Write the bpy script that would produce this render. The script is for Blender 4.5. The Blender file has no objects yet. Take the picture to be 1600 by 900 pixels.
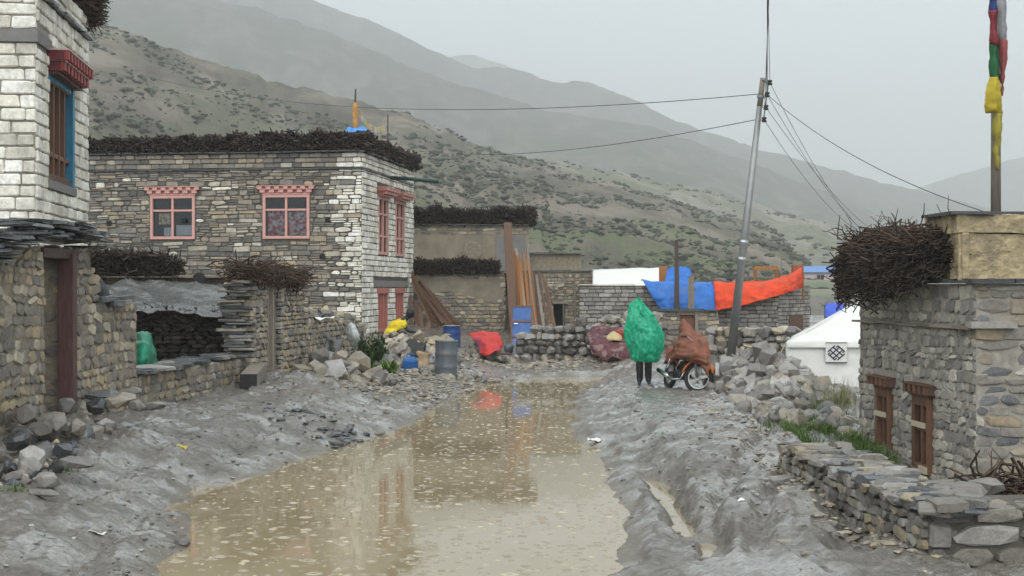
import bpy, bmesh, math, random
import numpy as np
from mathutils import Vector, Matrix

random.seed(7)
RNG = np.random.default_rng(11)
scene = bpy.context.scene
COL = scene.collection
R = math.radians

# ---------------------------------------------------------------- camera
F_PX, CX, CY, CAM_H = 2300.0, 800.0, 450.0, 2.15       # focal length in photo pixels, eye height in metres
cam_data = bpy.data.cameras.new('camera')
cam_data.sensor_width = 36.0
cam_data.lens = F_PX / 1600.0 * 36.0
cam_data.clip_start = 0.1
cam_data.clip_end = 20000
cam = bpy.data.objects.new('camera', cam_data)
COL.objects.link(cam)
cam.location = (0, 0, CAM_H)
cam.rotation_euler = (R(90), 0, 0)
scene.camera = cam

# ---------------------------------------------------------------- world, sun, exposure
world = bpy.data.worlds.new('World')
scene.world = world
world.use_nodes = True
wn, wl = world.node_tree.nodes, world.node_tree.links
wn.clear()
w_out = wn.new('ShaderNodeOutputWorld')
w_bg = wn.new('ShaderNodeBackground')
w_sky = wn.new('ShaderNodeTexSky')
w_sky.sky_type = 'NISHITA'
w_sky.sun_disc = False
w_sky.sun_elevation = R(54)
w_sky.sun_rotation = R(186)
w_sky.air_density = 1.0
w_sky.dust_density = 4.0
w_hs = wn.new('ShaderNodeHueSaturation')
w_hs.inputs['Saturation'].default_value = 0.18
w_mix = wn.new('ShaderNodeMixRGB')
w_mix.inputs[0].default_value = 0.75                     # closed cloud deck over the clear sky
w_mix.inputs[2].default_value = (5.0, 5.7, 6.05, 1)
wl.new(w_sky.outputs[0], w_hs.inputs['Color'])
wl.new(w_hs.outputs[0], w_mix.inputs[1])
wl.new(w_mix.outputs[0], w_bg.inputs['Color'])
w_bg.inputs['Strength'].default_value = 0.1
wl.new(w_bg.outputs[0], w_out.inputs['Surface'])

sun_data = bpy.data.lights.new('sun', 'SUN')
sun_data.energy = 1.5
sun_data.angle = R(95)
sun_data.color = (1.0, 0.97, 0.93)
sun = bpy.data.objects.new('sun', sun_data)
COL.objects.link(sun)
sun.rotation_euler = (R(36), 0, R(-6))
sun.location = (0, -10, 40)

vs = scene.view_settings
vs.view_transform = 'Standard'
vs.look = 'None'
vs.exposure = 0.95
vs.gamma = 1.0
vs.use_curve_mapping = False
scene.cycles.max_bounces = 8
scene.cycles.diffuse_bounces = 3
scene.cycles.glossy_bounces = 3
scene.cycles.volume_bounces = 2
scene.cycles.transparent_max_bounces = 8
scene.cycles.use_denoising = True

# ---------------------------------------------------------------- helpers
def P(px, py, D):
    """photo pixel + distance along the street -> point in metres"""
    return Vector(((px - CX) / F_PX * D, D, CAM_H - (py - CY) / F_PX * D))

WL = {}                                                   # object -> world position of its origin

def tag(o, label=None, cat=None, group=None, kind=None):
    if label: o['label'] = label
    if cat: o['category'] = cat
    if group: o['group'] = group
    if kind: o['kind'] = kind
    return o

def thing(name, loc, label, cat, group=None):
    o = bpy.data.objects.new(name, None)
    COL.objects.link(o)
    o.location = loc
    o.empty_display_size = 0.2
    WL[o] = Vector(loc)
    return tag(o, label, cat, group)

def link_mesh(name, me, mat, parent, base):
    o = bpy.data.objects.new(name, me)
    COL.objects.link(o)
    if mat is not None:
        me.materials.append(mat)
    if parent is not None:
        o.parent = parent
        WL[o] = WL[parent]
    else:
        o.location = base
        WL[o] = Vector(base)
    return o

def np_mesh(name, V, Fc, mat, parent=None, smooth=False):
    """V (n,3) world coordinates, Fc (m,k) one polygon size, or a list of those"""
    V = np.asarray(V, dtype=np.float32)
    Fl = Fc if isinstance(Fc, list) else [Fc]
    base = WL[parent] if parent is not None else Vector(((V[:, 0].min() + V[:, 0].max()) / 2, (V[:, 1].min() + V[:, 1].max()) / 2, V[:, 2].min()))
    V = V - np.array(base, dtype=np.float32)
    me = bpy.data.meshes.new(name)
    me.vertices.add(len(V))
    me.vertices.foreach_set('co', V.ravel())
    loops = np.concatenate([np.asarray(f, dtype=np.int32).ravel() for f in Fl])
    tot = np.concatenate([np.full(len(f), np.asarray(f).shape[1], dtype=np.int32) for f in Fl])
    start = np.concatenate([[0], np.cumsum(tot)[:-1]]).astype(np.int32)
    me.loops.add(len(loops))
    me.loops.foreach_set('vertex_index', loops)
    me.polygons.add(len(tot))
    me.polygons.foreach_set('loop_start', start)
    me.polygons.foreach_set('loop_total', tot)
    me.polygons.foreach_set('use_smooth', np.full(len(tot), smooth))
    me.update(calc_edges=True)
    me.validate()
    return link_mesh(name, me, mat, parent, base)

class MB:
    def __init__(s): s.v = []; s.f = []
    def add(s, vs_, fs):
        o = len(s.v)
        s.v.extend([Vector(v) for v in vs_]); s.f.extend([[i + o for i in f] for f in fs])
        return s
    def obox(s, o, a, b, c):
        o, a, b, c = Vector(o), Vector(a), Vector(b), Vector(c)
        vs_ = [o, o + a, o + a + b, o + b, o + c, o + a + c, o + a + b + c, o + b + c]
        fs = [[0, 3, 2, 1], [4, 5, 6, 7], [0, 1, 5, 4], [1, 2, 6, 5], [2, 3, 7, 6], [3, 0, 4, 7]]
        if a.cross(b).dot(c) < 0: fs = [f[::-1] for f in fs]
        return s.add(vs_, fs)
    def box(s, c, size, Rm=None):
        Rm = Rm or Matrix.Identity(3)
        a, b, d = Rm @ Vector((size[0], 0, 0)), Rm @ Vector((0, size[1], 0)), Rm @ Vector((0, 0, size[2]))
        return s.obox(Vector(c) - (a + b + d) / 2, a, b, d)
    def tube(s, pts, rad, n=8, caps=True):
        pts = [Vector(p) for p in pts]
        if not hasattr(rad, '__len__'): rad = [rad] * len(pts)
        vs_, fs = [], []
        ref = Vector((0, 0, 1))
        for i, p in enumerate(pts):
            t = (pts[min(i + 1, len(pts) - 1)] - pts[max(i - 1, 0)])
            t = t.normalized() if t.length > 1e-9 else Vector((0, 0, 1))
            r_ = ref if abs(t.dot(ref)) < 0.95 else Vector((1, 0, 0))
            u = t.cross(r_).normalized(); w = t.cross(u)
            for k in range(n):
                a = 2 * math.pi * k / n
                vs_.append(p + (u * math.cos(a) + w * math.sin(a)) * rad[i])
        for i in range(len(pts) - 1):
            for k in range(n):
                k2 = (k + 1) % n
                fs.append([i * n + k, i * n + k2, (i + 1) * n + k2, (i + 1) * n + k])
        if caps:
            fs.append(list(range(n))[::-1]); fs.append([(len(pts) - 1) * n + k for k in range(n)])
        return s.add(vs_, fs)
    def lathe(s, prof, n=24, M=None):
        M = M or Matrix.Identity(4)
        vs_, fs = [], []
        for (r, z) in prof:
            for k in range(n):
                a = 2 * math.pi * k / n
                vs_.append(M @ Vector((r * math.cos(a), r * math.sin(a), z)))
        for i in range(len(prof) - 1):
            for k in range(n):
                k2 = (k + 1) % n
                fs.append([i * n + k, i * n + k2, (i + 1) * n + k2, (i + 1) * n + k])
        fs.append(list(range(n))[::-1]); fs.append([(len(prof) - 1) * n + k for k in range(n)])
        return s.add(vs_, fs)
    def build(s, name, mat, parent=None, smooth=False, bevel=0.0, solid=0.0, subsurf=0):
        lo = [min(v[i] for v in s.v) for i in range(3)]; hi = [max(v[i] for v in s.v) for i in range(3)]
        base = WL[parent] if parent is not None else Vector(((lo[0] + hi[0]) / 2, (lo[1] + hi[1]) / 2, lo[2]))
        me = bpy.data.meshes.new(name)
        me.from_pydata([v - base for v in s.v], [], s.f)
        if smooth: me.polygons.foreach_set('use_smooth', [True] * len(me.polygons))
        o = link_mesh(name, me, mat, parent, base)
        if bevel:
            m = o.modifiers.new('bevel', 'BEVEL'); m.width = bevel; m.segments = 2; m.limit_method = 'ANGLE'
        if solid:
            m = o.modifiers.new('solid', 'SOLIDIFY'); m.thickness = solid; m.offset = 0
        if subsurf:
            m = o.modifiers.new('sub', 'SUBSURF'); m.levels = m.render_levels = subsurf
        return o

# value noise -------------------------------------------------------------------
def _hash(ix, iy, seed):
    n = (ix.astype(np.int64) * 374761393 + iy.astype(np.int64) * 668265263 + seed * 974711) & 0xffffffff
    n = ((n ^ (n >> 13)) * 1274126177) & 0xffffffff
    return ((n ^ (n >> 16)) & 0xffff) / 65535.0
def vnoise(x, y, seed=0):
    x = np.asarray(x, dtype=np.float64); y = np.asarray(y, dtype=np.float64)
    ix, iy = np.floor(x), np.floor(y)
    fx, fy = x - ix, y - iy
    fx = fx * fx * fx * (fx * (fx * 6 - 15) + 10); fy = fy * fy * fy * (fy * (fy * 6 - 15) + 10)
    a, b = _hash(ix, iy, seed), _hash(ix + 1, iy, seed)
    c, d = _hash(ix, iy + 1, seed), _hash(ix + 1, iy + 1, seed)
    return ((a + (b - a) * fx) * (1 - fy) + (c + (d - c) * fx) * fy) * 2 - 1
def fbm(x, y, seed=0, octv=4, gain=0.5):
    s, a, t = 0, 1.0, 0
    for i in range(octv):
        c, d = math.cos(i * 1.1), math.sin(i * 1.1)
        s = s + a * vnoise((x * c - y * d) * 2 ** i + 17.3 * i, (x * d + y * c) * 2 ** i - 9.1 * i, seed + i); t += a; a *= gain
    return s / t
def sstep(a, b, x):
    t = np.clip((x - a) / (b - a), 0, 1); return t * t * (3 - 2 * t)

# materials -----------------------------------------------------------------------
def nmat(name):
    m = bpy.data.materials.new(name); m.use_nodes = True
    nt = m.node_tree
    return m, nt.nodes, nt.links, nt.nodes['Principled BSDF'], nt.nodes['Material Output']
def N(nodes, typ, **kw):
    n = nodes.new(typ)
    for k, v in kw.items():
        if k in n.inputs: n.inputs[k].default_value = v
        else: setattr(n, k, v)
    return n
def ramp(nodes, stops, interp='LINEAR'):
    n = nodes.new('ShaderNodeValToRGB'); cr = n.color_ramp; cr.interpolation = interp
    while len(cr.elements) < len(stops): cr.elements.new(0.5)
    for e, (p, c) in zip(cr.elements, stops):
        e.position = p; e.color = (*c, 1) if len(c) == 3 else c
    return n
def math_n(nodes, links, op, a, b=None, c=None, clamp=False):
    n = nodes.new('ShaderNodeMath'); n.operation = op; n.use_clamp = clamp
    for i, v in enumerate((a, b, c)):
        if v is None: continue
        if isinstance(v, (int, float)): n.inputs[i].default_value = v
        else: links.new(v, n.inputs[i])
    return n.outputs[0]
def mixc(nodes, links, fac, a, b, mode='MIX'):
    n = nodes.new('ShaderNodeMixRGB'); n.blend_type = mode
    for i, v in enumerate((fac, a, b)):
        if isinstance(v, (int, float)): n.inputs[i].default_value = v
        elif isinstance(v, tuple): n.inputs[i].default_value = (*v, 1)
        else: links.new(v, n.inputs[i])
    return n.outputs[0]

def piece_random(nodes, links):
    """a random number for each piece, whether it is its own object or an island of a joined mesh"""
    oi = nodes.new('ShaderNodeObjectInfo'); g = nodes.new('ShaderNodeNewGeometry')
    return math_n(nodes, links, 'FRACT', math_n(nodes, links, 'ADD', math_n(nodes, links, 'MULTIPLY', oi.outputs['Random'], 7.31), math_n(nodes, links, 'MULTIPLY', g.outputs['Random Per Island'], 5.17))), g.outputs['Position']

def stone_mat(name, palette, rough=(0.35, 0.75), bump=0.5, scale=14.0, dirt=(0.10, 0.09, 0.075), dirt_amt=0.45):
    m, n, l, b, out = nmat(name)
    rnd, pos = piece_random(n, l)
    k = len(palette)
    cr = ramp(n, [(i / k, c) for i, c in enumerate(palette)], 'CONSTANT')
    l.new(rnd, cr.inputs[0])
    t1 = N(n, 'ShaderNodeTexNoise', Scale=scale, Detail=6.0, Roughness=0.65); l.new(pos, t1.inputs['Vector'])
    t2 = N(n, 'ShaderNodeTexNoise', Scale=2.3, Detail=4.0); l.new(pos, t2.inputs['Vector'])
    r1 = ramp(n, [(0.25, (0.62, 0.62, 0.62)), (0.75, (1.3, 1.3, 1.3))]); l.new(t1.outputs['Fac'], r1.inputs[0])
    c = mixc(n, l, 1.0, cr.outputs[0], r1.outputs[0], 'MULTIPLY')
    r2 = ramp(n, [(0.42, (0, 0, 0)), (0.72, (dirt_amt,) * 3)]); l.new(t2.outputs['Fac'], r2.inputs[0])
    c = mixc(n, l, r2.outputs[0], c, dirt)
    l.new(c, b.inputs['Base Color'])
    rr = n.new('ShaderNodeMapRange'); rr.inputs[3].default_value, rr.inputs[4].default_value = rough
    l.new(t2.outputs['Fac'], rr.inputs[0]); l.new(rr.outputs[0], b.inputs['Roughness'])
    bp = N(n, 'ShaderNodeBump', Strength=bump, Distance=0.02); l.new(t1.outputs['Fac'], bp.inputs['Height'])
    l.new(bp.outputs[0], b.inputs['Normal'])
    return m

def mat(name, col, rough=0.6, var=0.2, scale=6.0, bump=0.2, metal=0.0, spec=0.28, stretch=None, dirt=None, bdist=0.01, trans=0.0, piece=0.0):
    m, n, l, b, out = nmat(name)
    rnd, pos = piece_random(n, l)
    if stretch:
        mp = N(n, 'ShaderNodeMapping'); mp.inputs['Scale'].default_value = stretch
        l.new(pos, mp.inputs['Vector']); pos2 = mp.outputs[0]
    else: pos2 = pos
    t = N(n, 'ShaderNodeTexNoise', Scale=scale, Detail=6.0, Roughness=0.6); l.new(pos2, t.inputs['Vector'])
    r1 = ramp(n, [(0.28, tuple(c * (1 - var) for c in col)), (0.72, tuple(min(1, c * (1 + var)) for c in col))]); l.new(t.outputs['Fac'], r1.inputs[0])
    c = r1.outputs[0]
    if piece:
        mr = n.new('ShaderNodeMapRange'); mr.inputs[3].default_value, mr.inputs[4].default_value = 1 - piece, 1 + piece
        l.new(rnd, mr.inputs[0])
        cb = n.new('ShaderNodeCombineColor')
        for i in range(3): l.new(mr.outputs[0], cb.inputs[i])
        c = mixc(n, l, 1.0, c, cb.outputs[0], 'MULTIPLY')
    if dirt:
        t2 = N(n, 'ShaderNodeTexNoise', Scale=dirt[1], Detail=7.0, Roughness=0.7); l.new(pos, t2.inputs['Vector'])
        r2 = ramp(n, [(0.5, (0, 0, 0)), (0.66, (dirt[2],) * 3)]); l.new(t2.outputs['Fac'], r2.inputs[0])
        c = mixc(n, l, r2.outputs[0], c, dirt[0])
    l.new(c, b.inputs['Base Color'])
    b.inputs['Roughness'].default_value = rough; b.inputs['Metallic'].default_value = metal; b.inputs['Specular IOR Level'].default_value = spec
    if bump:
        bp = N(n, 'ShaderNodeBump', Strength=bump, Distance=bdist); l.new(t.outputs['Fac'], bp.inputs['Height']); l.new(bp.outputs[0], b.inputs['Normal'])
    if trans:
        tr = n.new('ShaderNodeBsdfTranslucent'); l.new(c, tr.inputs[0])
        mx = n.new('ShaderNodeMixShader'); mx.inputs[0].default_value = trans
        l.new(b.outputs[0], mx.inputs[1]); l.new(tr.outputs[0], mx.inputs[2]); l.new(mx.outputs[0], out.inputs[0])
    return m

def plastic_mat(name, col, clear, trans, rough=0.2, scale=5.0):
    """thin plastic sheeting: some light passes straight, some scatters through, the rest is a wet sheen"""
    m, n, l, b, out = nmat(name)
    g = n.new('ShaderNodeNewGeometry')
    t = N(n, 'ShaderNodeTexNoise', Scale=scale, Detail=6.0); l.new(g.outputs['Position'], t.inputs['Vector'])
    r1 = ramp(n, [(0.3, tuple(c * 0.7 for c in col)), (0.7, tuple(min(1, c * 1.25) for c in col))]); l.new(t.outputs['Fac'], r1.inputs[0])
    l.new(r1.outputs[0], b.inputs['Base Color']); b.inputs['Roughness'].default_value = rough
    tr = n.new('ShaderNodeBsdfTranslucent'); l.new(r1.outputs[0], tr.inputs[0])
    tp = n.new('ShaderNodeBsdfTransparent')
    bp = N(n, 'ShaderNodeBump', Strength=0.5, Distance=0.03); l.new(t.outputs['Fac'], bp.inputs['Height']); l.new(bp.outputs[0], b.inputs['Normal'])
    m1 = n.new('ShaderNodeMixShader'); m1.inputs[0].default_value = trans
    l.new(b.outputs[0], m1.inputs[1]); l.new(tr.outputs[0], m1.inputs[2])
    m2 = n.new('ShaderNodeMixShader'); m2.inputs[0].default_value = clear
    l.new(m1.outputs[0], m2.inputs[1]); l.new(tp.outputs[0], m2.inputs[2]); l.new(m2.outputs[0], out.inputs[0])
    return m

GREY_PAL = [(.21, .19, .155), (.12, .112, .098), (.27, .24, .185), (.08, .078, .073), (.33, .27, .18), (.16, .15, .135), (.22, .19, .14), (.38, .345, .27), (.13, .118, .10), (.22, .20, .17), (.095, .09, .084), (.27, .235, .175), (.17, .155, .125), (.42, .39, .32)]
RUBBLE_PAL = [(.24, .205, .15), (.18, .165, .14), (.30, .25, .18), (.12, .11, .10), (.36, .29, .18), (.21, .19, .16), (.27, .235, .185), (.40, .36, .28), (.16, .145, .13)]
WHITE_PAL = [(.68, .66, .58), (.75, .74, .67), (.60, .57, .49), (.78, .77, .71), (.70, .67, .57), (.53, .51, .44), (.73, .71, .63)]
BRICK_PAL = [(.22, .205, .185), (.34, .32, .285), (.16, .15, .14), (.28, .26, .23), (.19, .18, .165)]
HOUSE_PAL = [(.31, .29, .25), (.20, .19, .175), (.26, .24, .205), (.34, .31, .26), (.15, .145, .135), (.42, .39, .33), (.28, .265, .235)]
M = {}
M['ashlar'] = stone_mat('grey_ashlar', GREY_PAL)
M['white_stone'] = stone_mat('limewashed_stone', WHITE_PAL, rough=(0.6, 0.9), dirt=(.24, .22, .18), dirt_amt=0.6)
M['rubble'] = stone_mat('brown_rubble', RUBBLE_PAL)
M['house_rubble'] = stone_mat('grey_rubble', HOUSE_PAL)
M['brick'] = stone_mat('pale_brick_stone', BRICK_PAL)
M['rock'] = stone_mat('loose_rock', [(.16, .15, .137), (.22, .21, .195), (.10, .097, .092), (.29, .28, .265), (.17, .16, .14), (.125, .12, .115)], rough=(0.25, 0.6), scale=9, bump=0.7)
M['tan_rock'] = stone_mat('tan_rock', [(.22, .185, .135), (.26, .235, .19), (.17, .15, .12), (.30, .265, .205), (.13, .12, .11), (.24, .215, .17)], rough=(0.3, 0.65), scale=9, bump=0.7)
M['slate'] = stone_mat('wet_slate', [(.045, .05, .055), (.06, .065, .07), (.035, .038, .042), (.085, .09, .095), (.05, .052, .05)], rough=(0.12, 0.4), scale=10, dirt_amt=0.1)
M['mortar'] = mat('mud_mortar', (.08, .072, .06), 0.8, 0.3, 12, 0.5)
M['mortar_tan'] = mat('tan_mortar', (.20, .175, .13), 0.85, 0.3, 12, 0.6)
M['mortar_grey'] = mat('grey_mortar', (.25, .235, .20), 0.85, 0.25, 12, 0.6)
M['plaster'] = mat('mud_plaster', (.235, .205, .155), 0.85, 0.2, 2.2, 0.5, dirt=((.15, .135, .11), 1.2, .7))
M['clay'] = mat('yellow_clay', (.33, .27, .165), 0.85, 0.4, 6.0, 1.0, dirt=((.13, .11, .085), 2.6, .85), bdist=0.06)
M['cement'] = mat('cement', (.165, .16, .155), 0.7, 0.15, 7, 0.3)
M['pink'] = mat('pink_paint', (.50, .275, .24), 0.55, 0.1, 9, 0.1)
M['pink_dark'] = mat('old_pink_paint', (.36, .14, .115), 0.6, 0.15, 9, 0.1)
M['red_paint'] = mat('maroon_paint', (.22, .03, .03), 0.5, 0.15, 9, 0.1)
M['white_paint'] = mat('white_paint', (.62, .60, .56), 0.5, 0.1, 9, 0.05)
M['blue_paint'] = mat('blue_paint', (.03, .16, .26), 0.4, 0.15, 9, 0.1)
M['brown_wood'] = mat('brown_wood', (.12, .062, .038), 0.6, 0.3, 5, 0.3, stretch=(14, 14, 1.2), piece=.25)
M['pale_wood'] = mat('pale_wood', (.42, .37, .27), 0.6, 0.2, 5, 0.3, stretch=(10, 10, 1.2))
M['orange_wood'] = mat('orange_wood', (.30, .13, .04), 0.6, 0.25, 5, 0.25, stretch=(14, 14, 1.2), piece=.35)
M['plank'] = mat('wet_plank', (.115, .066, .042), 0.6, 0.35, 5, 0.4, stretch=(14, 14, 1.0), piece=.4)
M['dark_wood'] = mat('dark_wood', (.075, .05, .042), 0.55, 0.35, 5, 0.4, stretch=(14, 14, 1.2), piece=.3)
M['grey_wood'] = mat('grey_wood', (.19, .165, .135), 0.65, 0.3, 5, 0.4, stretch=(12, 12, 1.2), piece=.25)
M['twig'] = mat('wet_twig', (.040, .030, .025), 0.7, 0.4, 9, 0.0, piece=.8, spec=.12)
M['twig_brown'] = mat('brown_twig', (.058, .039, .028), 0.7, 0.4, 9, 0.0, piece=.75, spec=.12)
M['dung'] = mat('dung_cake', (.024, .021, .019), 0.9, 0.4, 12, 0.6, piece=.6)
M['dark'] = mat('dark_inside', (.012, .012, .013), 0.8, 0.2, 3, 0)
M['steel'] = mat('galvanised_steel', (.23, .24, .24), 0.42, 0.18, 5, 0.05, metal=.6, dirt=((.2, .17, .13), 5, .4))
M['black'] = mat('black_rubber', (.018, .018, .018), 0.55, 0.3, 20, 0.1)
M['chrome'] = mat('chrome', (.62, .62, .62), 0.18, 0.05, 9, 0, metal=1.0)
M['alloy'] = mat('silver_alloy', (.50, .50, .49), 0.35, 0.1, 9, 0, metal=.5, dirt=((.2, .17, .13), 14, .5))

# glass: dark pane that mirrors the sky
def glass_mat():
    m, n, l, b, out = nmat('window_glass')
    tp = n.new('ShaderNodeBsdfTransparent'); tp.inputs[0].default_value = (.75, .78, .8, 1)
    gl = n.new('ShaderNodeBsdfGlossy'); gl.inputs['Roughness'].default_value = .04
    fr = n.new('ShaderNodeFresnel'); fr.inputs[0].default_value = 1.5
    g = n.new('ShaderNodeNewGeometry')
    t = N(n, 'ShaderNodeTexNoise', Scale=2.5); l.new(g.outputs['Position'], t.inputs['Vector'])
    bp = N(n, 'ShaderNodeBump', Strength=.15, Distance=.02); l.new(t.outputs[0], bp.inputs['Height']); l.new(bp.outputs[0], gl.inputs['Normal'])
    mx = n.new('ShaderNodeMixShader')
    l.new(fr.outputs[0], mx.inputs[0]); l.new(tp.outputs[0], mx.inputs[1]); l.new(gl.outputs[0], mx.inputs[2]); l.new(mx.outputs[0], out.inputs[0])
    return m
M['glass'] = glass_mat()

# stone shapes -----------------------------------------------------------------------
def hull_proto(name, n, seed, flat=1.0, boxy=0.0):
    rg = np.random.default_rng(seed)
    bm = bmesh.new()
    for i in range(n):
        p = rg.normal(size=3); p /= np.linalg.norm(p)
        q = p / np.max(np.abs(p))
        p = p * (1 - boxy) + q * boxy * 0.95
        p *= rg.uniform(0.86, 1.0) * 0.5
        bm.verts.new((p[0], p[1], p[2] * flat))
    bmesh.ops.convex_hull(bm, input=bm.verts)
    loose = [v for v in bm.verts if not v.link_faces]
    bmesh.ops.delete(bm, geom=loose, context='VERTS')
    co = np.array([v.co[:] for v in bm.verts]); lo, hi = co.min(0), co.max(0)
    for v in bm.verts: v.co = Vector([(v.co[i] - (lo[i] + hi[i]) / 2) / (hi[i] - lo[i]) for i in range(3)])
    bmesh.ops.recalc_face_normals(bm, faces=bm.faces)
    me = bpy.data.meshes.new(name); bm.to_mesh(me); bm.free()
    return me
def brick_proto(name, seed, bev=0.1, jit=0.035):
    rg = random.Random(seed)
    bm = bmesh.new(); bmesh.ops.create_cube(bm, size=1.0)
    for v in bm.verts:
        v.co += Vector((rg.uniform(-jit, jit), 0, rg.uniform(-jit * 1.6, jit * 1.6)))
    bmesh.ops.bevel(bm, geom=bm.edges[:], offset=bev, segments=1, affect='EDGES', profile=0.5)
    for v in bm.verts: v.co += Vector((rg.uniform(-.02, .02), rg.uniform(-.03, .03), rg.uniform(-.025, .025)))
    bmesh.ops.triangulate(bm, faces=bm.faces[:])
    me = bpy.data.meshes.new(name); bm.to_mesh(me); bm.free()
    return me
def rubble_proto(name, seed):
    rg = random.Random(seed); bm = bmesh.new(); n = 9; a0 = rg.uniform(0, 6)
    for i in range(n):
        a = a0 + 2 * math.pi * (i + rg.uniform(-.35, .35)) / n
        c, s = math.cos(a), math.sin(a); q = 1 / max(abs(c), abs(s)); r_ = (.55 + .45 * q) * rg.uniform(.82, 1.0)
        for (f, y) in ((.86, -.5 * rg.uniform(.75, 1)), (1.0, rg.uniform(-.2, .1)), (.9, .5)): bm.verts.new((c * r_ * f * .5, y, s * r_ * f * .5))
    bmesh.ops.convex_hull(bm, input=bm.verts)
    bmesh.ops.delete(bm, geom=[v for v in bm.verts if not v.link_faces], context='VERTS')
    co = np.array([v.co[:] for v in bm.verts]); lo, hi = co.min(0), co.max(0)
    for v in bm.verts: v.co = Vector([(v.co[i] - (lo[i] + hi[i]) / 2) / (hi[i] - lo[i]) for i in range(3)])
    bmesh.ops.recalc_face_normals(bm, faces=bm.faces)
    me = bpy.data.meshes.new(name); bm.to_mesh(me); bm.free()
    return me
PROTO = {'rock': [hull_proto('rock_shape', 22, 100 + i, boxy=.25) for i in range(12)],
         'bigrock': [hull_proto('boulder_shape', 30, 300 + i, boxy=.35) for i in range(10)],
         'rub': [rubble_proto('rubble_shape', 200 + i) for i in range(14)],
         'brick': [brick_proto('block_shape', 40 + i) for i in range(12)]}
_pcache = {}
def proto_np(me):
    if me.name not in _pcache:
        V = np.array([v.co[:] for v in me.vertices])
        T = []
        for p in me.polygons:
            vv = list(p.vertices)
            for k in range(1, len(vv) - 1): T.append((vv[0], vv[k], vv[k + 1]))
        _pcache[me.name] = (V, np.array(T))
    return _pcache[me.name]
_mcopies = {}
def proto_with(me, m):
    """one shared mesh for each shape and material"""
    k = (me.name, m.name)
    if k not in _mcopies:
        c = me.copy(); c.materials.clear(); c.materials.append(m); _mcopies[k] = c
    return _mcopies[k]

class Pieces:
    """collects stones of one thing; the 300 that show largest become parts, the rest one joined part"""
    def __init__(s): s.items = []
    def put(s, kind, pos, Rm, size, m):
        s.items.append((random.choice(PROTO[kind]), Vector(pos), Rm, size, m))
    def finish(s, parent, limit=295, name='stone', rest='small_stones'):
        def score(it):
            sz = sorted(it[3]); return -sz[1] * sz[2] / max(4.0, it[1].y) ** 2
        s.items.sort(key=score)
        L = WL[parent]
        for me, pos, Rm, size, m in s.items[:limit]:
            o = bpy.data.objects.new(name, proto_with(me, m)); COL.objects.link(o); o.parent = parent
            o.matrix_local = Matrix.Translation(pos - L) @ Rm.to_4x4() @ Matrix.Diagonal((*size, 1))
            WL[o] = L
        by = {}
        for it in s.items[limit:]: by.setdefault(it[4].name, []).append(it)
        for k, its in by.items():
            Vs, Ts, o_ = [], [], 0
            for me, pos, Rm, size, m in its:
                V, T = proto_np(me)
                A = np.array(Rm) @ np.diag(size)
                Vs.append(V @ A.T + np.array(pos)); Ts.append(T + o_); o_ += len(V)
            o = np_mesh(rest, np.concatenate(Vs), np.concatenate(Ts), its[0][4], parent)
            o['kind'] = 'stuff'
        return len(s.items)

def frame_rot(u, n):
    """rotation taking X to u (along the wall), -Y to n (outward), Z up"""
    u, n = Vector(u).normalized(), Vector(n).normalized()
    return Matrix((u, -n, Vector((0, 0, 1)))).transposed()

def rot_rand(a=math.pi):
    return Matrix.Rotation(random.uniform(-a, a), 3, 'Z') @ Matrix.Rotation(random.uniform(-a, a) * .35, 3, 'X') @ Matrix.Rotation(random.uniform(-a, a) * .35, 3, 'Y')

def stone_face(pc, o, u, n, width, z0, z1, ch, sw, m, kind='brick', openings=(), depth=.14, proud=.025, joint=.014, jit=0.0, top=None, pick=None, wave=0.0, u0=0.0, split=0.0):
    """fills a wall face with stones in courses. ch, sw: (min,max) course height and stone width"""
    u, n = Vector(u).normalized(), Vector(n).normalized()
    Rw = frame_rot(u, n)
    z = z0
    while z < z1 - .03:
        h = random.uniform(*ch)
        if z + h > z1 - .04: h = z1 - z
        a = u0 - random.uniform(0, sw[0])
        first = True
        while a < width:
            w = random.choice((random.uniform(*sw), random.uniform(sw[0], (sw[0] + sw[1]) / 2)))
            b = min(a + w, width + random.uniform(0, .02))
            a_ = max(a, u0)
            if b - a_ > .05:
                segs = [(a_, b)]
                for (p0, p1, q0, q1) in openings:
                    if z + h > q0 + .03 and z < q1 - .03:
                        ns = []
                        for (s0, s1) in segs:
                            if s1 <= p0 or s0 >= p1: ns.append((s0, s1)); continue
                            if s0 < p0: ns.append((s0, p0))
                            if s1 > p1: ns.append((p1, s1))
                        segs = ns
                for (s0, s1) in segs:
                    if s1 - s0 < .05: continue
                    c = (s0 + s1) / 2
                    zz = z + h / 2 + (wave * math.sin(c * 2.1 + z) if wave else 0)
                    if top and zz > top(c): continue
                    mm = pick(c, zz) if pick else m
                    sc = 1.12 if kind == 'rub' else 1.0
                    Rj = Rw @ Matrix.Rotation(random.uniform(-jit, jit), 3, 'Y') @ Matrix.Rotation(random.uniform(-.05, .05), 3, 'Z')
                    pr = proud + random.uniform(-.012, .018)
                    lay = 2 if random.random() < split and h > .09 else 1
                    for q in range(lay):
                        zq = zz + (h / lay) * (q - (lay - 1) / 2); kd = kind if random.random() > split * .8 else 'rub'
                        if kind == 'rub' and random.random() < .22: kd = 'brick'
                        pc.put(kd, Vector(o) + u * c + n * (pr + random.uniform(-.008, .008) * (lay - 1) - depth / 2) + Vector((0, 0, zq)), Rj, (max(.03, (s1 - s0 - joint) * sc * (random.uniform(.85, 1) if lay > 1 else 1)), depth, max(.025, (h / lay - joint) * sc * random.uniform(.9, 1.0))), (pick(c, zz) if pick else m) if q else mm)
            a = b
            if b >= width: break
        z += h

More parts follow.
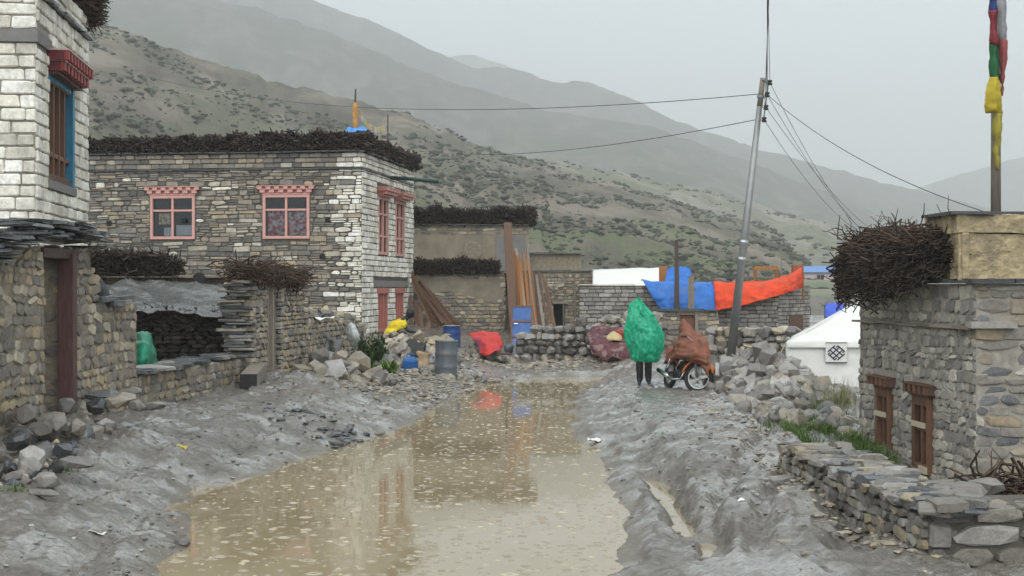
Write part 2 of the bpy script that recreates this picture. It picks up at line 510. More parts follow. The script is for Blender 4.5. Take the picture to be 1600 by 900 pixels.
def wall_panel(mb, o, u, n, width, z0, z1, openings=(), reveal=.25):
    """wall surface with real openings and their reveals"""
    o, u, n = Vector(o), Vector(u).normalized(), Vector(n).normalized()
    us = sorted({0, width, *[p for op in openings for p in op[:2]]}); zs = sorted({z0, z1, *[q for op in openings for q in op[2:]]})
    Z = Vector((0, 0, 1))
    def pt(a, z, d=0): return o + u * a + Z * z - n * d
    flip = u.cross(Z).dot(n) < 0
    def quad(*p):
        mb.add(p, [[0, 1, 2, 3]] if not flip else [[3, 2, 1, 0]])
    for i in range(len(us) - 1):
        for j in range(len(zs) - 1):
            cu, cz = (us[i] + us[i + 1]) / 2, (zs[j] + zs[j + 1]) / 2
            if any(p0 < cu < p1 and q0 < cz < q1 for p0, p1, q0, q1 in openings): continue
            quad(pt(us[i], zs[j]), pt(us[i + 1], zs[j]), pt(us[i + 1], zs[j + 1]), pt(us[i], zs[j + 1]))
    for p0, p1, q0, q1 in openings:
        quad(pt(p0, q0), pt(p0, q1), pt(p0, q1, reveal), pt(p0, q0, reveal))
        quad(pt(p1, q1), pt(p1, q0), pt(p1, q0, reveal), pt(p1, q1, reveal))
        quad(pt(p1, q0), pt(p0, q0), pt(p0, q0, reveal), pt(p1, q0, reveal))
        quad(pt(p0, q1), pt(p1, q1), pt(p1, q1, reveal), pt(p0, q1, reveal))

def sticks(name, A, B, rad, m, parent=None, bend=.12, n=4):
    """many thin bent sticks from A to B as one mesh"""
    A, B = np.asarray(A, float), np.asarray(B, float); k = len(A)
    rad = np.broadcast_to(np.asarray(rad, float), (k,))
    t = B - A; Lh = np.linalg.norm(t, axis=1, keepdims=True); t = t / np.maximum(Lh, 1e-6)
    ref = np.where(np.abs(t[:, 2:3]) < .9, np.array([[0, 0, 1.0]]), np.array([[1.0, 0, 0]]))
    u = np.cross(t, ref); u /= np.linalg.norm(u, axis=1, keepdims=True); w = np.cross(t, u)
    rings = []
    off = (u * RNG.normal(size=(k, 1)) + w * RNG.normal(size=(k, 1))) * Lh * bend
    for f, rr in ((0, 1.0), (.33, .95), (.68, .8), (1, .55)):
        c = A + (B - A) * f + off * math.sin(f * math.pi) + (u * RNG.normal(size=(k, 1)) * Lh * bend * .35 if 0 < f < 1 else 0)
        for j in range(n):
            a = 2 * math.pi * j / n
            rings.append(c + (u * math.cos(a) + w * math.sin(a)) * rad[:, None] * rr)
    V = np.stack(rings, 1)                                # k, 4n, 3
    nv = 4 * n
    q = []
    for r_ in range(3):
        for j in range(n):
            j2 = (j + 1) % n
            q.append((r_ * n + j, r_ * n + j2, (r_ + 1) * n + j2, (r_ + 1) * n + j))
    q = np.array(q)
    caps = np.array([list(range(n))[::-1], [3 * n + j for j in range(n)]])
    off_ = (np.arange(k) * nv)[:, None, None]
    return np_mesh(name, V.reshape(-1, 3), [(q[None] + off_).reshape(-1, 4), (caps[None] + off_).reshape(-1, n)], m, parent)

def cr(p0, p1, p2, p3, t):
    return .5 * ((2 * p1) + (-p0 + p2) * t + (2 * p0 - 5 * p1 + 4 * p2 - p3) * t * t + (-p0 + 3 * p1 - 3 * p2 + p3) * t ** 3)
def cr_line(pts, k):
    pts = [np.array(p, float) for p in pts]; out = []
    for i in range(len(pts) - 1):
        p0 = pts[i - 1] if i > 0 else 2 * pts[0] - pts[1]
        p3 = pts[i + 2] if i + 2 < len(pts) else 2 * pts[-1] - pts[-2]
        for j in range(k): out.append(cr(p0, pts[i], pts[i + 1], p3, j / k))
    out.append(pts[-1]); return out
def sheet(name, rows, m, parent=None, k=8, fold=.02, fscale=3.0, thick=.006, seed=1, crease=.0):
    """cloth or plastic sheet through a grid of points, with wrinkles"""
    g = [cr_line(r_, k) for r_ in rows]
    g = list(map(list, zip(*[cr_line(c, k) for c in zip(*g)])))
    G = np.array(g)
    du = np.gradient(G, axis=0); dv = np.gradient(G, axis=1)
    nn = np.cross(du, dv); nn /= np.maximum(np.linalg.norm(nn, axis=2, keepdims=True), 1e-6)
    a, b = G[..., 0] * fscale + G[..., 1] * .7 * fscale, G[..., 2] * fscale * 1.3 + G[..., 1] * .3
    w = fbm(a, b, seed, 4) * fold
    if crease: w = w + (1 - np.abs(fbm(a * .8 + 5, b * .8, seed + 9, 3)) * 4).clip(0, 1) * crease
    G = G + nn * w[..., None]
    nr, nc = G.shape[:2]
    idx = np.arange(nr * nc).reshape(nr, nc)
    Q = np.stack([idx[:-1, :-1], idx[:-1, 1:], idx[1:, 1:], idx[1:, :-1]], -1).reshape(-1, 4)
    o = np_mesh(name, G.reshape(-1, 3), Q, m, parent, smooth=True)
    if thick:
        md = o.modifiers.new('solid', 'SOLIDIFY'); md.thickness = thick; md.offset = 0
    return o

# ================================================================ ground
CTRL = np.array([
    (-5.6, 15.9, .45), (-5.2, 20, .55), (-4.9, 23, .52), (-4.3, 26.5, .66), (-4.1, 30, .52), (-3.6, 35, .62), (-3.9, 38, 1.0), (-3, 43, 1.1),
    (-8, 16, .5), (-8, 22, .6), (-8, 28, .75), (-8, 36, .9), (-3.6, 14, .22), (-3.6, 18, .27), (-3.2, 22, .25), (-3.3, 26, .34), (-2.6, 29, .14),
    (-5.5, 11, .32), (-5.5, 9, .3), (-3.4, 10.5, .12), (-2.6, 34, .32), (-1.5, 33, .05), (-1.7, 36.5, .36), (-.5, 37.5, .14), (1, 39, .2),
    (-1.5, 41, .5), (0, 43, .6), (1.5, 43, .6), (3, 40, .45), (0, 36.6, .06), (1.5, 36.6, .07),
    (2.65, 30.5, .04), (3.5, 29, .03), (3, 33, .12), (4.5, 35, .5), (5, 31, .42), (2.2, 24, .1), (3.4, 23, .24), (2.5, 19, .24), (3.2, 18, .28),
    (2.1, 15, .2), (2.5, 16.3, .3), (2.3, 12.8, .26), (1.7, 13, .13), (2.75, 12.3, .06), (2.75, 14, .12), (2.7, 10.9, .05), (1.55, 10, .08), (2.0, 10.5, .16),
    (4.2, 21.5, .2), (4.2, 16, -.15), (5, 18, -.35), (4, 12.5, .15), (5, 12, .15), (3.7, 18.5, .16), (5, 21.5, -.1), (4.6, 25, .2), (6, 26, .15),
    (6.5, 30, .2), (8, 32, .3), (6, 38, .6), (8, 42, .7), (5, 45, .9), (0, 50, 1.1), (-6, 50, 1.3), (8, 50, 1.1), (0, 5, -.05), (-4, 4, .2), (4, 4, .1), (8, 10, .2), (8, 20, -.2), (-8, 8, .4)], float)
def _solve():
    p = CTRL[:, :2]; d = np.linalg.norm(p[:, None] - p[None], axis=2)
    A = np.block([[d + np.eye(len(p)) * .15 * -1, np.ones((len(p), 1))], [np.ones((1, len(p))), np.zeros((1, 1))]])
    return np.linalg.solve(A, np.concatenate([CTRL[:, 2], [0]]))
RBFW = _solve()
def base_h(x, y):
    s = np.full(x.shape, RBFW[-1])
    for (cx, cy, _), w in zip(CTRL, RBFW): s = s + w * np.hypot(x - cx, y - cy)
    return s
def gz0(px, py): D = CAM_H * F_PX / (py - CY); return ((px - CX) / F_PX * D, D)
PUD = [(-1.8, 6.0), gz0(215, 900), gz0(258, 850), gz0(262, 800), gz0(312, 760), gz0(400, 738), gz0(480, 712), gz0(590, 680), gz0(640, 655), gz0(700, 620), gz0(755, 599), gz0(830, 590),
       gz0(950, 588), gz0(955, 596), gz0(915, 612), gz0(905, 650), gz0(925, 690), gz0(958, 720), gz0(985, 765), gz0(1002, 800), gz0(992, 850), gz0(965, 900), (.45, 6.0)]
def seg_dist(x, y, a, b):
    ax, ay = a; bx, by = b; dx, dy = bx - ax, by - ay
    t = np.clip(((x - ax) * dx + (y - ay) * dy) / (dx * dx + dy * dy), 0, 1)
    return np.hypot(x - ax - t * dx, y - ay - t * dy), t
def pud_sd(x, y):
    d = np.full(x.shape, 1e9); ins = np.zeros(x.shape, bool)
    for i in range(len(PUD)):
        a, b = PUD[i], PUD[(i + 1) % len(PUD)]
        d = np.minimum(d, seg_dist(x, y, a, b)[0])
        if a[1] != b[1]:
            c = ((a[1] > y) != (b[1] > y)) & (x < (b[0] - a[0]) * (y - a[1]) / (b[1] - a[1]) + a[0]); ins ^= c
    return np.where(ins, -d, d)
RUTS = [([gz0(965, 640), gz0(985, 685), gz0(1012, 730), gz0(1032, 765), gz0(1050, 800), gz0(1078, 838), gz0(1090, 872), gz0(1100, 900)], .17, [.02, .03, .07, .20, .24, .16, .06, .03]),
        ([gz0(1120, 900), gz0(1110, 840), gz0(1150, 775), gz0(1195, 720), gz0(1190, 660), gz0(1130, 625)], .10, [.09, .10, .09, .08, .06, .05]),
        ([gz0(1180, 900), gz0(1200, 820), gz0(1260, 760), gz0(1265, 700), gz0(1215, 650)], .10, [.08, .08, .07, .06, .04]),
        ([gz0(1330, 900), gz0(1330, 830), gz0(1305, 775), gz0(1255, 735)], .22, [.12, .12, .1, .03]),
        ([gz0(960, 700), gz0(930, 650), gz0(935, 615), gz0(960, 590)], .12, [.03, .03, .04, .04]),
        ([gz0(60, 850), gz0(250, 740), gz0(420, 660), gz0(600, 610), gz0(700, 585)], .14, [.04, .05, .04, .03, .02]),
        ([gz0(120, 900), gz0(290, 770), gz0(470, 672), gz0(640, 612), gz0(740, 585)], .12, [.03, .04, .03, .03, .02])]
def ground_h(x, y, fine=True):
    x = np.asarray(x, float); y = np.asarray(y, float)
    near = base_h(x, y)
    far = 1.1 + .0152 * (np.clip(y, 46, 210) - 46) + fbm(x * .03, y * .03, 5, 3) * 1.0
    wf = np.maximum(sstep(42, 62, y), sstep(9, 22, np.abs(x)))
    wf = np.where(y < 0, np.maximum(wf, 0), wf)
    farn = np.where(y > 30, far, .45 + fbm(x * .1, y * .1, 6, 3) * .15)
    h = near * (1 - wf) + farn * wf
    sd = pud_sd(x, y) + .22 * fbm(x * 1.1, y * .9, 21, 4) + .05 * fbm(x * 5, y * 4, 22, 3)
    out = np.maximum(h, .02) * sstep(0, 1.3, sd) + .055 * sstep(-.02, .16, sd) + .02
    h = np.where((sd > 2.5), np.where(x > 2.9, h, np.maximum(h, .05)), out)
    h = np.where(sd < 0, .02 - .12 * sstep(0, .45, -sd), h)
    if fine:
        k = sstep(-.15, .4, sd) * (1 - sstep(35, 50, y)) + .12
        n = fbm(x * 1.2, y * .7, 31, 4) * .045 + np.clip(1 - np.abs(fbm(x * 1.5 + y * .12, y * .42, 38, 3)) * 3.2, 0, 1) * .03 * sstep(1.0, 2.0, x) + (1 - np.abs(fbm(x * 3.3, y * 2.2, 33, 4)) * 2.2) * .019 + fbm(x * 7, y * 5, 35, 3, .55) * .014 + fbm(x * 8 + y * .8, y * .9, 39, 3, .6) * .016 + np.abs(fbm(x * 14, y * 10, 36, 2)) * .016
        lump = np.clip(fbm(x * 6, y * 5, 41, 3) - .15, 0, 1) * .10 * np.clip(fbm(x * .6, y * .5, 42, 2) + .35, 0, 1)
        h = h + (n + lump) * k * np.where(y > 46, 2.0, 1)
    for pts, w, dep in RUTS:
        best = np.full(x.shape, 1e9); dp = np.zeros(x.shape); sl = np.zeros(x.shape); acc = 0
        for i in range(len(pts) - 1):
            d, t = seg_dist(x, y, pts[i], pts[i + 1]); L = math.dist(pts[i], pts[i + 1])
            m_ = d < best
            best = np.where(m_, d, best); dp = np.where(m_, dep[i] + (dep[i + 1] - dep[i]) * t, dp); sl = np.where(m_, acc + t * L, sl); acc += L
        ww = w * (1 + .25 * vnoise(sl * 2, sl * 0, 3))
        bb = np.abs(best + .09 * fbm(x * 2.2, y * 1.6, 51, 3) + .03 * fbm(x * 8, y * 7, 52, 2))
        h = h - dp * np.exp(-(bb / ww) ** 2.4) + dp * .25 * np.exp(-((bb - ww * 1.7) / (ww * .7)) ** 2)
        if fine: h = h + np.exp(-(best / w) ** 4) * np.sin(sl * 2 * math.pi / .075 + 3 * np.sign(x - 1.9) * best / w) * .010
    return h
_zx, _zy = np.arange(-12, 12.01, .08), np.arange(6, 60.01, .12)
_ZG = ground_h(*[a.ravel() for a in np.meshgrid(_zx, _zy)], False).reshape(len(_zy), len(_zx))
def zg(x, y):
    if -12 < x < 11.9 and 6 < y < 59.8:
        i, k = (x + 12) / .08, (y - 6) / .12; a, b = int(i), int(k); f, g = i - a, k - b
        return float((_ZG[b, a] * (1 - f) + _ZG[b, a + 1] * f) * (1 - g) + (_ZG[b + 1, a] * (1 - f) + _ZG[b + 1, a + 1] * f) * g)
    return float(ground_h(np.array([x]), np.array([y]), False)[0])

def spread(a, first, ratio, lim):
    out, s = [], first
    while abs(a) < lim: a += s; s *= ratio; out.append(a)
    return out
xs = np.concatenate([np.array(spread(-7.2, -.06, 1.13, 6000))[::-1], np.arange(-7.2, 7.2, .028), np.array(spread(7.2, .06, 1.13, 6000))])
ys = [8.0]
while ys[-1] < 46: ys.append(ys[-1] * 1.0028)
ys = np.concatenate([np.array(spread(8.0, -.05, 1.25, 300))[::-1], np.array(ys), np.array(spread(ys[-1], .2, 1.07, 9000))])
GX, GY = np.meshgrid(xs, ys)
GZ = ground_h(GX.ravel(), GY.ravel()).reshape(GX.shape)
nr, nc = GX.shape
idx = np.arange(nr * nc).reshape(nr, nc)
GQ = np.stack([idx[:-1, :-1], idx[:-1, 1:], idx[1:, 1:], idx[1:, :-1]], -1).reshape(-1, 4)

def mud_mat():
    m, n, l, b, out = nmat('wet_mud')
    g = n.new('ShaderNodeNewGeometry'); pos = g.outputs['Position']
    sx = n.new('ShaderNodeSeparateXYZ'); l.new(pos, sx.inputs[0])
    t1 = N(n, 'ShaderNodeTexNoise', Scale=1.4, Detail=8.0, Roughness=.65); l.new(pos, t1.inputs['Vector'])
    t2 = N(n, 'ShaderNodeTexNoise', Scale=16.0, Detail=8.0, Roughness=.7); l.new(pos, t2.inputs['Vector'])
    t3 = N(n, 'ShaderNodeTexNoise', Scale=60.0, Detail=4.0, Roughness=.7); l.new(pos, t3.inputs['Vector'])
    c1 = ramp(n, [(.34, (.080, .069, .054)), (.5, (.152, .137, .116)), (.66, (.238, .222, .198))]); l.new(t1.outputs[0], c1.inputs[0])
    r2 = ramp(n, [(.36, (.46, .45, .44)), (.64, (1.35, 1.35, 1.35))]); l.new(t2.outputs[0], r2.inputs[0])
    mud = mixc(n, l, 1.0, c1.outputs[0], r2.outputs[0], 'MULTIPLY')
    # pebbles and grit pressed into the mud
    v = N(n, 'ShaderNodeTexVoronoi', Scale=22.0); l.new(pos, v.inputs['Vector'])
    vr = ramp(n, [(.10, (1, 1, 1)), (.22, (0, 0, 0))]); l.new(v.outputs['Distance'], vr.inputs[0])
    vs_ = n.new('ShaderNodeSeparateColor'); l.new(v.outputs['Color'], vs_.inputs[0])
    peb = math_n(n, l, 'MULTIPLY', vr.outputs[0], math_n(n, l, 'GREATER_THAN', vs_.outputs[0], .8))
    mud = mixc(n, l, math_n(n, l, 'MULTIPLY', peb, .8), mud, mixc(n, l, vs_.outputs[1], (.16, .14, .11), (.36, .34, .31)))
    # grass and dry earth beyond the village
    ea = ramp(n, [(.35, (.075, .095, .04)), (.5, (.13, .125, .075)), (.68, (.19, .165, .13))])
    t4 = N(n, 'ShaderNodeTexNoise', Scale=.045, Detail=8.0, Roughness=.62); l.new(pos, t4.inputs['Vector']); l.new(t4.outputs[0], ea.inputs[0])
    mr = n.new('ShaderNodeMapRange'); mr.inputs[1].default_value = 50; mr.inputs[2].default_value = 75; l.new(sx.outputs[1], mr.inputs[0])
    col = mixc(n, l, mr.outputs[0], mud, ea.outputs[0])
    sh = n.new('ShaderNodeMapRange'); sh.inputs[1].default_value = .015; sh.inputs[2].default_value = .075; sh.inputs[3].default_value = .8; sh.inputs[4].default_value = 0; l.new(sx.outputs[2], sh.inputs[0])
    shf = math_n(n, l, 'MULTIPLY', sh.outputs[0], math_n(n, l, 'LESS_THAN', sx.outputs[0], 2.6))
    col = mixc(n, l, shf, col, (.125, .102, .068))      # silt left by the puddle
    l.new(col, b.inputs['Base Color'])
    rr = n.new('ShaderNodeMapRange'); rr.inputs[1].default_value = .38; rr.inputs[2].default_value = .62; rr.inputs[3].default_value = .48; rr.inputs[4].default_value = .14
    l.new(t1.outputs[0], rr.inputs[0])
    ro = mixc(n, l, mr.outputs[0], rr.outputs[0], (.85, .85, .85)); l.new(ro, b.inputs['Roughness'])
    b.inputs['Specular IOR Level'].default_value = .8
    cw = n.new('ShaderNodeMapRange'); cw.inputs[1].default_value = .44; cw.inputs[2].default_value = .58; cw.inputs[3].default_value = .08; cw.inputs[4].default_value = .95; l.new(t1.outputs[0], cw.inputs[0])
    cwf = math_n(n, l, 'MULTIPLY', cw.outputs[0], math_n(n, l, 'SUBTRACT', 1.0, mr.outputs[0])); l.new(cwf, b.inputs['Coat Weight']); b.inputs['Coat Roughness'].default_value = .15
    hs = math_n(n, l, 'ADD', math_n(n, l, 'MULTIPLY', t2.outputs[0], .034), math_n(n, l, 'ADD', math_n(n, l, 'MULTIPLY', t3.outputs[0], .007), math_n(n, l, 'MULTIPLY', peb, .012)))
    bp = N(n, 'ShaderNodeBump', Strength=.9, Distance=1.0); l.new(hs, bp.inputs['Height']); l.new(bp.outputs[0], b.inputs['Normal'])
    return m
M['mud'] = mud_mat()
ground = np_mesh('muddy_road_ground', np.stack([GX.ravel(), GY.ravel(), GZ.ravel()], 1), GQ, M['mud'], smooth=True)
tag(ground, 'wet grey rutted mud of the village street', 'ground', kind='structure')

# ---------------------------------------------------------------- puddle
def water_mat():
    m, n, l, b, out = nmat('muddy_water')
    g = n.new('ShaderNodeNewGeometry'); pos = g.outputs['Position']
    t = N(n, 'ShaderNodeTexNoise', Scale=.5, Detail=3.0); l.new(pos, t.inputs['Vector'])
    c = ramp(n, [(.3, (.245, .20, .122)), (.7, (.275, .228, .145))]); l.new(t.outputs[0], c.inputs[0])
    l.new(c.outputs[0], b.inputs['Base Color'])
    b.inputs['Roughness'].default_value = .04; b.inputs['IOR'].default_value = 1.34
    hsum = None
    for k, (sc, r0, kk, wd, thr, amp) in enumerate(((6.5, .17, 60, .10, .72, .011), (9.0, .13, 75, .09, .72, .008))):
        mp = N(n, 'ShaderNodeMapping'); mp.inputs['Location'].default_value = (3.1 * k, 7.7 * k, 0); l.new(pos, mp.inputs['Vector'])
        v = N(n, 'ShaderNodeTexVoronoi', Scale=sc); v.voronoi_dimensions = '2D'; l.new(mp.outputs[0], v.inputs['Vector'])
        s = n.new('ShaderNodeSeparateColor'); l.new(v.outputs['Color'], s.inputs[0])
        rad = math_n(n, l, 'MULTIPLY', s.outputs[0], r0 * 1.6)
        d = math_n(n, l, 'SUBTRACT', v.outputs['Distance'], rad)
        q = math_n(n, l, 'DIVIDE', d, wd)
        env = math_n(n, l, 'POWER', 2.718, math_n(n, l, 'MULTIPLY', math_n(n, l, 'MULTIPLY', q, q), -1.0))
        wv = math_n(n, l, 'MULTIPLY', math_n(n, l, 'COSINE', math_n(n, l, 'MULTIPLY', d, kk)), env)
        on = math_n(n, l, 'GREATER_THAN', s.outputs[1], thr)
        hh = math_n(n, l, 'MULTIPLY', math_n(n, l, 'MULTIPLY', wv, on), amp)
        hsum = hh if hsum is None else math_n(n, l, 'ADD', hsum, hh)
    t2 = N(n, 'ShaderNodeTexNoise', Scale=3.5, Detail=3.0); l.new(pos, t2.inputs['Vector'])
    hsum = math_n(n, l, 'ADD', hsum, math_n(n, l, 'MULTIPLY', t2.outputs[0], .0035))
    bp = N(n, 'ShaderNodeBump', Strength=.085, Distance=1.0); l.new(hsum, bp.inputs['Height']); l.new(bp.outputs[0], b.inputs['Normal'])
    return m
M['water'] = water_mat()
wxs, wys = np.linspace(-3.6, 2.75, 60), np.linspace(3.5, 38, 200)
WX, WY = np.meshgrid(wxs, wys); wi = np.arange(WX.size).reshape(WX.shape)
WQ = np.stack([wi[:-1, :-1], wi[:-1, 1:], wi[1:, 1:], wi[1:, :-1]], -1).reshape(-1, 4)
water = np_mesh('puddle_water', np.stack([WX.ravel(), WY.ravel(), np.zeros(WX.size)], 1), WQ, M['water'], smooth=True)
tag(water, 'brown rain-pocked puddle filling the middle of the street', 'puddle', kind='structure')

# rings thrown up by raindrops on the puddle
M['splash'] = mat('splashed_water', (.30, .255, .17), .1, .2, 9, 0, spec=.5, piece=.25)
def splashes(n):
    rg = np.random.default_rng(9); x = rg.uniform(-3.4, 2.2, n * 4); y = 9.5 * (36.0 / 9.5) ** rg.uniform(0, 1, n * 4)
    ok = pud_sd(x, y) < -.12; x, y = x[ok][:n], y[ok][:n]; k = len(x); seg = 10
    r0 = .005 + .024 * rg.uniform(0, 1, k) ** 1.6 * np.where(rg.uniform(size=k) < .12, 1.7, 1); hh = rg.uniform(.002, .006, k)
    a = np.arange(seg) * 2 * math.pi / seg; rings = []
    for (f, h) in ((.55, .0), (.8, .7), (1.0, 1.0), (1.25, .5), (1.6, -.05)):
        rings.append(np.stack([x[:, None] + (r0 * f)[:, None] * np.cos(a), y[:, None] + (r0 * f)[:, None] * np.sin(a), np.repeat((hh * h + .0005)[:, None], seg, 1)], -1))
    V = np.stack(rings, 1)
    q = np.array([(i * seg + j_, i * seg + (j_ + 1) % seg, (i + 1) * seg + (j_ + 1) % seg, (i + 1) * seg + j_) for i in range(4) for j_ in range(seg)])
    return np_mesh('rain_rings', V.reshape(-1, 3), (q[None] + (np.arange(k) * 5 * seg)[:, None, None]).reshape(-1, 4), M['splash'], smooth=True)
tag(splashes(1600), 'small rings where raindrops strike the puddle', 'raindrops', kind='stuff')

# ---------------------------------------------------------------- hills
def hill_mat(name, greens, earths, sc, lowgreen=0.0):
    m, n, l, b, out = nmat(name)
    g = n.new('ShaderNodeNewGeometry'); pos = g.outputs['Position']
    t1 = N(n, 'ShaderNodeTexNoise', Scale=sc, Detail=10.0, Roughness=.62); l.new(pos, t1.inputs['Vector'])
    t2 = N(n, 'ShaderNodeTexNoise', Scale=sc * 5, Detail=8.0, Roughness=.6); l.new(pos, t2.inputs['Vector'])
    mp = N(n, 'ShaderNodeMapping'); mp.inputs['Scale'].default_value = (.09, .03, .03); mp.inputs['Rotation'].default_value = (0, 0, .5); l.new(pos, mp.inputs['Vector'])
    t3 = N(n, 'ShaderNodeTexNoise', Scale=1.0, Detail=8.0, Roughness=.6); l.new(mp.outputs[0], t3.inputs['Vector'])
    e = ramp(n, [(.38, earths[0]), (.5, earths[1]), (.62, earths[2])]); l.new(t3.outputs[0], e.inputs[0])
    gr = mixc(n, l, t2.outputs[0], greens[0], greens[1])
    s = math_n(n, l, 'ADD', math_n(n, l, 'MULTIPLY', t1.outputs[0], .6), math_n(n, l, 'MULTIPLY', t2.outputs[0], .4))
    fr = ramp(n, [(.49, (0, 0, 0)), (.56, (.8, .8, .8))]); l.new(s, fr.inputs[0])
    c = mixc(n, l, fr.outputs[0], e.outputs[0], gr)
    if lowgreen:
        sz = n.new('ShaderNodeSeparateXYZ'); l.new(pos, sz.inputs[0])
        lg = n.new('ShaderNodeMapRange'); lg.inputs[1].default_value = 9; lg.inputs[2].default_value = 19; lg.inputs[3].default_value = .45; lg.inputs[4].default_value = 0; l.new(sz.outputs[2], lg.inputs[0])
        gm = ramp(n, [(.5, (0, 0, 0)), (.56, (1, 1, 1))]); l.new(t1.outputs[0], gm.inputs[0])
        c = mixc(n, l, math_n(n, l, 'MULTIPLY', lg.outputs[0], gm.outputs[0]), c, (.085, .115, .04))      # meadow at the foot of the slope
    l.new(c, b.inputs['Base Color']); b.inputs['Roughness'].default_value = .9; b.inputs['Specular IOR Level'].default_value = .15
    bp = N(n, 'ShaderNodeBump', Strength=.6, Distance=2.0); l.new(t2.outputs[0], bp.inputs['Height']); l.new(bp.outputs[0], b.inputs['Normal'])
    return m
M['hill'] = hill_mat('scrub_hillside', [(.055, .065, .038), (.10, .105, .065)], [(.062, .053, .042), (.105, .091, .072), (.178, .155, .124)], .035, 1.0)
M['hill_low'] = hill_mat('grassy_slope', [(.065, .085, .035), (.11, .125, .06)], [(.12, .115, .095), (.16, .15, .125), (.21, .195, .165)], .03)
M['hill_far'] = hill_mat('far_ridge', [(.042, .054, .035), (.062, .075, .048)], [(.068, .066, .056), (.092, .088, .076), (.125, .119, .104)], .016)

def interp_pts(pts, px, j): return np.interp(px, [p[0] for p in pts], [p[j] for p in pts])
HILLFN = {}
def hill(name, label, ridge, basef, bz, m, ncol, nrow, amp, seed, back=1.35, power=1.1):
    px = np.linspace(ridge[0][0], ridge[-1][0], ncol); py = interp_pts(ridge, px, 1); Dr = interp_pts(ridge, px, 2)
    xr = (px - CX) / F_PX * Dr; zr = CAM_H - (py - CY) / F_PX * Dr
    T = np.concatenate([np.linspace(0, 1, nrow), np.linspace(1, back, nrow // 4)[1:]])
    V = np.zeros((len(T), ncol, 3))
    for i, t in enumerate(T):
        D = Dr * (basef + (1 - basef) * t)
        x = (px - CX) / F_PX * D
        z = bz + (zr - bz) * t ** power if t <= 1 else zr - (zr - bz) * (t - 1) * 1.2
        e = (math.sin(min(t, 1.0) * math.pi) * .85 + .15)
        gul = fbm(x * .9 / amp * .12 + D * .02 / amp, D * .25 / amp * .12, seed, 5)
        z = z + (gul - np.abs(fbm(x / amp * .22, D / amp * .05, seed + 3, 4)) * .9) * amp * e + fbm(px * .05, D * .004, seed + 7, 4) * amp * .16
        V[i] = np.stack([x, D, z], 1)
    ix = np.arange(V.shape[0] * ncol).reshape(V.shape[0], ncol)
    Q = np.stack([ix[:-1, :-1], ix[:-1, 1:], ix[1:, 1:], ix[1:, :-1]], -1).reshape(-1, 4)
    o = np_mesh(name, V.reshape(-1, 3), Q, m, smooth=True)
    HILLFN[name] = (V, nrow)
    return tag(o, label, 'hill', kind='structure')
hill('scrub_hillside', 'brown scree hillside dotted with shrubs rising behind the houses',
     [(-700, -190, 300), (-200, -75, 290), (140, 25, 280), (200, 46, 280), (260, 70, 285), (330, 95, 290), (420, 122, 295), (480, 138, 300), (560, 158, 305), (640, 182, 310), (700, 207, 315), (770, 232, 320), (850, 252, 325), (900, 272, 330), (1000, 300, 335), (1100, 325, 340), (1200, 352, 345), (1250, 398, 350), (1276, 440, 350), (1310, 456, 350)],
     .36, 1.5, M['hill'], 420, 150, 5.0, 3)
hill('low_grassy_spur', 'pale green spur behind the foot of the scree hillside',
     [(780, 250, 470), (860, 246, 480), (900, 255, 480), (960, 262, 490), (1040, 285, 500), (1130, 305, 520), (1200, 325, 530), (1280, 345, 540), (1345, 362, 550), (1500, 395, 560), (1700, 420, 560)],
     .5, 3.0, M['hill_low'], 240, 80, 6.0, 13)
hill('misty_slope', 'misty grey slope beyond the scree hillside',
     [(-1300, -330, 900), (-200, -130, 930), (180, -40, 950), (430, 20, 960), (520, 52, 960), (600, 86, 970), (660, 108, 970), (700, 126, 975), (780, 150, 980), (830, 166, 980), (880, 178, 990), (965, 187, 1000), (1010, 196, 1000), (1040, 202, 1000), (1100, 226, 1010), (1200, 262, 1020), (1300, 302, 1030), (1400, 345, 1030), (1600, 420, 1030), (1900, 440, 1030)],
     .5, 4.0, M['hill_far'], 340, 70, 13.0, 23)
hill('misty_ridge', 'fainter crested ridge behind the misty slope',
     [(-1200, -300, 1300), (-300, -190, 1350), (300, -70, 1400), (480, -5, 1400), (600, 38, 1400), (660, 70, 1400), (710, 90, 1400), (740, 106, 1400), (800, 104, 1400), (815, 107, 1400), (850, 122, 1400), (880, 125, 1400), (915, 126, 1400), (960, 141, 1400), (1010, 166, 1400), (1060, 190, 1410), (1100, 205, 1420), (1200, 236, 1440), (1300, 264, 1460), (1400, 290, 1480), (1480, 306, 1500), (1560, 330, 1500), (1700, 380, 1500), (1900, 430, 1500)],
     .6, 5.0, M['hill_far'], 380, 60, 16.0, 33)
hill('faint_peak', 'faint rounded peak almost lost in the cloud',
     [(560, 190, 2300), (690, 92, 2300), (715, 86, 2300), (742, 85, 2300), (790, 102, 2300), (860, 150, 2300), (1000, 250, 2300)],
     .8, 8.0, M['hill_far'], 80, 30, 8.0, 43)
hill('faint_far_range', 'faint far mountain behind the flagpole house',
     [(1180, 400, 2300), (1350, 325, 2300), (1430, 295, 2300), (1500, 272, 2300), (1560, 255, 2300), (1620, 240, 2300), (1800, 190, 2300), (2300, 120, 2300)],
     .8, 8.0, M['hill_far'], 120, 30, 12.0, 53)

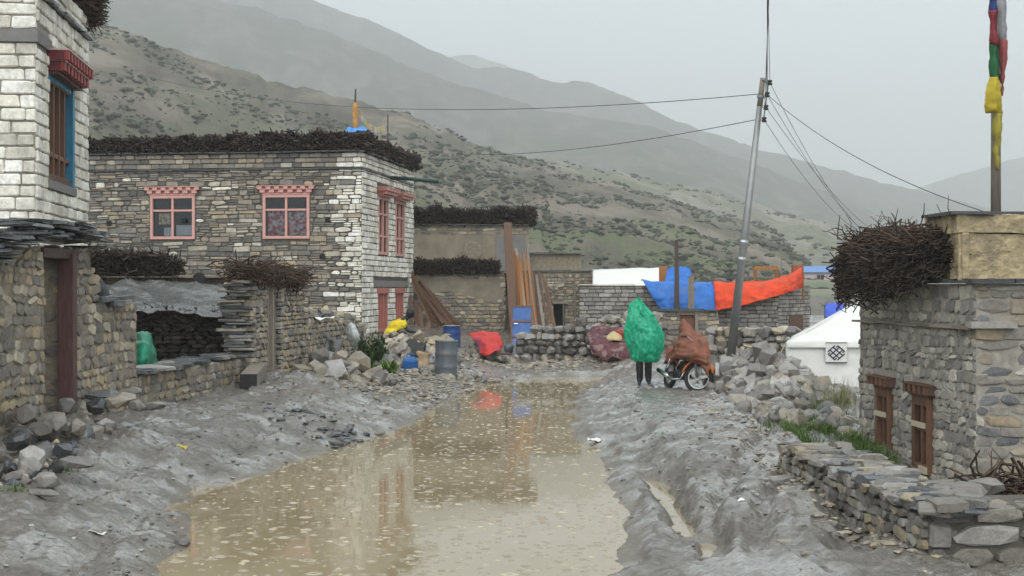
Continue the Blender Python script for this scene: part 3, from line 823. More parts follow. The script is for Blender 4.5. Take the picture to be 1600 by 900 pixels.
# shrubs on the near hillside, too many to count
def shrubs(name, label, hname, count, size, lo, m, seed, tmin=.02, thr=.0):
    V, nrow = HILLFN[hname]; V = V[:nrow]
    rg = np.random.default_rng(seed); Vs, Ts, o_ = [], [], 0
    pr = [proto_np(p) for p in PROTO['rock']]
    got = 0
    for _ in range(count * 8):
        if got >= count: break
        i = int((tmin + (1 - tmin) * rg.uniform()) * (nrow - 1)); j = rg.integers(0, V.shape[1])
        p = V[i, j]
        f = fbm(np.array([p[0] * .035]), np.array([p[1] * .035]), seed, 3)[0] + .5 * fbm(np.array([p[0] * .16]), np.array([p[1] * .10]), seed + 1, 2)[0]
        if f < thr + rg.uniform(-.12, .12): continue
        got += 1
        Vp, T = pr[rg.integers(0, len(pr))]
        s = size * (.22 + .78 * rg.uniform() ** 2.6)
        q = Vp * np.array([s * rg.uniform(.8, 1.9), s * rg.uniform(.8, 1.4), s * rg.uniform(.5, .8)])
        a = rg.uniform(0, 6.28); c, d = math.cos(a), math.sin(a)
        q = np.stack([q[:, 0] * c - q[:, 1] * d, q[:, 0] * d + q[:, 1] * c, q[:, 2]], 1) + p + np.array([rg.uniform(-1, 1), rg.uniform(-1, 1), 0])
        Vs.append(q); Ts.append(T + o_); o_ += len(q)
    o = np_mesh(name, np.concatenate(Vs), np.concatenate(Ts), m)
    return tag(o, label, 'shrubs', kind='stuff')
M['shrub'] = mat('hill_shrub', (.045, .050, .032), .95, .35, 1.5, 0, piece=.5)
shrubs('hill_shrubs', 'dark juniper scrub scattered over the scree hillside', 'scrub_hillside', 15000, 1.15, 0, M['shrub'], 77, thr=.0)
shrubs('spur_shrubs', 'low bushes scattered over the pale green spur', 'low_grassy_spur', 1100, 2.4, 0, M['shrub'], 88, thr=.05)

# ---------------------------------------------------------------- haze: rain-filled air
hz = MB().box((0, 1650, 238), (7600, 3700, 484))
hm = bpy.data.materials.new('rain_haze'); hm.use_nodes = True
hn, hl = hm.node_tree.nodes, hm.node_tree.links
hn.clear()
ho = hn.new('ShaderNodeOutputMaterial'); hv = hn.new('ShaderNodeVolumePrincipled')
hv.inputs['Color'].default_value = (.975, .985, .99, 1)
hv.inputs['Density'].default_value = .00075
hv.inputs['Anisotropy'].default_value = .55
hl.new(hv.outputs[0], ho.inputs['Volume'])
haze = hz.build('haze', hm)
tag(haze, 'pale rain haze filling the valley', 'haze', kind='stuff')

# ================================================================ houses and walls
Zv = Vector((0, 0, 1))
def dirn(vpx):                                            # horizontal direction that runs towards a vanishing point
    return Vector(((vpx - CX) / F_PX, 1, 0)).normalized()

def timber_window(parent, o, u, n, p0, p1, q0, q1, m, lintel=.24, proj=.1, bars=(.5,), transom=(.68,), fw=.075, over=.13, rows=2, dent_m=None, gap_m=None, board_m=None, curtain=None, depth=.06, back=.24, nd=6, pane_m=None):
    """frame with mullions, panes and a stepped lintel of dentils, as children of the house"""
    o, u, n = Vector(o), Vector(u).normalized(), Vector(n).normalized()
    L = WL[parent]
    def pt(a, z, d=0): return o + u * a + Zv * z + n * d
    w = bpy.data.objects.new('window', None); COL.objects.link(w); w.parent = parent; w.location = pt((p0 + p1) / 2, q0) - L; WL[w] = pt((p0 + p1) / 2, q0)
    fr = MB()
    d0 = -depth
    def bar(a0, a1, z0, z1, d=d0, t=.09): fr.obox(pt(a0, z0, d), u * (a1 - a0), Zv * (z1 - z0), n * t)
    bar(p0, p0 + fw, q0, q1); bar(p1 - fw, p1, q0, q1); bar(p0 + fw, p1 - fw, q0, q0 + fw); bar(p0 + fw, p1 - fw, q1 - fw, q1)
    iw, ih = p1 - p0 - 2 * fw, q1 - q0 - 2 * fw
    xe = [0] + list(bars) + [1]; ze = [0] + list(transom) + [1]
    for b_ in bars: bar(p0 + fw + iw * b_ - fw * .4, p0 + fw + iw * b_ + fw * .4, q0 + fw, q1 - fw, d0 + .003, .075)
    for t_ in transom: bar(p0 + fw, p1 - fw, q0 + fw + ih * t_ - fw * .35, q0 + fw + ih * t_ + fw * .35, d0 + .006, .065)
    fr.build('frame', m, w, bevel=.006)
    for i in range(len(xe) - 1):
        for j in range(len(ze) - 1):
            MB().obox(pt(p0 + fw + iw * xe[i] + .005, q0 + fw + ih * ze[j] + .005, d0 + .015), u * (iw * (xe[i + 1] - xe[i]) - .01), Zv * (ih * (ze[j + 1] - ze[j]) - .01), n * .008).build('pane', pane_m or M['glass'], w)
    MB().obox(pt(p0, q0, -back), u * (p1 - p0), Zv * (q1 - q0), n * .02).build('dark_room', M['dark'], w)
    if curtain:
        for (c0, c1, z0_, z1_, cm) in curtain:
            a0, a1 = p0 + fw + iw * c0, p0 + fw + iw * c1
            sheet('curtain', [[pt(a0 + (a1 - a0) * k / 4, q0 + fw + ih * z, -.085 - .015 * (k % 2)) for k in range(5)] for z in (z0_, (z0_ + z1_) / 2, z1_)], cm, w, k=4, fold=.015, fscale=8)
    if lintel:
        dm = dent_m or m
        zt = q1
        MB().obox(pt(p0 - .02, zt + .004, -.1), u * (p1 - p0 + .04), Zv * .035, n * (.1 + proj * .5)).build('lintel_board', m, w)
        hgt = (lintel - .05) / rows
        for r_ in range(rows):
            z0_ = zt + .04 + r_ * hgt
            ext = over * (r_ + 1) / rows
            pj = proj * (.6 + .4 * (r_ + 1) / rows)
            MB().obox(pt(p0 - ext, z0_ + .004, -.1), u * (p1 - p0 + 2 * ext), Zv * (hgt - .006), n * (.1 + pj - .05)).build('lintel_core', gap_m or M['pink_dark'], w)
            tot = p1 - p0 + 2 * ext; k = nd + r_
            for i in range(k):
                a = p0 - ext + tot * (i + (.0 if r_ % 2 else .0)) / (k - .45)
                MB().obox(pt(a, z0_ + .012, pj - .052), u * (tot / (k - .45) * .55), Zv * (hgt - .022), n * .055).build('dentil', dm, w)
            MB().obox(pt(p0 - ext - .01, z0_ + hgt - .004, -.1), u * (tot + .02), Zv * .02, n * (.1 + pj + .012)).build('lintel_board', board_m or dm, w)
    return w

def slate_ledge(parent, o, u, n, width, z, out=.09, th=.035, m=None):
    """thin projecting slates laid end to end"""
    o, u, n = Vector(o), Vector(u).normalized(), Vector(n).normalized(); a = 0
    while a < width:
        w = min(random.uniform(.45, .9), width - a)
        t = th * random.uniform(.7, 1.2); e = out * random.uniform(.75, 1.15)
        MB().obox(o + u * (a + .005) + Zv * (z + random.uniform(-.008, .008)) - n * .1, u * max(.03, w - .012), Zv * t, n * (.1 + e)).build('slate', m or M['slate'], parent)
        a += w

def brush(name, parent, boxes, m, r=(.006, .016), ln=(.25, .7), out=None, bend=.1, ends=False):
    """sticks heaped in boxes: (corner, u, width, n, depth, z0, z1, count)"""
    A, B = [], []
    for (o, u, width, n, dep, z0, z1, cnt) in boxes:
        o, u, n = Vector(o), Vector(u).normalized(), Vector(n).normalized()
        for _ in range(cnt):
            a = random.uniform(0, width); zt = z0 + (z1 - z0) * (.9 + (.16 if ends else .3) * float(vnoise(np.array([a * 2.3 + width]), np.array([a * .7]), 5)[0]) + .08 * math.sin(a * 9 + width))
            z = random.uniform(z0, zt) if random.random() < .7 else zt - abs(random.gauss(0, .05))
            d = random.uniform(-dep, 0) if random.random() < .35 else -abs(random.gauss(0, .08))
            c = o + u * a + Zv * z + n * d
            dd = (u * random.gauss(0, .55) + n * random.gauss(.25, .8) + Zv * random.gauss(0, .35)).normalized()
            if ends: dd = (u * random.gauss(0, .35) + n * random.gauss(1, .4) + Zv * random.gauss(-.05, .22)).normalized() if random.random() < .75 else dd
            L_ = random.uniform(*ln) * .5
            A.append(c - dd * L_); B.append(c + dd * L_)
    o_ = sticks(name, A, B, RNG.uniform(r[0], r[1], len(A)), m, parent, bend)
    o_['kind'] = 'stuff'
    return o_

M['red_dark'] = mat('dark_maroon', (.10, .015, .018), .5, .15, 9, .1)
M['pink_pale'] = mat('faded_pink_trim', (.50, .36, .32), .6, .15, 9, .1)
# ---------------------------------------------------------------- tall white stone house on the left
wd = dirn(550); wn_ = Vector((wd.y, -wd.x, 0)); wu = -wn_            # side runs away, its outside faces the street
wc = P(55, 450, 20.0); wc.z = 0
wz0 = .45
white_house = thing('stone_house', (wc.x - 1, wc.y + 1.5, wz0), 'tall house of whitewashed stone blocks with a blue-framed upper window', 'house')
mb = MB()
win_w = (.85, 2.65, 3.69, 5.18)
wall_panel(mb, wc, wd, wn_, 3.9, wz0, 6.55, [win_w], .35)
fl = wc + wu * 3.2
wall_panel(mb, fl, -wu, -wd, 3.2, wz0, 6.55)
wall_panel(mb, wc + wd * 3.9, wu, wd, 3.2, wz0, 6.55)
wall_panel(mb, fl, wd, -wn_, 3.9, wz0, 6.55)
mb.add([wc + Zv * 6.55, wc + wd * 3.9 + Zv * 6.55, fl + wd * 3.9 + Zv * 6.55, fl + Zv * 6.55], [[0, 1, 2, 3]])
mb.build('wall', M['mortar_grey'], white_house)
pc = Pieces()
def wpick(c, z): return M['white_stone']
stone_face(pc, wc, wd, wn_, 3.9, 2.2, 6.15, (.155, .19), (.26, .46), M['white_stone'], openings=[(.8, 2.7, 3.62, 5.5), (0, .9, 5.48, 5.66)], proud=.03)
stone_face(pc, wc, wd, wn_, 3.9, 6.2, 6.55, (.155, .19), (.26, .46), M['white_stone'], proud=.03)
stone_face(pc, wc + wu * .9, -wu, -wd, .9, 2.2, 5.48, (.155, .2), (.2, .5), M['white_stone'], proud=.03)
stone_face(pc, wc + wu * .9, -wu, -wd, .9, 5.66, 6.55, (.155, .2), (.3, .6), M['white_stone'], proud=.03)
pc.finish(white_house)
MB().obox(wc + wu * 1.5 - wd * .05 + Zv * 5.49, -wu * 1.54, Zv * .165, wd * .3).build('cement_band', M['cement'], white_house)
MB().obox(wc - wd * .04 + Zv * 5.492 - wn_ * .2, wn_ * .245, Zv * .16, wd * .95).build('cement_band', M['cement'], white_house)
MB().obox(wc + wd * .7 + Zv * 3.56 - wn_ * .2, wn_ * .25, Zv * .12, wd * 2.1).build('window_sill', M['cement'], white_house)
slate_ledge(white_house, wc, wd, wn_, 3.95, 6.155, .12, .04)
timber_window(white_house, wc, wd, wn_, .85, 2.65, 3.69, 5.18, M['brown_wood'], lintel=.34, proj=.3, bars=(.25, .5, .75), transom=(.22,), fw=.1, over=.12, rows=2, dent_m=M['red_paint'], gap_m=M['red_dark'], board_m=M['pink_pale'], depth=.09, back=.34, nd=8)
MB().obox(wc + wd * 2.52 + Zv * 3.66 - wn_ * .13, wd * .16, Zv * 1.54, wn_ * .17).build('window_jamb', M['blue_paint'], white_house, bevel=.01)
MB().obox(wc + wd * .8 + Zv * 5.10 - wn_ * .2, wd * 1.72, Zv * .09, wn_ * .22).build('window_head', M['blue_paint'], white_house, bevel=.01)
pp = wc + wd * .75 + Zv * 6.36
MB().tube([pp - wn_ * .2, pp + wn_ * .28 - wd * .03, pp + wn_ * .72 - wd * .05 - Zv * .02], [.075, .075, .075], 12).build('drain_pipe', M['black'], white_house, smooth=True)
fw1 = thing('firewood_stack', wc + wd * 2 + Zv * 6.55, 'dark brushwood piled on the roof edge of the tall white house', 'firewood')
brush('sticks', fw1, [(wc + wd * .4 + wn_ * .05, wd, 3.9, wn_, .5, 6.58, 7.2, 1500), (wc + wd * 3.7 + wn_ * .12, wd, .55, wn_, .6, 6.45, 6.9, 700)], M['twig_brown'], (.006, .014), (.2, .55))

# ---------------------------------------------------------------- two-storey grey stone house
hd = dirn(1130); hn_ = Vector((hd.y, -hd.x, 0)); hu = -hn_
hc = P(565, 450, 38.0); hc.z = 0
HZ0, HZ1 = .75, 5.70
stone_house = thing('stone_house', (hc.x - 3, hc.y + 3, HZ0), 'two-storey grey stone house with pink windows and white side wall', 'house')
sw_ops = [(1.78, 2.95, 3.06, 4.64), (3.9, 5.05, 3.06, 4.64), (1.75, 2.95, .95, 2.16), (3.9, 5.0, .95, 2.16)]
fr_ops = [(10 - 2.637, 10 - 1.38, 3.43, 4.58), (10 - 5.71, 10 - 4.48, 3.43, 4.58)]
fo = hc + hu * 10
mb = MB()
wall_panel(mb, hc, hd, hn_, 6.35, HZ0, HZ1, sw_ops, .3)
wall_panel(mb, fo, -hu, -hd, 10, HZ0, HZ1, fr_ops, .3)
wall_panel(mb, hc + hd * 6.35, hu, hd, 10, HZ0, HZ1)
wall_panel(mb, fo, hd, hu, 6.35, HZ0, HZ1)
mb.add([hc + Zv * HZ1, hc + hd * 6.35 + Zv * HZ1, fo + hd * 6.35 + Zv * HZ1, fo + Zv * HZ1], [[0, 1, 2, 3]])
mb.build('wall', M['mortar'], stone_house)
pc = Pieces()
lint = [(a - .14, b + .14, d, d + .25) for a, b, c, d in sw_ops[:2]]
stone_face(pc, hc, hd, hn_, 6.35, .95, 5.22, (.135, .17), (.26, .48), M['white_stone'], openings=[*sw_ops, *lint, (1.2, 5.6, 2.17, 2.36)], proud=.02)
stone_face(pc, hc, hd, hn_, 6.35, 5.27, 5.66, (.12, .14), (.26, .48), M['white_stone'], proud=.03)
def hpick(c, z):
    edge = 10 - c
    lim = .45 + .35 * math.sin(z * 23) + (.25 if random.random() < .3 else 0)
    if edge < lim: return M['white_stone']
    return M['white_stone'] if random.random() < .02 else M['ashlar']
lint = [(a - .15, b + .15, d, d + .25) for a, b, c, d in fr_ops]
stone_face(pc, fo, -hu, -hd, 10, 1.3, 5.22, (.085, .155), (.16, .55), M['ashlar'], openings=[*fr_ops, *lint], proud=.02, pick=hpick, u0=2.3, jit=.05, joint=.012, split=.35, wave=.015)
stone_face(pc, fo, -hu, -hd, 10, 5.27, 5.66, (.09, .14), (.18, .5), M['ashlar'], proud=.035, pick=lambda c, z: M['white_stone'] if 10 - c < .6 + .3 * math.sin(z * 40) else M['ashlar'], u0=2.3)
pc.finish(stone_house)
slate_ledge(stone_house, fo + (-hu) * 2.2, -hu, -hd, 7.85, 5.225, .07, .035)
slate_ledge(stone_house, fo + (-hu) * 2.2, -hu, -hd, 7.9, 5.665, .14, .04)
slate_ledge(stone_house, hc, hd, hn_, 6.4, 5.225, .07, .035)
slate_ledge(stone_house, hc, hd, hn_, 6.45, 5.67, .14, .04)
MB().obox(hc + hd * 1.2 + Zv * 2.175 - hn_ * .2, hd * 4.4, Zv * .18, hn_ * .235).build('cement_band', M['cement'], stone_house)
def curtain_mat(name, cols, sc):
    m, n, l, b, out = nmat(name)
    g = n.new('ShaderNodeNewGeometry')
    v = N(n, 'ShaderNodeTexVoronoi', Scale=sc); l.new(g.outputs['Position'], v.inputs['Vector'])
    s = n.new('ShaderNodeSeparateColor'); l.new(v.outputs['Color'], s.inputs[0])
    r_ = ramp(n, [(i / len(cols), c) for i, c in enumerate(cols)], 'CONSTANT'); l.new(s.outputs[0], r_.inputs[0])
    l.new(r_.outputs[0], b.inputs['Base Color']); b.inputs['Roughness'].default_value = .8
    return m
M['flower'] = curtain_mat('floral_curtain', [(.48, .09, .11), (.75, .50, .52), (.60, .18, .20), (.62, .64, .60), (.45, .08, .12), (.80, .68, .66)], 13)
M['pale_cloth'] = mat('pale_cloth', (.72, .74, .74), .8, .15, 6, .1)
M['picture'] = curtain_mat('paper_picture', [(.75, .65, .42), (.62, .48, .22), (.78, .74, .62), (.5, .32, .16)], 20)
for k, (a, b, c, d) in enumerate(fr_ops):
    cur = [(.03, .97, .02, .66, M['flower'])] if k == 0 else [(.12, .42, .32, .62, M['picture']), (.25, .48, .02, .24, M['pale_cloth']), (.56, .97, .02, .30, M['pale_cloth'])]
    timber_window(stone_house, fo, -hu, -hd, a, b, c, d, M['pink'], lintel=.23, proj=.1, curtain=cur, depth=.05, back=.29)
for (a, b, c, d) in sw_ops[:2]:
    timber_window(stone_house, hc, hd, hn_, a, b, c, d, M['pink'], lintel=.23, proj=.34, depth=.05, transom=(.3, .72), nd=7, back=.29)
for (a, b, c, d) in sw_ops[2:]:
    w = timber_window(stone_house, hc, hd, hn_, a, b, c, d, M['pink_dark'], lintel=0, depth=.08, bars=(.33, .66), transom=(), fw=.09, back=.29, pane_m=M['pink_dark'])
    MB().obox(hc + hd * (a - .08) + Zv * (d - .16) - hn_ * .05, hd * (b - a + .16), Zv * .15, hn_ * .09).build('door_head', M['pink_dark'], w)
pp = hc + hd * 3.3 + Zv * 5.25
M['green_pipe'] = mat('dark_green_pipe', (.015, .045, .035), .35, .2, 9, 0)
MB().tube([pp - hn_ * .1, pp + hn_ * .7 - Zv * .06, pp + hn_ * 1.38 - Zv * .14], .055, 10).build('drain_pipe', M['green_pipe'], stone_house, smooth=True)
for (a, z) in ((5.15, 3.85), (9.05, 3.86), (3.1, 3.8), (8.9, 2.9)):
    MB().obox(fo - hu * a - hd * .06 + Zv * z, -hu * .13, Zv * .13, hd * .02).build('vent_hole', M['dark'], stone_house)
fw2 = thing('firewood_stack', hc + Zv * 5.7, 'long brushwood stack lining the flat roof of the two-storey house', 'firewood')
brush('sticks', fw2, [(fo - hu * 1.9 - hd * .12, -hu, 8.1, -hd, .7, 5.72, 6.15, 4600), (hc + hn_ * .12 - hd * .1, hd, 6.6, hn_, .7, 5.72, 6.12, 3600)], M['twig'], (.014, .040), (.12, .4), bend=.07, ends=True)
MB().obox(fo - hu * 1.9 + hd * .1 + Zv * 5.705, -hu * 7.95, Zv * .33, hd * .6).build('stack_core', M['dung'], fw2)
MB().obox(hc - hn_ * .1 + Zv * 5.705 + hd * .7, hd * 5.7, Zv * .31, -hn_ * .6).build('stack_core', M['dung'], fw2)

# roof clutter: blue sheeting, prayer-flag mast
M['blue_tarp'] = mat('blue_tarpaulin', (.035, .15, .46), .35, .25, 5, .4, bdist=.02)
M['sky_tarp'] = mat('pale_blue_plastic', (.14, .36, .52), .3, .25, 8, .4)
rp = P(560, 208, 38.4)
tag(sheet('blue_plastic', [[rp + Vector((-.35 + .14 * i, -.25 + .13 * j, .05 * math.sin(i * 2.1 + j) + (.12 if 0 < j < 4 and 0 < i < 5 else -.06))) for i in range(6)] for j in range(5)], mat('bright_blue_plastic', (.05, .23, .55), .3, .25, 8, .4), k=4, fold=.09, fscale=7, seed=4), 'crumpled bright blue plastic at the foot of the roof mast', 'plastic sheet')
rp = P(470, 209, 38.5)
tag(sheet('plastic_sheet', [[rp + Vector((-.35 + .14 * i, -.25 + .12 * j, .04 * math.sin(i * 1.7) + (.05 if 0 < i < 4 else -.04) - .02 * i)) for i in range(5)] for j in range(4)], M['sky_tarp'], k=4, fold=.05, fscale=6, seed=8), 'pale blue plastic scrap lying on the brushwood roof stack', 'plastic sheet')
mast = thing('prayer_flag_mast', P(555, 212, 38.5), 'short wooden mast with faded prayer flags on the two-storey house', 'flag mast')
b0 = P(555, 214, 38.5)
MB().tube([b0, b0 + Vector((.0, 0, .7)), b0 + Vector((.01, 0, 1.25))], [.035, .03, .02], 7).build('mast', M['dark_wood'], mast)
M['saffron'] = mat('saffron_cloth', (.42, .22, .07), .8, .3, 9, .2)
MB().tube([b0 + Zv * z for z in (.15, .4, .62, .8, .9)], [.045, .07, .06, .075, .03], 7).build('wrapped_cloth', M['saffron'], mast)
pa, pb = b0 + Zv * .85, P(606, 210, 40.5) + Zv * .3
MB().tube([pb - Zv * .5, pb + Zv * .25], .02, 6).build('short_mast', M['dark_wood'], mast)
pts = [pa.lerp(pb, t) - Zv * .30 * math.sin(t * math.pi) for t in [i / 12 for i in range(13)]]
MB().tube(pts, .006, 5).build('cord', M['pale_wood'], mast)
fcol = [mat('faded_flag', c, .8, .2, 9, .1) for c in ((.45, .40, .30), (.40, .26, .12), (.42, .40, .36), (.36, .38, .28), (.44, .36, .10))]
for i in range(11):
    a, b_ = pts[i], pts[i + 1]; c = a.lerp(b_, .85)
    sheet('prayer_flag', [[a, a.lerp(c, .5), c], [a - Zv * .09, a.lerp(c, .5) - Zv * .1 + Vector((0, .04, 0)), c - Zv * .08], [a - Zv * .17, a.lerp(c, .5) - Zv * .19, c - Zv * .16]], fcol[i % 5], mast, k=2, fold=.02, fscale=9)

# ---------------------------------------------------------------- mud-plastered house behind, in two steps
def block_house(root, o, u, width, depth, z0, z1, m, ops=()):
    u = Vector(u).normalized(); n = Vector((u.y, -u.x, 0))
    if n.y > 0: n = -n
    mb = MB(); o = Vector(o)
    wall_panel(mb, o, u, n, width, z0, z1, ops)
    wall_panel(mb, o + u * width, -n, u, depth, z0, z1)
    wall_panel(mb, o, -n, -u, depth, z0, z1)
    mb.add([o + Zv * z1, o + u * width + Zv * z1, o + u * width - n * depth + Zv * z1, o - n * depth + Zv * z1], [[0, 1, 2, 3]])
    return mb, n
mo = P(600, 450, 47); mo.z = 0; mu = Vector((1, .03, 0)).normalized()
mud_house = thing('mud_house', (-1.5, 48, .8), 'stepped mud-plastered house with brushwood edging beside the two-storey house', 'house')
w1 = (826 - 600) / F_PX * 47
mb, mn = block_house(mud_house, mo, mu, w1, 5, .6, 4.15, M['plaster'])
mb.build('wall', M['plaster'], mud_house)
lo = P(600, 450, 44.5); lo.z = 0; w2 = (788 - 600) / F_PX * 44.5
mb, mn2 = block_house(mud_house, lo, mu, w2, 2.45, .5, 2.62, M['plaster'])
mb.build('lower_wall', M['plaster'], mud_house)
pc = Pieces()
stone_face(pc, lo, mu, mn2, w2, .6, 2.05, (.09, .15), (.13, .36), M['rubble'], 'rub', proud=.03, depth=.16, jit=.15, joint=.02, top=lambda c: 1.95 + .2 * math.sin(c * 1.3), u0=.6)
stone_face(pc, lo + mu * w2, -mn2, mu, 2.4, .6, 2.55, (.1, .16), (.15, .38), M['rubble'], 'rub', proud=.03, depth=.16, jit=.15, joint=.02)
stone_face(pc, mo, mu, mn, w1, 3.85, 4.15, (.09, .14), (.15, .4), M['rubble'], 'rub', proud=.01, depth=.12, jit=.1, joint=.02, u0=.8)
stone_face(pc, mo + mu * w1, -mn, mu, 5, .9, 4.1, (.1, .16), (.15, .38), M['rubble'], 'rub', proud=.01, depth=.12, jit=.1, joint=.02)
stone_face(pc, lo, mu, mn2, w2, 2.4, 2.6, (.09, .12), (.15, .4), M['rubble'], 'rub', proud=.0, depth=.12, jit=.1, joint=.02, u0=.6)
pc.finish(mud_house)
slate_ledge(mud_house, mo + mu * .6, mu, mn, w1 - .6, 4.155, .14, .04); slate_ledge(mud_house, lo + mu * .6, mu, mn2, w2 - .6, 2.625, .12, .04)
MB().obox(mo + mu * (w1 - 1.05) + Zv * 2.7 + mn * .01, mu * .95, Zv * 1.1, mn * .015).build('cement_patch', M['cement'], mud_house)
dsk = P(738, 393, 46.9)
MB().lathe([(.30, 0), (.30, .02), (.26, .03)], 20, Matrix.Translation(dsk - Vector((0, .05, -.02))) @ Matrix.Rotation(R(90), 4, 'X')).build('plaster_disc', M['mortar_tan'], mud_house)
MB().obox(lo + mu * (w2 - .2) + Zv * 1.9 - mn2 * .6, mu * .5, Zv * .7, mn2 * .1).build('lower_recess', M['dark'], mud_house)
fw3 = thing('firewood_stack', mo + mu * 2 + Zv * 4.2, 'brushwood edging along the upper roof of the mud house', 'firewood')
brush('sticks', fw3, [(mo + mu * .5 + mn * .1, mu, w1 - .35, mn, .6, 4.2, 4.72, 3000), (mo + mu * (w1 + .1) + mn * .05, -mn, 1.0, mu, .4, 4.2, 4.65, 700)], M['twig'], (.010, .028), (.15, .45), ends=True)
MB().obox(mo + mu * .5 + Zv * 4.2 - mn * .1, mu * (w1 - .6), Zv * .38, -mn * .5).build('stack_core', M['dung'], fw3)
fw4 = thing('firewood_stack', lo + mu * 2 + Zv * 2.66, 'brushwood edging along the lower roof of the mud house', 'firewood')
brush('sticks', fw4, [(lo + mu * .5 + mn2 * .12, mu, w2 - .7, mn2, .5, 2.6, 3.02, 3600)], M['twig'], (.010, .028), (.15, .4), ends=True)
MB().obox(lo + mu * .5 + Zv * 2.67 - mn2 * .08, mu * (w2 - 1.0), Zv * .27, -mn2 * .5).build('stack_core', M['dung'], fw4)

# roofless stone byre to its right
so = P(818, 450, 46.0); so.z = 0; su = Vector((1, .12, 0)).normalized(); sw2 = 2.15
byre = thing('stone_byre', (so.x + 1, so.y + 1, .7), 'low roofless stone byre between mud house and tarp-covered wall', 'outbuilding')
bop = [(.95, 1.3, .7, 1.65)]
mb, bn = block_house(byre, so, su, sw2, 3, .6, 2.66, M['mortar_tan'], bop)
mb.build('wall', M['mortar_tan'], byre)
pc = Pieces()
stone_face(pc, so, su, bn, sw2, .65, 2.6, (.08, .13), (.09, .24), M['rubble'], 'rub', openings=bop, proud=.03, depth=.14, jit=.2, joint=.015)
stone_face(pc, so + su * sw2, -bn, su, 3, .65, 2.6, (.09, .15), (.12, .3), M['rubble'], 'rub', proud=.03, depth=.14, jit=.2, joint=.015)
pc.finish(byre)
MB().obox(so + su * .9 + Zv * 1.66 + bn * .02, su * .5, Zv * .07, bn * .08).build('lintel', M['grey_wood'], byre)
MB().obox(so + su * .96 + Zv * .7 - bn * .28, su * .33, Zv * .95, bn * .02).build('dark_doorway', M['dark'], byre)
slate_ledge(byre, so, su, bn, sw2, 2.665, .08, .035); slate_ledge(byre, so + su * sw2, -bn, su, 3, 2.665, .08, .035)
MB().obox(so + su * .1 - bn * 1.6 + Zv * 2.7, su * 2.0, Zv * .55, -bn * .4).build('back_wall', M['mortar_tan'], byre)
slate_ledge(byre, so + su * .1 - bn * 1.55, su, bn, 2.0, 3.255, .1, .04)
for a in (.12, 1.62): MB().tube([so + su * a + bn * .12 + Zv * .7, so + su * (a - .02) + bn * .09 + Zv * 2.55], .03, 6).build('post', M['grey_wood'], byre)

# ---------------------------------------------------------------- compound wall along the left of the street
ld = dirn(1026); ln_ = Vector((ld.y, -ld.x, 0))
def lpt(D): return Vector((-5.53 + .0983 * (D - 15.9), D, 0))
lo_ = lpt(13.2); LL = 20.05 - 13.2
comp = thing('compound_wall', lpt(17), 'tall brown rubble compound wall with a doorway under a slate coping', 'wall')
comp.location.z = .4; WL[comp] = Vector(comp.location)
dop = (17.05 - 13.2, 17.85 - 13.2, .3, 2.62)
def ctop(c):
    D = 13.2 + c
    return 2.4 + .3 * min(1, max(0, (D - 15.7) / 1.0)) if D < 18.4 else (2.68 - (D - 18.4) * 1.7 if D < 18.85 else 1.92)
mb = MB()
wall_panel(mb, lo_, ld, ln_, 18.45 - 13.2, .2, 2.62, [dop], .5)
wall_panel(mb, lpt(18.45), ld, ln_, 1.62, .2, 1.9)
mb.add([lpt(18.45) + Zv * 1.9, lpt(20.06) + Zv * 1.9, lpt(20.06) + Zv * 1.9 - ln_ * .5, lpt(18.45) + Zv * 1.9 - ln_ * .5], [[0, 1, 2, 3]])
mb.add([lo_ + Zv * 2.62, lpt(18.45) + Zv * 2.62, lpt(18.45) + Zv * 2.62 - ln_ * .5, lo_ + Zv * 2.62 - ln_ * .5], [[0, 1, 2, 3]])
wall_panel(mb, lpt(18.45), -ln_, ld, .5, 1.9, 2.62)
wall_panel(mb, lpt(20.06), -ln_, ld, .5, .2, 1.9)
wall_panel(mb, lpt(18.45) - ln_ * .5, ld, -ln_, 1.62, .2, 1.9)
mb.build('wall', M['mortar_tan'], comp)
pc = Pieces()
stone_face(pc, lo_, ld, ln_, LL, .3, 2.64, (.07, .16), (.10, .34), M['rubble'], 'rub', openings=[dop], proud=.018, depth=.18, jit=.35, joint=.012, top=ctop, wave=.02, u0=1.6)
# the doorway's far cheek, facing back down the street
stone_face(pc, lpt(17.85) - ln_ * .5, ln_, -ld, .5, .4, 2.62, (.09, .17), (.14, .4), M['rubble'], 'rub', proud=.02, depth=.16, jit=.1, joint=.015)
pc.finish(comp)
dp = lpt(17.83)
MB().obox(dp - ln_ * .12 + Zv * .5 - ld * .13, ld * .13, Zv * 2.06, ln_ * .2).build('door_post', mat('weathered_maroon_wood', (.085, .045, .042), .55, .4, 5, .4, stretch=(12, 12, 1.0)), comp, bevel=.01)
MB().obox(lpt(16.95) - ln_ * .42 + Zv * 2.5, ld * 1.0, Zv * .12, ln_ * .46).build('door_lintel', M['dark_wood'], comp, bevel=.01)
MB().obox(lpt(17.0) - ln_ * .75 + Zv * .3, ld * 1.2, Zv * 2.3, ln_ * .03).build('door_shadow_board', M['dark_wood'], comp)
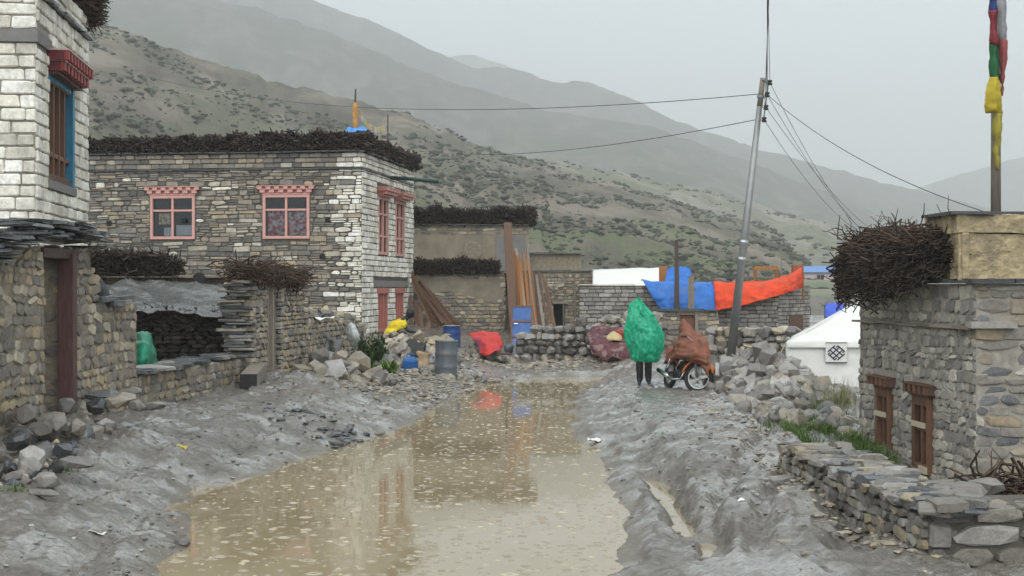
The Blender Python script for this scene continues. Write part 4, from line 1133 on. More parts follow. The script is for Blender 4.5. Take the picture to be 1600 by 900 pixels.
# layered slates on the coping
for i in range(64):
    D = random.uniform(14.0, 18.5); lay = random.random()
    z = ctop(D - 13.2) + .02 + .3 * lay * (1.15 - (D - 14) / 6.5)
    w = random.uniform(.35, .8); t = random.uniform(.022, .05)
    c = lpt(D) + Zv * z + ln_ * random.uniform(-.12, .04)
    Rm = frame_rot(ld, ln_) @ Matrix.Rotation(random.uniform(-.3, .3), 3, 'Z') @ Matrix.Rotation(random.uniform(-.1, .1), 3, 'X') @ Matrix.Rotation(random.uniform(-.05, .05), 3, 'Y')
    o = bpy.data.objects.new('slate', proto_with(random.choice(PROTO['brick']), M['slate'])); COL.objects.link(o); o.parent = comp
    o.matrix_local = Matrix.Translation(c - WL[comp]) @ Rm.to_4x4() @ Matrix.Diagonal((w, random.uniform(.35, .6), t, 1))
for i in range(10):
    D = random.uniform(18.6, 20.1); c = lpt(D) + Zv * (1.93 + .07 * random.random() + max(0, 18.95 - D) * .9) + ln_ * random.uniform(-.25, .0)
    o = bpy.data.objects.new('slate', proto_with(random.choice(PROTO['brick']), M['slate'] if i % 3 else M['tan_rock'])); COL.objects.link(o); o.parent = comp
    o.matrix_local = Matrix.Translation(c - WL[comp]) @ (frame_rot(ld, ln_) @ rot_rand(.25)).to_4x4() @ Matrix.Diagonal((random.uniform(.3, .5), random.uniform(.3, .5), random.uniform(.03, .09), 1))

# low yard wall with slate top
low = thing('yard_wall', lpt(22.5) + Zv * .5, 'low rubble yard wall topped with wet slate slabs', 'wall')
mb = MB(); lw0 = lpt(20.06); LWL = 25.35 - 20.06
wall_panel(mb, lw0, ld, ln_, LWL, .2, .95); wall_panel(mb, lw0 - ln_ * .5, ld, -ln_, LWL, .2, .95)
mb.add([lw0 + Zv * .95, lpt(25.35) + Zv * .95, lpt(25.35) + Zv * .95 - ln_ * .5, lw0 + Zv * .95 - ln_ * .5], [[0, 1, 2, 3]])
mb.build('wall', M['mortar_tan'], low)
pc = Pieces()
stone_face(pc, lw0, ld, ln_, LWL, .35, .95, (.07, .14), (.10, .32), M['rubble'], 'rub', proud=.018, depth=.18, jit=.3, joint=.012)
pc.finish(low)
for i in range(34):
    D = 20.1 + (i / 34) * 5.1; c = lpt(D) + Zv * (.975 + .05 * random.random()) - ln_ * random.uniform(.02, .42)
    o = bpy.data.objects.new('slate', proto_with(random.choice(PROTO['brick']), M['slate'] if random.random() < .6 else M['rock'])); COL.objects.link(o); o.parent = low
    o.matrix_local = Matrix.Translation(c - WL[low]) @ (frame_rot(ld, ln_) @ Matrix.Rotation(random.uniform(-.4, .4), 3, 'Z') @ Matrix.Rotation(random.uniform(-.06, .06), 3, 'X')).to_4x4() @ Matrix.Diagonal((random.uniform(.35, .75), random.uniform(.3, .5), random.uniform(.03, .06), 1))

# gate: two stone piers, timber posts and a brushwood top
def gpt(D): return Vector((-4.48 + .0983 * (D - 25.4), D, 0))
gate = thing('stone_gate', gpt(27) + Zv * .6, 'narrow stone gateway with timber posts and brushwood on top', 'gate')
pc = Pieces()
mb = MB()
for (a, b_, z1) in ((25.4, 26.25, 2.25), (27.3, 29.0, 2.15)):
    g0 = gpt(a); Lg = b_ - a
    for (o, u, n, w) in ((g0, ld, ln_, Lg), (g0 - ln_ * .45, ln_, -ld, .45), (gpt(b_), -ln_, ld, .45), (g0 - ln_ * .45, ld, -ln_, Lg)):
        wall_panel(mb, o, u, n, w, .4, z1)
    mb.add([g0 + Zv * z1, gpt(b_) + Zv * z1, gpt(b_) - ln_ * .45 + Zv * z1, g0 - ln_ * .45 + Zv * z1], [[0, 1, 2, 3]])
    stone_face(pc, g0, ld, ln_, Lg, .55, z1, (.07, .14), (.12, .32), M['rubble'], 'rub', proud=.04, depth=.18, jit=.3, joint=.012)
    stone_face(pc, g0 - ln_ * .5, ln_, -ld, .52, .55, z1, (.06, .12), (.22, .5), M['rubble'] if a < 26 else M['house_rubble'], 'rub', proud=.05, depth=.2, jit=.05, joint=.01)
mb.build('pier', M['mortar'], gate)
pc.finish(gate)
for (D, off, w, h, m_) in ((26.34, -.10, .09, 1.62, M['grey_wood']), (26.5, -.05, .10, 1.58, M['grey_wood']), (27.2, -.2, .1, 1.6, M['grey_wood'])):
    MB().obox(gpt(D) + ln_ * off + Zv * .62, ld * w, Zv * h, ln_ * .12).build('post', m_, gate, bevel=.008)
MB().obox(gpt(26.1) - ln_ * .45 + Zv * 2.2, ld * 1.35, Zv * .1, ln_ * .5).build('lintel', M['dark_wood'], gate)
for i in range(22):
    c = gpt(random.uniform(25.35, 26.3)) - ln_ * random.uniform(.1, .55) + Zv * random.uniform(1.2, 2.4)
    o = bpy.data.objects.new('slate', proto_with(random.choice(PROTO['brick']), M['slate'] if i % 3 else M['tan_rock'])); COL.objects.link(o); o.parent = gate
    c = gpt(25.38) - ln_ * random.uniform(.12, .4) + Zv * (1.1 + i * .055)
    o.matrix_local = Matrix.Translation(c - WL[gate]) @ (frame_rot(ln_, -ld) @ Matrix.Rotation(random.uniform(-.3, .3), 3, 'Z')).to_4x4() @ Matrix.Diagonal((random.uniform(.25, .55), .32, random.uniform(.03, .07), 1))
fw5 = thing('firewood_bundle', gpt(27) + Zv * 2.3, 'loose brushwood bundle lying on top of the stone gateway', 'firewood')
brush('sticks', fw5, [(gpt(25.3) + ln_ * .15, ld, 3.5, ln_, .7, 2.26, 2.5, 520), (gpt(25.3) - ln_ * .05, ld, 1.2, ln_, .5, 2.28, 2.52, 260), (gpt(27.4) + ln_ * .1, ld, 1.0, ln_, .4, 2.15, 2.4, 160)], M['twig_brown'], (.005, .012), (.25, .7), bend=.14)
# rubble wall from the gate to the house
gw = thing('rubble_wall', gpt(32) + Zv * .5, 'rubble garden wall between the gateway and the two-storey house', 'wall')
mb = MB(); g0 = gpt(29.02); Lg = 6.2
def gtop(c): return 1.68 - .05 * c + .07 * math.sin(c * 3)
wall_panel(mb, g0, ld, ln_, Lg, .2, 1.32); wall_panel(mb, g0 - ln_ * .45, ld, -ln_, Lg, .2, 1.32)
mb.add([g0 + Zv * 1.32, g0 + ld * Lg + Zv * 1.32, g0 + ld * Lg - ln_ * .45 + Zv * 1.32, g0 - ln_ * .45 + Zv * 1.32], [[0, 1, 2, 3]])
mb.build('wall', M['mortar_tan'], gw)
pc = Pieces()
stone_face(pc, g0, ld, ln_, Lg, .35, 1.75, (.08, .16), (.11, .36), M['rubble'], 'rub', proud=.04, depth=.24, jit=.35, joint=.008, top=gtop)
for i in range(60):
    a = random.uniform(0, Lg); pc.put('rock', g0 + ld * a - ln_ * random.uniform(.1, .4) + Zv * (gtop(a) - .05 + random.uniform(-.05, .06)), rot_rand(), [random.uniform(.2, .42) for _ in range(2)] + [random.uniform(.1, .2)], random.choice((M['rubble'], M['rock'], M['slate'])))
pc.finish(gw)

# ---------------------------------------------------------------- house on the right
rd = Vector((5.09 - 5.36, 4.5, 0)).normalized(); rn = Vector((-rd.y, rd.x, 0)); ru = -rn
rc = Vector((5.36, 17, 0)); RZ0, RZ1 = -.6, 2.20
right_house = thing('stone_house', (6.5, 19, RZ0), 'low grey rubble house with yellow clay parapet and brown slit windows', 'house')
r_ops = [(1.42, 2.08, -.2, .76), (3.0, 3.65, -.2, .76)]
mb = MB()
wall_panel(mb, rc, rd, rn, 4.52, RZ0, RZ1, r_ops, .25)
wall_panel(mb, rc, ru, -rd, 3.2, RZ0, RZ1)
wall_panel(mb, rc + rd * 4.52, ru, rd, 3.2, RZ0, RZ1)
wall_panel(mb, rc + ru * 3.2, rd, ru, 4.52, RZ0, RZ1)
mb.add([rc + Zv * RZ1, rc + rd * 4.52 + Zv * RZ1, rc + rd * 4.52 + ru * 3.2 + Zv * RZ1, rc + ru * 3.2 + Zv * RZ1], [[0, 1, 2, 3]])
mb.build('wall', M['mortar_grey'], right_house)
pc = Pieces()
lint = [(a - .1, b + .1, d, d + .18) for a, b, c, d in r_ops]
stone_face(pc, rc, rd, rn, 4.52, RZ0 + .1, 1.66, (.06, .14), (.09, .30), M['house_rubble'], 'rub', openings=[*r_ops, *lint], proud=.018, depth=.16, jit=.25, joint=.006, wave=.02)
stone_face(pc, rc, rd, rn, 4.52, 1.72, 2.18, (.1, .17), (.14, .4), M['house_rubble'], 'rub', proud=.018, depth=.16, jit=.2, joint=.006)
stone_face(pc, rc, ru, -rd, 1.3, RZ0 + .1, 2.18, (.09, .19), (.2, .55), stone_mat('mixed_rubble', [(.21, .195, .165), (.10, .10, .105), (.25, .215, .16), (.13, .13, .135), (.33, .31, .265), (.25, .20, .13), (.18, .165, .14), (.085, .09, .10), (.20, .185, .16), (.15, .14, .125)]), 'rub', proud=.016, depth=.2, jit=.12, joint=.008)
pc.finish(right_house)
slate_ledge(right_house, rc, rd, rn, 4.6, 1.665, .10, .035, M['grey_wood']); slate_ledge(right_house, rc + ru * -.1, ru, -rd, .55, 1.69, .12, .07, M['house_rubble'])
slate_ledge(right_house, rc - rd * .02 - ru * .1, ru, -rd, 3.2, 2.205, .13, .05); slate_ledge(right_house, rc, rd, rn, 4.6, 2.205, .1, .04)
for (a, b, c, d) in r_ops:
    w = timber_window(right_house, rc, rd, rn, a, b, c, d, M['brown_wood'], lintel=.17, proj=.14, rows=1, over=.1, nd=5, bars=(.45,), transom=(.62,), fw=.11, depth=.03, back=.24, gap_m=M['dark_wood'], dent_m=M['brown_wood'])
    MB().obox(rc + rd * (a + .12) + Zv * (c + (d - c) * .6) + rn * .062, rd * (b - a - .16), Zv * .07, rn * .02).build('pale_rail', M['pale_wood'], w)
    MB().obox(rc + rd * (a + .05) + Zv * (c + .004) + rn * .062, rd * .3, Zv * .09, rn * .02).build('pale_block', M['pale_wood'], w)
# clay parapet
def rough_block(o):
    s = o.modifiers.new('sub', 'SUBSURF'); s.subdivision_type = 'SIMPLE'; s.levels = s.render_levels = 6
    tx = bpy.data.textures.get('lumps') or bpy.data.textures.new('lumps', 'CLOUDS'); tx.noise_scale = .16; tx.noise_depth = 3
    d = o.modifiers.new('disp', 'DISPLACE'); d.texture = tx; d.texture_coords = 'LOCAL'; d.strength = .07; d.mid_level = .55
    return o
po = rc + rd * .62 - rn * .02
mb = MB(); mb.obox(po + Zv * 2.255, ru * 3.1, rd * 1.1, Zv * .55); par = rough_block(mb.build('clay_parapet', M['clay'], right_house))
rough_block(MB().obox(po + Zv * 2.81 - rd * .03 - ru * .03, ru * 3.1, rd * 1.15, Zv * .22).build('clay_parapet', M['clay'], right_house))
MB().obox(po + Zv * 2.256 - rd * .03 + ru * .04, ru * .09, rd * .1, Zv * .56).build('clay_rib', M['clay'], right_house, bevel=.02)
slate_ledge(right_house, po - ru * .12 + rd * .9 - rd * .02, ru, -rd, 3.2, 3.035, 1.0, .035)
# brushwood heap hanging over the roof edge
fw6 = thing('firewood_heap', rc + rd * 2.6 + Zv * 2.25, 'big tangled brushwood heap hanging over the clay-parapet house roof', 'firewood')
A, B = [], []
hcx = rc + rd * 2.85 - rn * .05
for i in range(8500):
    th = random.uniform(0, math.pi); y = random.uniform(-1, 1); rr = random.uniform(.55, 1.0) ** .4
    env = (1 - abs(y) ** 6.0) ** .5
    ce, se = math.cos(th), math.sin(th); lat = math.copysign(abs(ce) ** .7, ce) * .52 * env * rr; z = abs(se) ** .5 * .62 * env ** .5 * rr
    c = hcx + rd * (y * 1.95) + rn * lat + Zv * (2.28 + z * (1 + .12 * math.sin(y * 5)))
    if lat > .15: c -= Zv * (lat - .15) * 1.4 * random.uniform(.2, 1.1) * (1.0 + .3 * y)
    if math.sin(th) > .55:
        dd = (rd * random.gauss(0, 1) + rn * random.gauss(.5, .8) + Zv * random.gauss(.05, .18)).normalized(); L_ = random.uniform(.2, .55)
    else:
        dd = (rn * random.gauss(.7, .5) + Zv * random.gauss(-.2, .6) + rd * random.gauss(-.2, .6)).normalized(); L_ = random.uniform(.1, .3)
    A.append(c - dd * L_ * .6); B.append(c + dd * L_ * .4)
tp = [i for i in range(len(A)) if A[i].z > 2.72]; lw = [i for i in range(len(A)) if A[i].z <= 2.72]
for ids, mm in ((tp, M['twig_brown']), (lw, M['twig'])):
    o = sticks('sticks', [A[i] for i in ids], [B[i] for i in ids], RNG.uniform(.005, .015, len(ids)), mm, fw6, .08, 4); o['kind'] = 'stuff'
A, B = [], []
for i in range(60):
    c = hcx + rd * random.uniform(-1.4, 1.7) + rn * random.uniform(-.4, .6) + Zv * 2.85
    dd = (rd * random.gauss(0, .6) + rn * random.gauss(.1, .5) + Zv * random.uniform(.1, .7)).normalized()
    A.append(c); B.append(c + dd * random.uniform(.2, .5))
o = sticks('sprigs', A, B, RNG.uniform(.005, .009, len(A)), M['twig'], fw6, .15, 4); o['kind'] = 'stuff'
Vp, Tp = proto_np(hull_proto('heap_core_shape', 60, 5))
core = Vp * np.array([.8, 3.0, .8]); Rr = np.array(frame_rot(-rn, -rd)); core = core @ Rr.T + np.array(hcx + Zv * 2.5 + rn * .05)
np_mesh('heap_core', core, Tp, M['dung'], fw6)
# pole with long prayer flags on the parapet
fp = thing('prayer_flag_pole', P(1556, 333, 18.3), 'tall weathered pole wrapped in blue, red, green and yellow prayer flags', 'flag pole')
f0 = P(1556, 338, 18.3)
MB().tube([f0, f0 + Vector((.0, 0, 1.3)), f0 + Vector((.01, 0, 2.6)), f0 + Vector((.02, 0, 3.9))], [.062, .058, .05, .045], 10).build('pole', M['grey_wood'], fp, smooth=True)
cols = {'blue': (.02, .035, .13), 'red': (.22, .035, .045), 'white': (.24, .24, .25), 'green': (.02, .11, .045), 'yellow': (.42, .33, .03), 'dull_red': (.27, .07, .07), 'olive': (.30, .26, .04)}
cm = {k: mat(k + '_flag_cloth', v, .65, .3, 7, .3, trans=.15) for k, v in cols.items()}
def strip(name, m_, pxs, seed):
    rows = []
    for (x0, x1, y, off) in pxs: rows.append([P(x0, y, 18.22 + off), P((2 * x0 + x1) / 3, y, 18.17 + off), P((x0 + 2 * x1) / 3, y, 18.15 + off), P(x1, y, 18.2 + off)])
    sheet(name, rows, m_, fp, k=5, fold=.035, fscale=9, thick=.004, seed=seed)
strip('blue_flag', cm['blue'], [(1543, 1570, -60, 0), (1544, 1571, -20, 0), (1545, 1560, 12, 0), (1546, 1558, 20, 0)], 1)
strip('white_flag', cm['white'], [(1558, 1571, -30, -.02), (1556, 1572, 10, -.02), (1557, 1573, 45, -.02), (1562, 1570, 75, -.02)], 2)
strip('red_flag', cm['red'], [(1545, 1557, 16, -.03), (1546, 1558, 40, -.03), (1548, 1560, 70, -.03)], 3)
strip('green_flag', cm['green'], [(1547, 1558, 62, -.01), (1546, 1560, 90, -.01), (1547, 1562, 125, -.01)], 4)
strip('red_flag', cm['dull_red'], [(1560, 1573, 62, -.03), (1562, 1574, 85, -.03), (1562, 1571, 120, -.03), (1563, 1568, 150, -.03)], 5)
strip('yellow_flag', cm['yellow'], [(1546, 1560, 120, -.04), (1541, 1564, 140, -.08), (1538, 1566, 165, -.09), (1541, 1566, 176, -.04)], 6)
strip('yellow_tail', cm['olive'], [(1552, 1567, 176, -.04), (1553, 1566, 205, -.04), (1551, 1562, 235, -.04), (1555, 1562, 265, -.03)], 7)

# ---------------------------------------------------------------- low retaining wall in the right foreground
M['old_wall'] = stone_mat('old_wall_stone', [(.17, .155, .13), (.12, .115, .105), (.22, .19, .14), (.095, .09, .085), (.15, .135, .115), (.27, .225, .15), (.19, .18, .165), (.30, .285, .26)], scale=16, bump=.9)
rw = thing('retaining_wall', (3.3, 12.5, 0), 'low crumbling stone wall with flat capping slabs beside the rutted road', 'wall')
pc = Pieces()
q0, q1 = Vector((3.07, 10.85, 0)), Vector((2.80, 15.2, 0))
qd = (q1 - q0).normalized(); qn = Vector((-qd.y, qd.x, 0)); QL = (q1 - q0).length
mb = MB()
wall_panel(mb, q0, qd, qn, QL, -.5, .52); wall_panel(mb, q0 - qn * 3, -(-qn).normalized() * -1 * -1, -qd, 3, -.5, .52)
wall_panel(mb, q0 - qn * .52 + qd * .7, qd, -qn, QL - .7, -.5, .52); wall_panel(mb, q0 - qn * 3 + qd * .7, qn, qd, 2.25, -.5, .52)
mb.add([q0 + Zv * .52, q1 + Zv * .52, q1 - qn * .52 + Zv * .52, q0 - qn * .52 + Zv * .52], [[0, 1, 2, 3]])
mb.add([q0 - qn * .51 + Zv * .519, q0 - qn * .51 + qd * .7 + Zv * .519, q0 - qn * 3 + qd * .7 + Zv * .519, q0 - qn * 3 + Zv * .519], [[0, 1, 2, 3]])
mb.build('wall', M['mortar'], rw)
stone_face(pc, q0, qd, qn, QL, -.35, .55, (.05, .13), (.08, .32), M['old_wall'], 'rub', proud=.05, depth=.26, jit=.3, joint=.004, wave=.02)
stone_face(pc, q0 - qn * 1.9, qn, -qd, 1.9, -.35, .53, (.07, .2), (.18, .6), M['old_wall'], 'rub', proud=.05, depth=.3, jit=.08, joint=.012)
for i in range(210):
    a = random.uniform(-.1, QL); b_ = random.uniform(0, .5)
    pc.put('rub', q0 + qd * a - qn * b_ + Zv * (.53 + random.uniform(-.03, .03)), Matrix.Rotation(random.uniform(0, 6.28), 3, 'Z') @ Matrix.Rotation(random.uniform(-.12, .12), 3, 'X'), (random.uniform(.12, .36), random.uniform(.1, .26), random.uniform(.03, .10)), random.choice((M['rock'], M['slate'], M['old_wall'], M['old_wall'])))
for (px, py, D, sx, sy, sz, m_) in ((1492, 772, 11.7, .5, .36, .19, 'rock'), (1488, 800, 11.1, .42, .34, .19, 'rock'), (1556, 795, 11.2, .26, .26, .13, 'tan_rock'), (1592, 798, 11.2, .24, .26, .14, 'rock'), (1540, 762, 12, .3, .25, .16, 'rock'), (1625, 795, 11.2, .3, .3, .16, 'tan_rock'), (1440, 800, 11.3, .3, .25, .1, 'tan_rock'), (1225, 752, 14.6, .34, .22, .12, 'rock')):
    pc.put('bigrock', P(px, py, D), Matrix.Rotation(random.uniform(-.5, .5), 3, 'Z') @ Matrix.Rotation(random.uniform(-.15, .15), 3, 'Y'), (sx, sy, sz), M[m_])
pc.finish(rw)
fw7 = thing('firewood_bundle', P(1575, 790, 12.6), 'tangle of dark sticks lying behind the low foreground wall', 'firewood')
brush('sticks', fw7, [(P(1535, 790, 12.7), Vector((1, .1, 0)), 1.1, Vector((0, -1, 0)), .5, .0, .16, 150)], M['twig_brown'], (.007, .016), (.35, .9), bend=.12)

# ================================================================ loose stone: heaps, dry walls
def rock_heap(name, label, cx, cy, rx, ry, h, n, size, mats, cat='rock pile', kind='rock', rot=0.0, z0=None, big=(), flat=.65):
    zb = zg(cx, cy) if z0 is None else z0
    t = thing(name, (cx, cy, zb), label, cat)
    pc = Pieces()
    for i in range(n):
        a, r_ = random.uniform(0, 6.2832), math.sqrt(random.random())
        x, y = rx * r_ * math.cos(a), ry * r_ * math.sin(a)
        X, Y = cx + x * math.cos(rot) - y * math.sin(rot), cy + x * math.sin(rot) + y * math.cos(rot)
        s = random.uniform(*size) * (1.15 - .4 * (1 - r_) * random.random())
        top = h * (1 - r_ ** 1.6)
        z = zg(X, Y) + top * (random.random() ** .35) + s * .12
        pc.put(kind, (X, Y, z), rot_rand(), (s * random.uniform(.8, 1.35), s * random.uniform(.7, 1.1), s * random.uniform(flat * .7, flat * 1.2)), random.choice(mats))
    for (px, py, D, sx, sy, sz, m_) in big:
        pc.put('bigrock', P(px, py, D), Matrix.Rotation(random.uniform(-.6, .6), 3, 'Z') @ Matrix.Rotation(random.uniform(-.3, .3), 3, 'Y'), (sx, sy, sz), m_)
    pc.finish(t)
    return t
def dry_wall(name, label, pts, th, hgt, size, mats, cat='wall', slab=None):
    """mortarless wall: pts ground line (x,y); hgt heights at those points"""
    t = thing(name, (pts[0][0], pts[0][1], zg(*pts[0])), label, cat)
    pc = Pieces(); mb = MB()
    for i in range(len(pts) - 1):
        a, b = Vector((*pts[i], 0)), Vector((*pts[i + 1], 0)); d = (b - a); L_ = d.length; d.normalize(); n = Vector((d.y, -d.x, 0))
        zb = min(zg(*pts[i]), zg(*pts[i + 1])) - .1
        hm_ = min(hgt[i], hgt[i + 1]) - .12
        mb.obox(a - n * th * .3 + Zv * zb, d * L_, n * th * .6, Zv * max(.1, hm_))
        z = 0
        while z < max(hgt[i], hgt[i + 1]):
            s = 0; hh = random.uniform(.6, 1.0) * size[1] * .62
            while s < L_:
                w = random.uniform(*size)
                hl_ = hgt[i] + (hgt[i + 1] - hgt[i]) * s / L_ + random.uniform(-.06, .06)
                if z < hl_:
                    for side in (-1, 1):
                        pc.put('rock', a + d * (s + w / 2) + n * (side * th * .26 + random.uniform(-.03, .03)) + Zv * (zb + .06 + z + hh / 2 + random.uniform(-.02, .02)), frame_rot(d, n) @ rot_rand(.35), (w * random.uniform(.85, 1.35), th * .62, hh * random.uniform(.85, 1.5)), random.choice(mats))
                s += w
            z += hh
    mb.build('core', M['mortar'], t)
    pc.finish(t)
    return t
RK, TK, SL, RB = M['rock'], M['tan_rock'], M['slate'], M['rubble']

rock_heap('rock_pile', 'pile of broken grey rocks behind the orange motorcycle', 4.85, 28.7, .95, 2.1, .72, 330, (.2, .44), [RK, RK, RK, TK], rot=.1)
rock_heap('rock_pile', 'spill of pale rocks at the foot of the white knot-marked tent', 5.0, 26.0, 1.1, 1.0, .3, 110, (.16, .42), [RK, TK, RK], rot=.2)
rock_heap('rock_pile', 'grass-grown stones beside the far end of the low road wall', 4.3, 22.6, .9, 1.7, .12, 70, (.14, .36), [RK, TK], rot=.2)
rock_heap('rock_pile', 'heap of big tan boulders in front of the gateway garden wall', -3.35, 28.6, .95, .8, .38, 70, (.16, .42), [TK, TK, RK], big=[
    (520, 570, 28.8, .62, .4, .34, TK), (548, 596, 28.2, .85, .5, .38, TK), (560, 566, 29.0, .5, .4, .42, TK), (490, 588, 28.3, .5, .4, .3, TK), (590, 590, 28.4, .45, .4, .32, TK), (530, 586, 28.0, .3, .3, .26, RK), (510, 600, 27.8, .4, .35, .22, TK), (574, 604, 27.8, .35, .3, .2, TK), (470, 596, 28.2, .35, .3, .2, TK)])
rock_heap('rubble_heap', 'rubble heap of broken masonry between blue canister and crouching person', -2.5, 35.3, 1.15, 1.3, .55, 320, (.10, .34), [TK, RK, RB, RB], cat='rubble')
rock_heap('rubble_heap', 'low scatter of rubble around the grey oil drum', -1.9, 33.2, 1.3, .9, .10, 220, (.06, .2), [TK, RK, RB], cat='rubble')
rock_heap('rubble_heap', 'low rubble behind the oil drum under the red tarpaulin', -.75, 38.4, .75, .5, .35, 130, (.12, .3), [TK, RK], cat='rubble')
rock_heap('rock_pile', 'tumbled tan and dark rocks below the compound doorway', -5.05, 16.6, .45, 1.1, .16, 55, (.08, .24), [RB, RK, SL], big=[
    (40, 648, 16.0, .28, .24, .22, RB), (85, 658, 15.8, .38, .28, .2, RB), (105, 634, 16.6, .2, .2, .2, RK), (122, 668, 15.9, .18, .2, .2, RB), (65, 670, 15.6, .24, .24, .16, RB), (160, 618, 17.6, .42, .3, .14, SL), (185, 626, 17.4, .4, .35, .17, TK), (215, 634, 17.2, .2, .2, .14, RK), (150, 634, 17.2, .24, .3, .2, SL), (240, 634, 17.4, .3, .2, .1, RK), (205, 612, 18.0, .3, .22, .1, RK)])
rock_heap('rock_pile', 'wet dark rocks spilling down the mud bank in front of the compound wall', -4.75, 14.2, .4, 1.5, .08, 90, (.05, .18), [RK, SL, RB], big=[
    (25, 688, 14.8, .30, .25, .22, SL), (65, 708, 14.3, .22, .22, .17, RK), (75, 750, 13.4, .21, .2, .15, RK), (120, 722, 14.0, .34, .2, .12, RK), (45, 730, 13.8, .2, .2, .18, RK), (20, 745, 13.4, .18, .18, .1, TK), (70, 770, 12.9, .26, .2, .06, RK), (50, 715, 14.0, .24, .2, .22, RK), (100, 705, 14.3, .2, .18, .16, SL)])
dry_wall('dry_stone_wall', 'tumbledown dry-stone wall in front of the roofless byre', [(.15, 39.4), (.9, 39.2), (1.7, 39.1), (2.25, 39.3)], .6, [.72, .92, .95, .8], (.16, .36), [RK, TK, RB, RK])
dry_wall('dry_stone_wall', 'low dry-stone wall running behind the leaning utility pole', [(4.5, 34.2), (5.4, 34.0), (6.6, 33.4)], .5, [.75, .8, .7], (.16, .36), [RB, RK, M['house_rubble']])
dry_wall('dry_stone_wall', 'rough dry-stone wall behind the green-cloaked person', [(2.2, 39.8), (3.0, 39.6), (3.9, 39.4)], .55, [.85, .95, 1.0], (.18, .4), [RB, RK, TK])

# loose stones and slate chips in the mud, beyond counting
def scatter(name, label, spots, n, size, mats, seed):
    rg = np.random.default_rng(seed); Vs, Ts, o_ = [], [], 0
    pr = [proto_np(p) for p in PROTO['rock']]
    pos = []
    while len(pos) < n:
        cx, cy, rx, ry = spots[rg.integers(0, len(spots))]
        x, y = cx + rg.normal() * rx * .5, cy + rg.normal() * ry * .5
        pos.append((x, y))
    pa = np.array(pos); zz = ground_h(pa[:, 0], pa[:, 1], True)
    for (x, y), z in zip(pos, zz):
        if z < .0 and rg.uniform() < .95: continue
        V, T = pr[rg.integers(0, len(pr))]; s = size[0] + (size[1] - size[0]) * rg.uniform() ** 2.5
        q = V * np.array([s * rg.uniform(.8, 1.6), s, s * rg.uniform(.25, .7)]); a = rg.uniform(0, 6.28); c, d = math.cos(a), math.sin(a)
        Vs.append(np.stack([q[:, 0] * c - q[:, 1] * d + x, q[:, 0] * d + q[:, 1] * c + y, q[:, 2] + z + s * .1], 1)); Ts.append(T + o_); o_ += len(V)
    o = np_mesh(name, np.concatenate(Vs), np.concatenate(Ts), mats)
    return tag(o, label, 'gravel', kind='stuff')
scatter('rubble_gravel', 'loose gravel and rubble across the upper street', [(-1.8, 32.5, 2.2, 3.0), (-2.6, 30.5, 1.6, 3.0), (-.5, 37.3, 2.5, 1.0), (1.2, 37.6, 2.0, 1.0), (-2.2, 28.0, 1.2, 2.5), (-3.2, 33, 1.2, 2.5)], 5200, (.025, .14), TK, 5)
scatter('mud_clods', 'dark clods and small stones along the muddy banks', [(-3.6, 14, 2.2, 5), (-3.2, 19, 1.8, 5), (-3, 23, 1.8, 4), (2.2, 14, 1.2, 5), (2.4, 19, 1.2, 5), (2.6, 25, 1.2, 4), (-2.4, 11.5, 1.0, 2.0)], 2600, (.012, .06), M['rock'], 6)
scatter('slate_chips', 'dark slate chips lying near the left edge of the puddle', [(-2.6, 20.6, .6, .8), (-3.0, 21.5, .8, .7), (-2.2, 20.2, .5, .5)], 120, (.04, .16), M['slate'], 7)
scatter('yard_stones', 'small stones lying along the foot of the low road wall', [(2.75, 14.5, .25, 3.0), (3.2, 20, .6, 4), (2.9, 11.8, .25, 1.2)], 500, (.02, .10), M['rubble'], 8)
stone = MB()
def lone_rock(name, label, px, py, sx, sy, sz, m_, up=0.0):
    D = CAM_H * F_PX / (py - CY)
    for _ in range(8):
        x = (px - CX) / F_PX * D; z = zg(x, D); D = (CAM_H - z) * F_PX / (py - CY)
    o = bpy.data.objects.new(name, proto_with(random.choice(PROTO['bigrock']), m_)); COL.objects.link(o)
    o.location = ((px - CX) / F_PX * D, D, z + sz * .3 + up); o.scale = (sx, sy, sz); o.rotation_euler = (random.uniform(-.2, .2), random.uniform(-.2, .2), random.uniform(0, 3))
    return tag(o, label, 'rock')
lone_rock('rock', 'single brown rock on the mud ridge right of the puddle', 1148, 722, .20, .18, .13, RB)
lone_rock('rock', 'rust-brown flat stone at the left water edge', 592, 680, .22, .14, .06, TK)
lone_rock('rock', 'half-sunk stone breaking the surface in the near puddle', 626, 868, .09, .07, .07, RB, .03)
lone_rock('rock', 'mud-coated stone at the lower left puddle shore', 285, 852, .14, .12, .08, RK)
lone_rock('rock', 'dark flat stone lying on the left bank above the puddle', 405, 676, .26, .16, .08, SL)
lone_rock('rock', 'muddy stone beside the tyre tracks near the low wall', 1228, 853, .15, .12, .07, TK)

# ================================================================ yard behind the low wall
back = thing('yard_shed', (-6.2, 28.6, .7), 'low mud shed wall behind the plastic-covered dung stack', 'shed')
MB().obox((-8.2, 28.8, .5), (3.4, 0, 0), (0, .5, 0), (0, 0, 1.85)).build('wall', M['mortar'], back)
slate_ledge(back, Vector((-8.2, 28.8, 0)), Vector((1, 0, 0)), Vector((0, -1, 0)), 3.4, 2.355, .12, .04, M['mortar_tan'])
MB().lathe([(.02, 0), (.12, .01), (.13, .06), (.02, .07)], 14, Matrix.Translation(P(312, 436, 28.7)) @ Matrix.Rotation(R(90), 4, 'X')).build('lying_pot', M['black'], back)
fw8 = thing('firewood_stack', (-7.4, 28.8, 2.4), 'dark brushwood heaped on the shed wall behind the compound', 'firewood')
brush('sticks', fw8, [(Vector((-8.4, 28.75, 0)), Vector((1, 0, 0)), 1.85, Vector((0, -1, 0)), .5, 2.38, 2.85, 1500)], M['twig'], (.007, .018), (.2, .55))
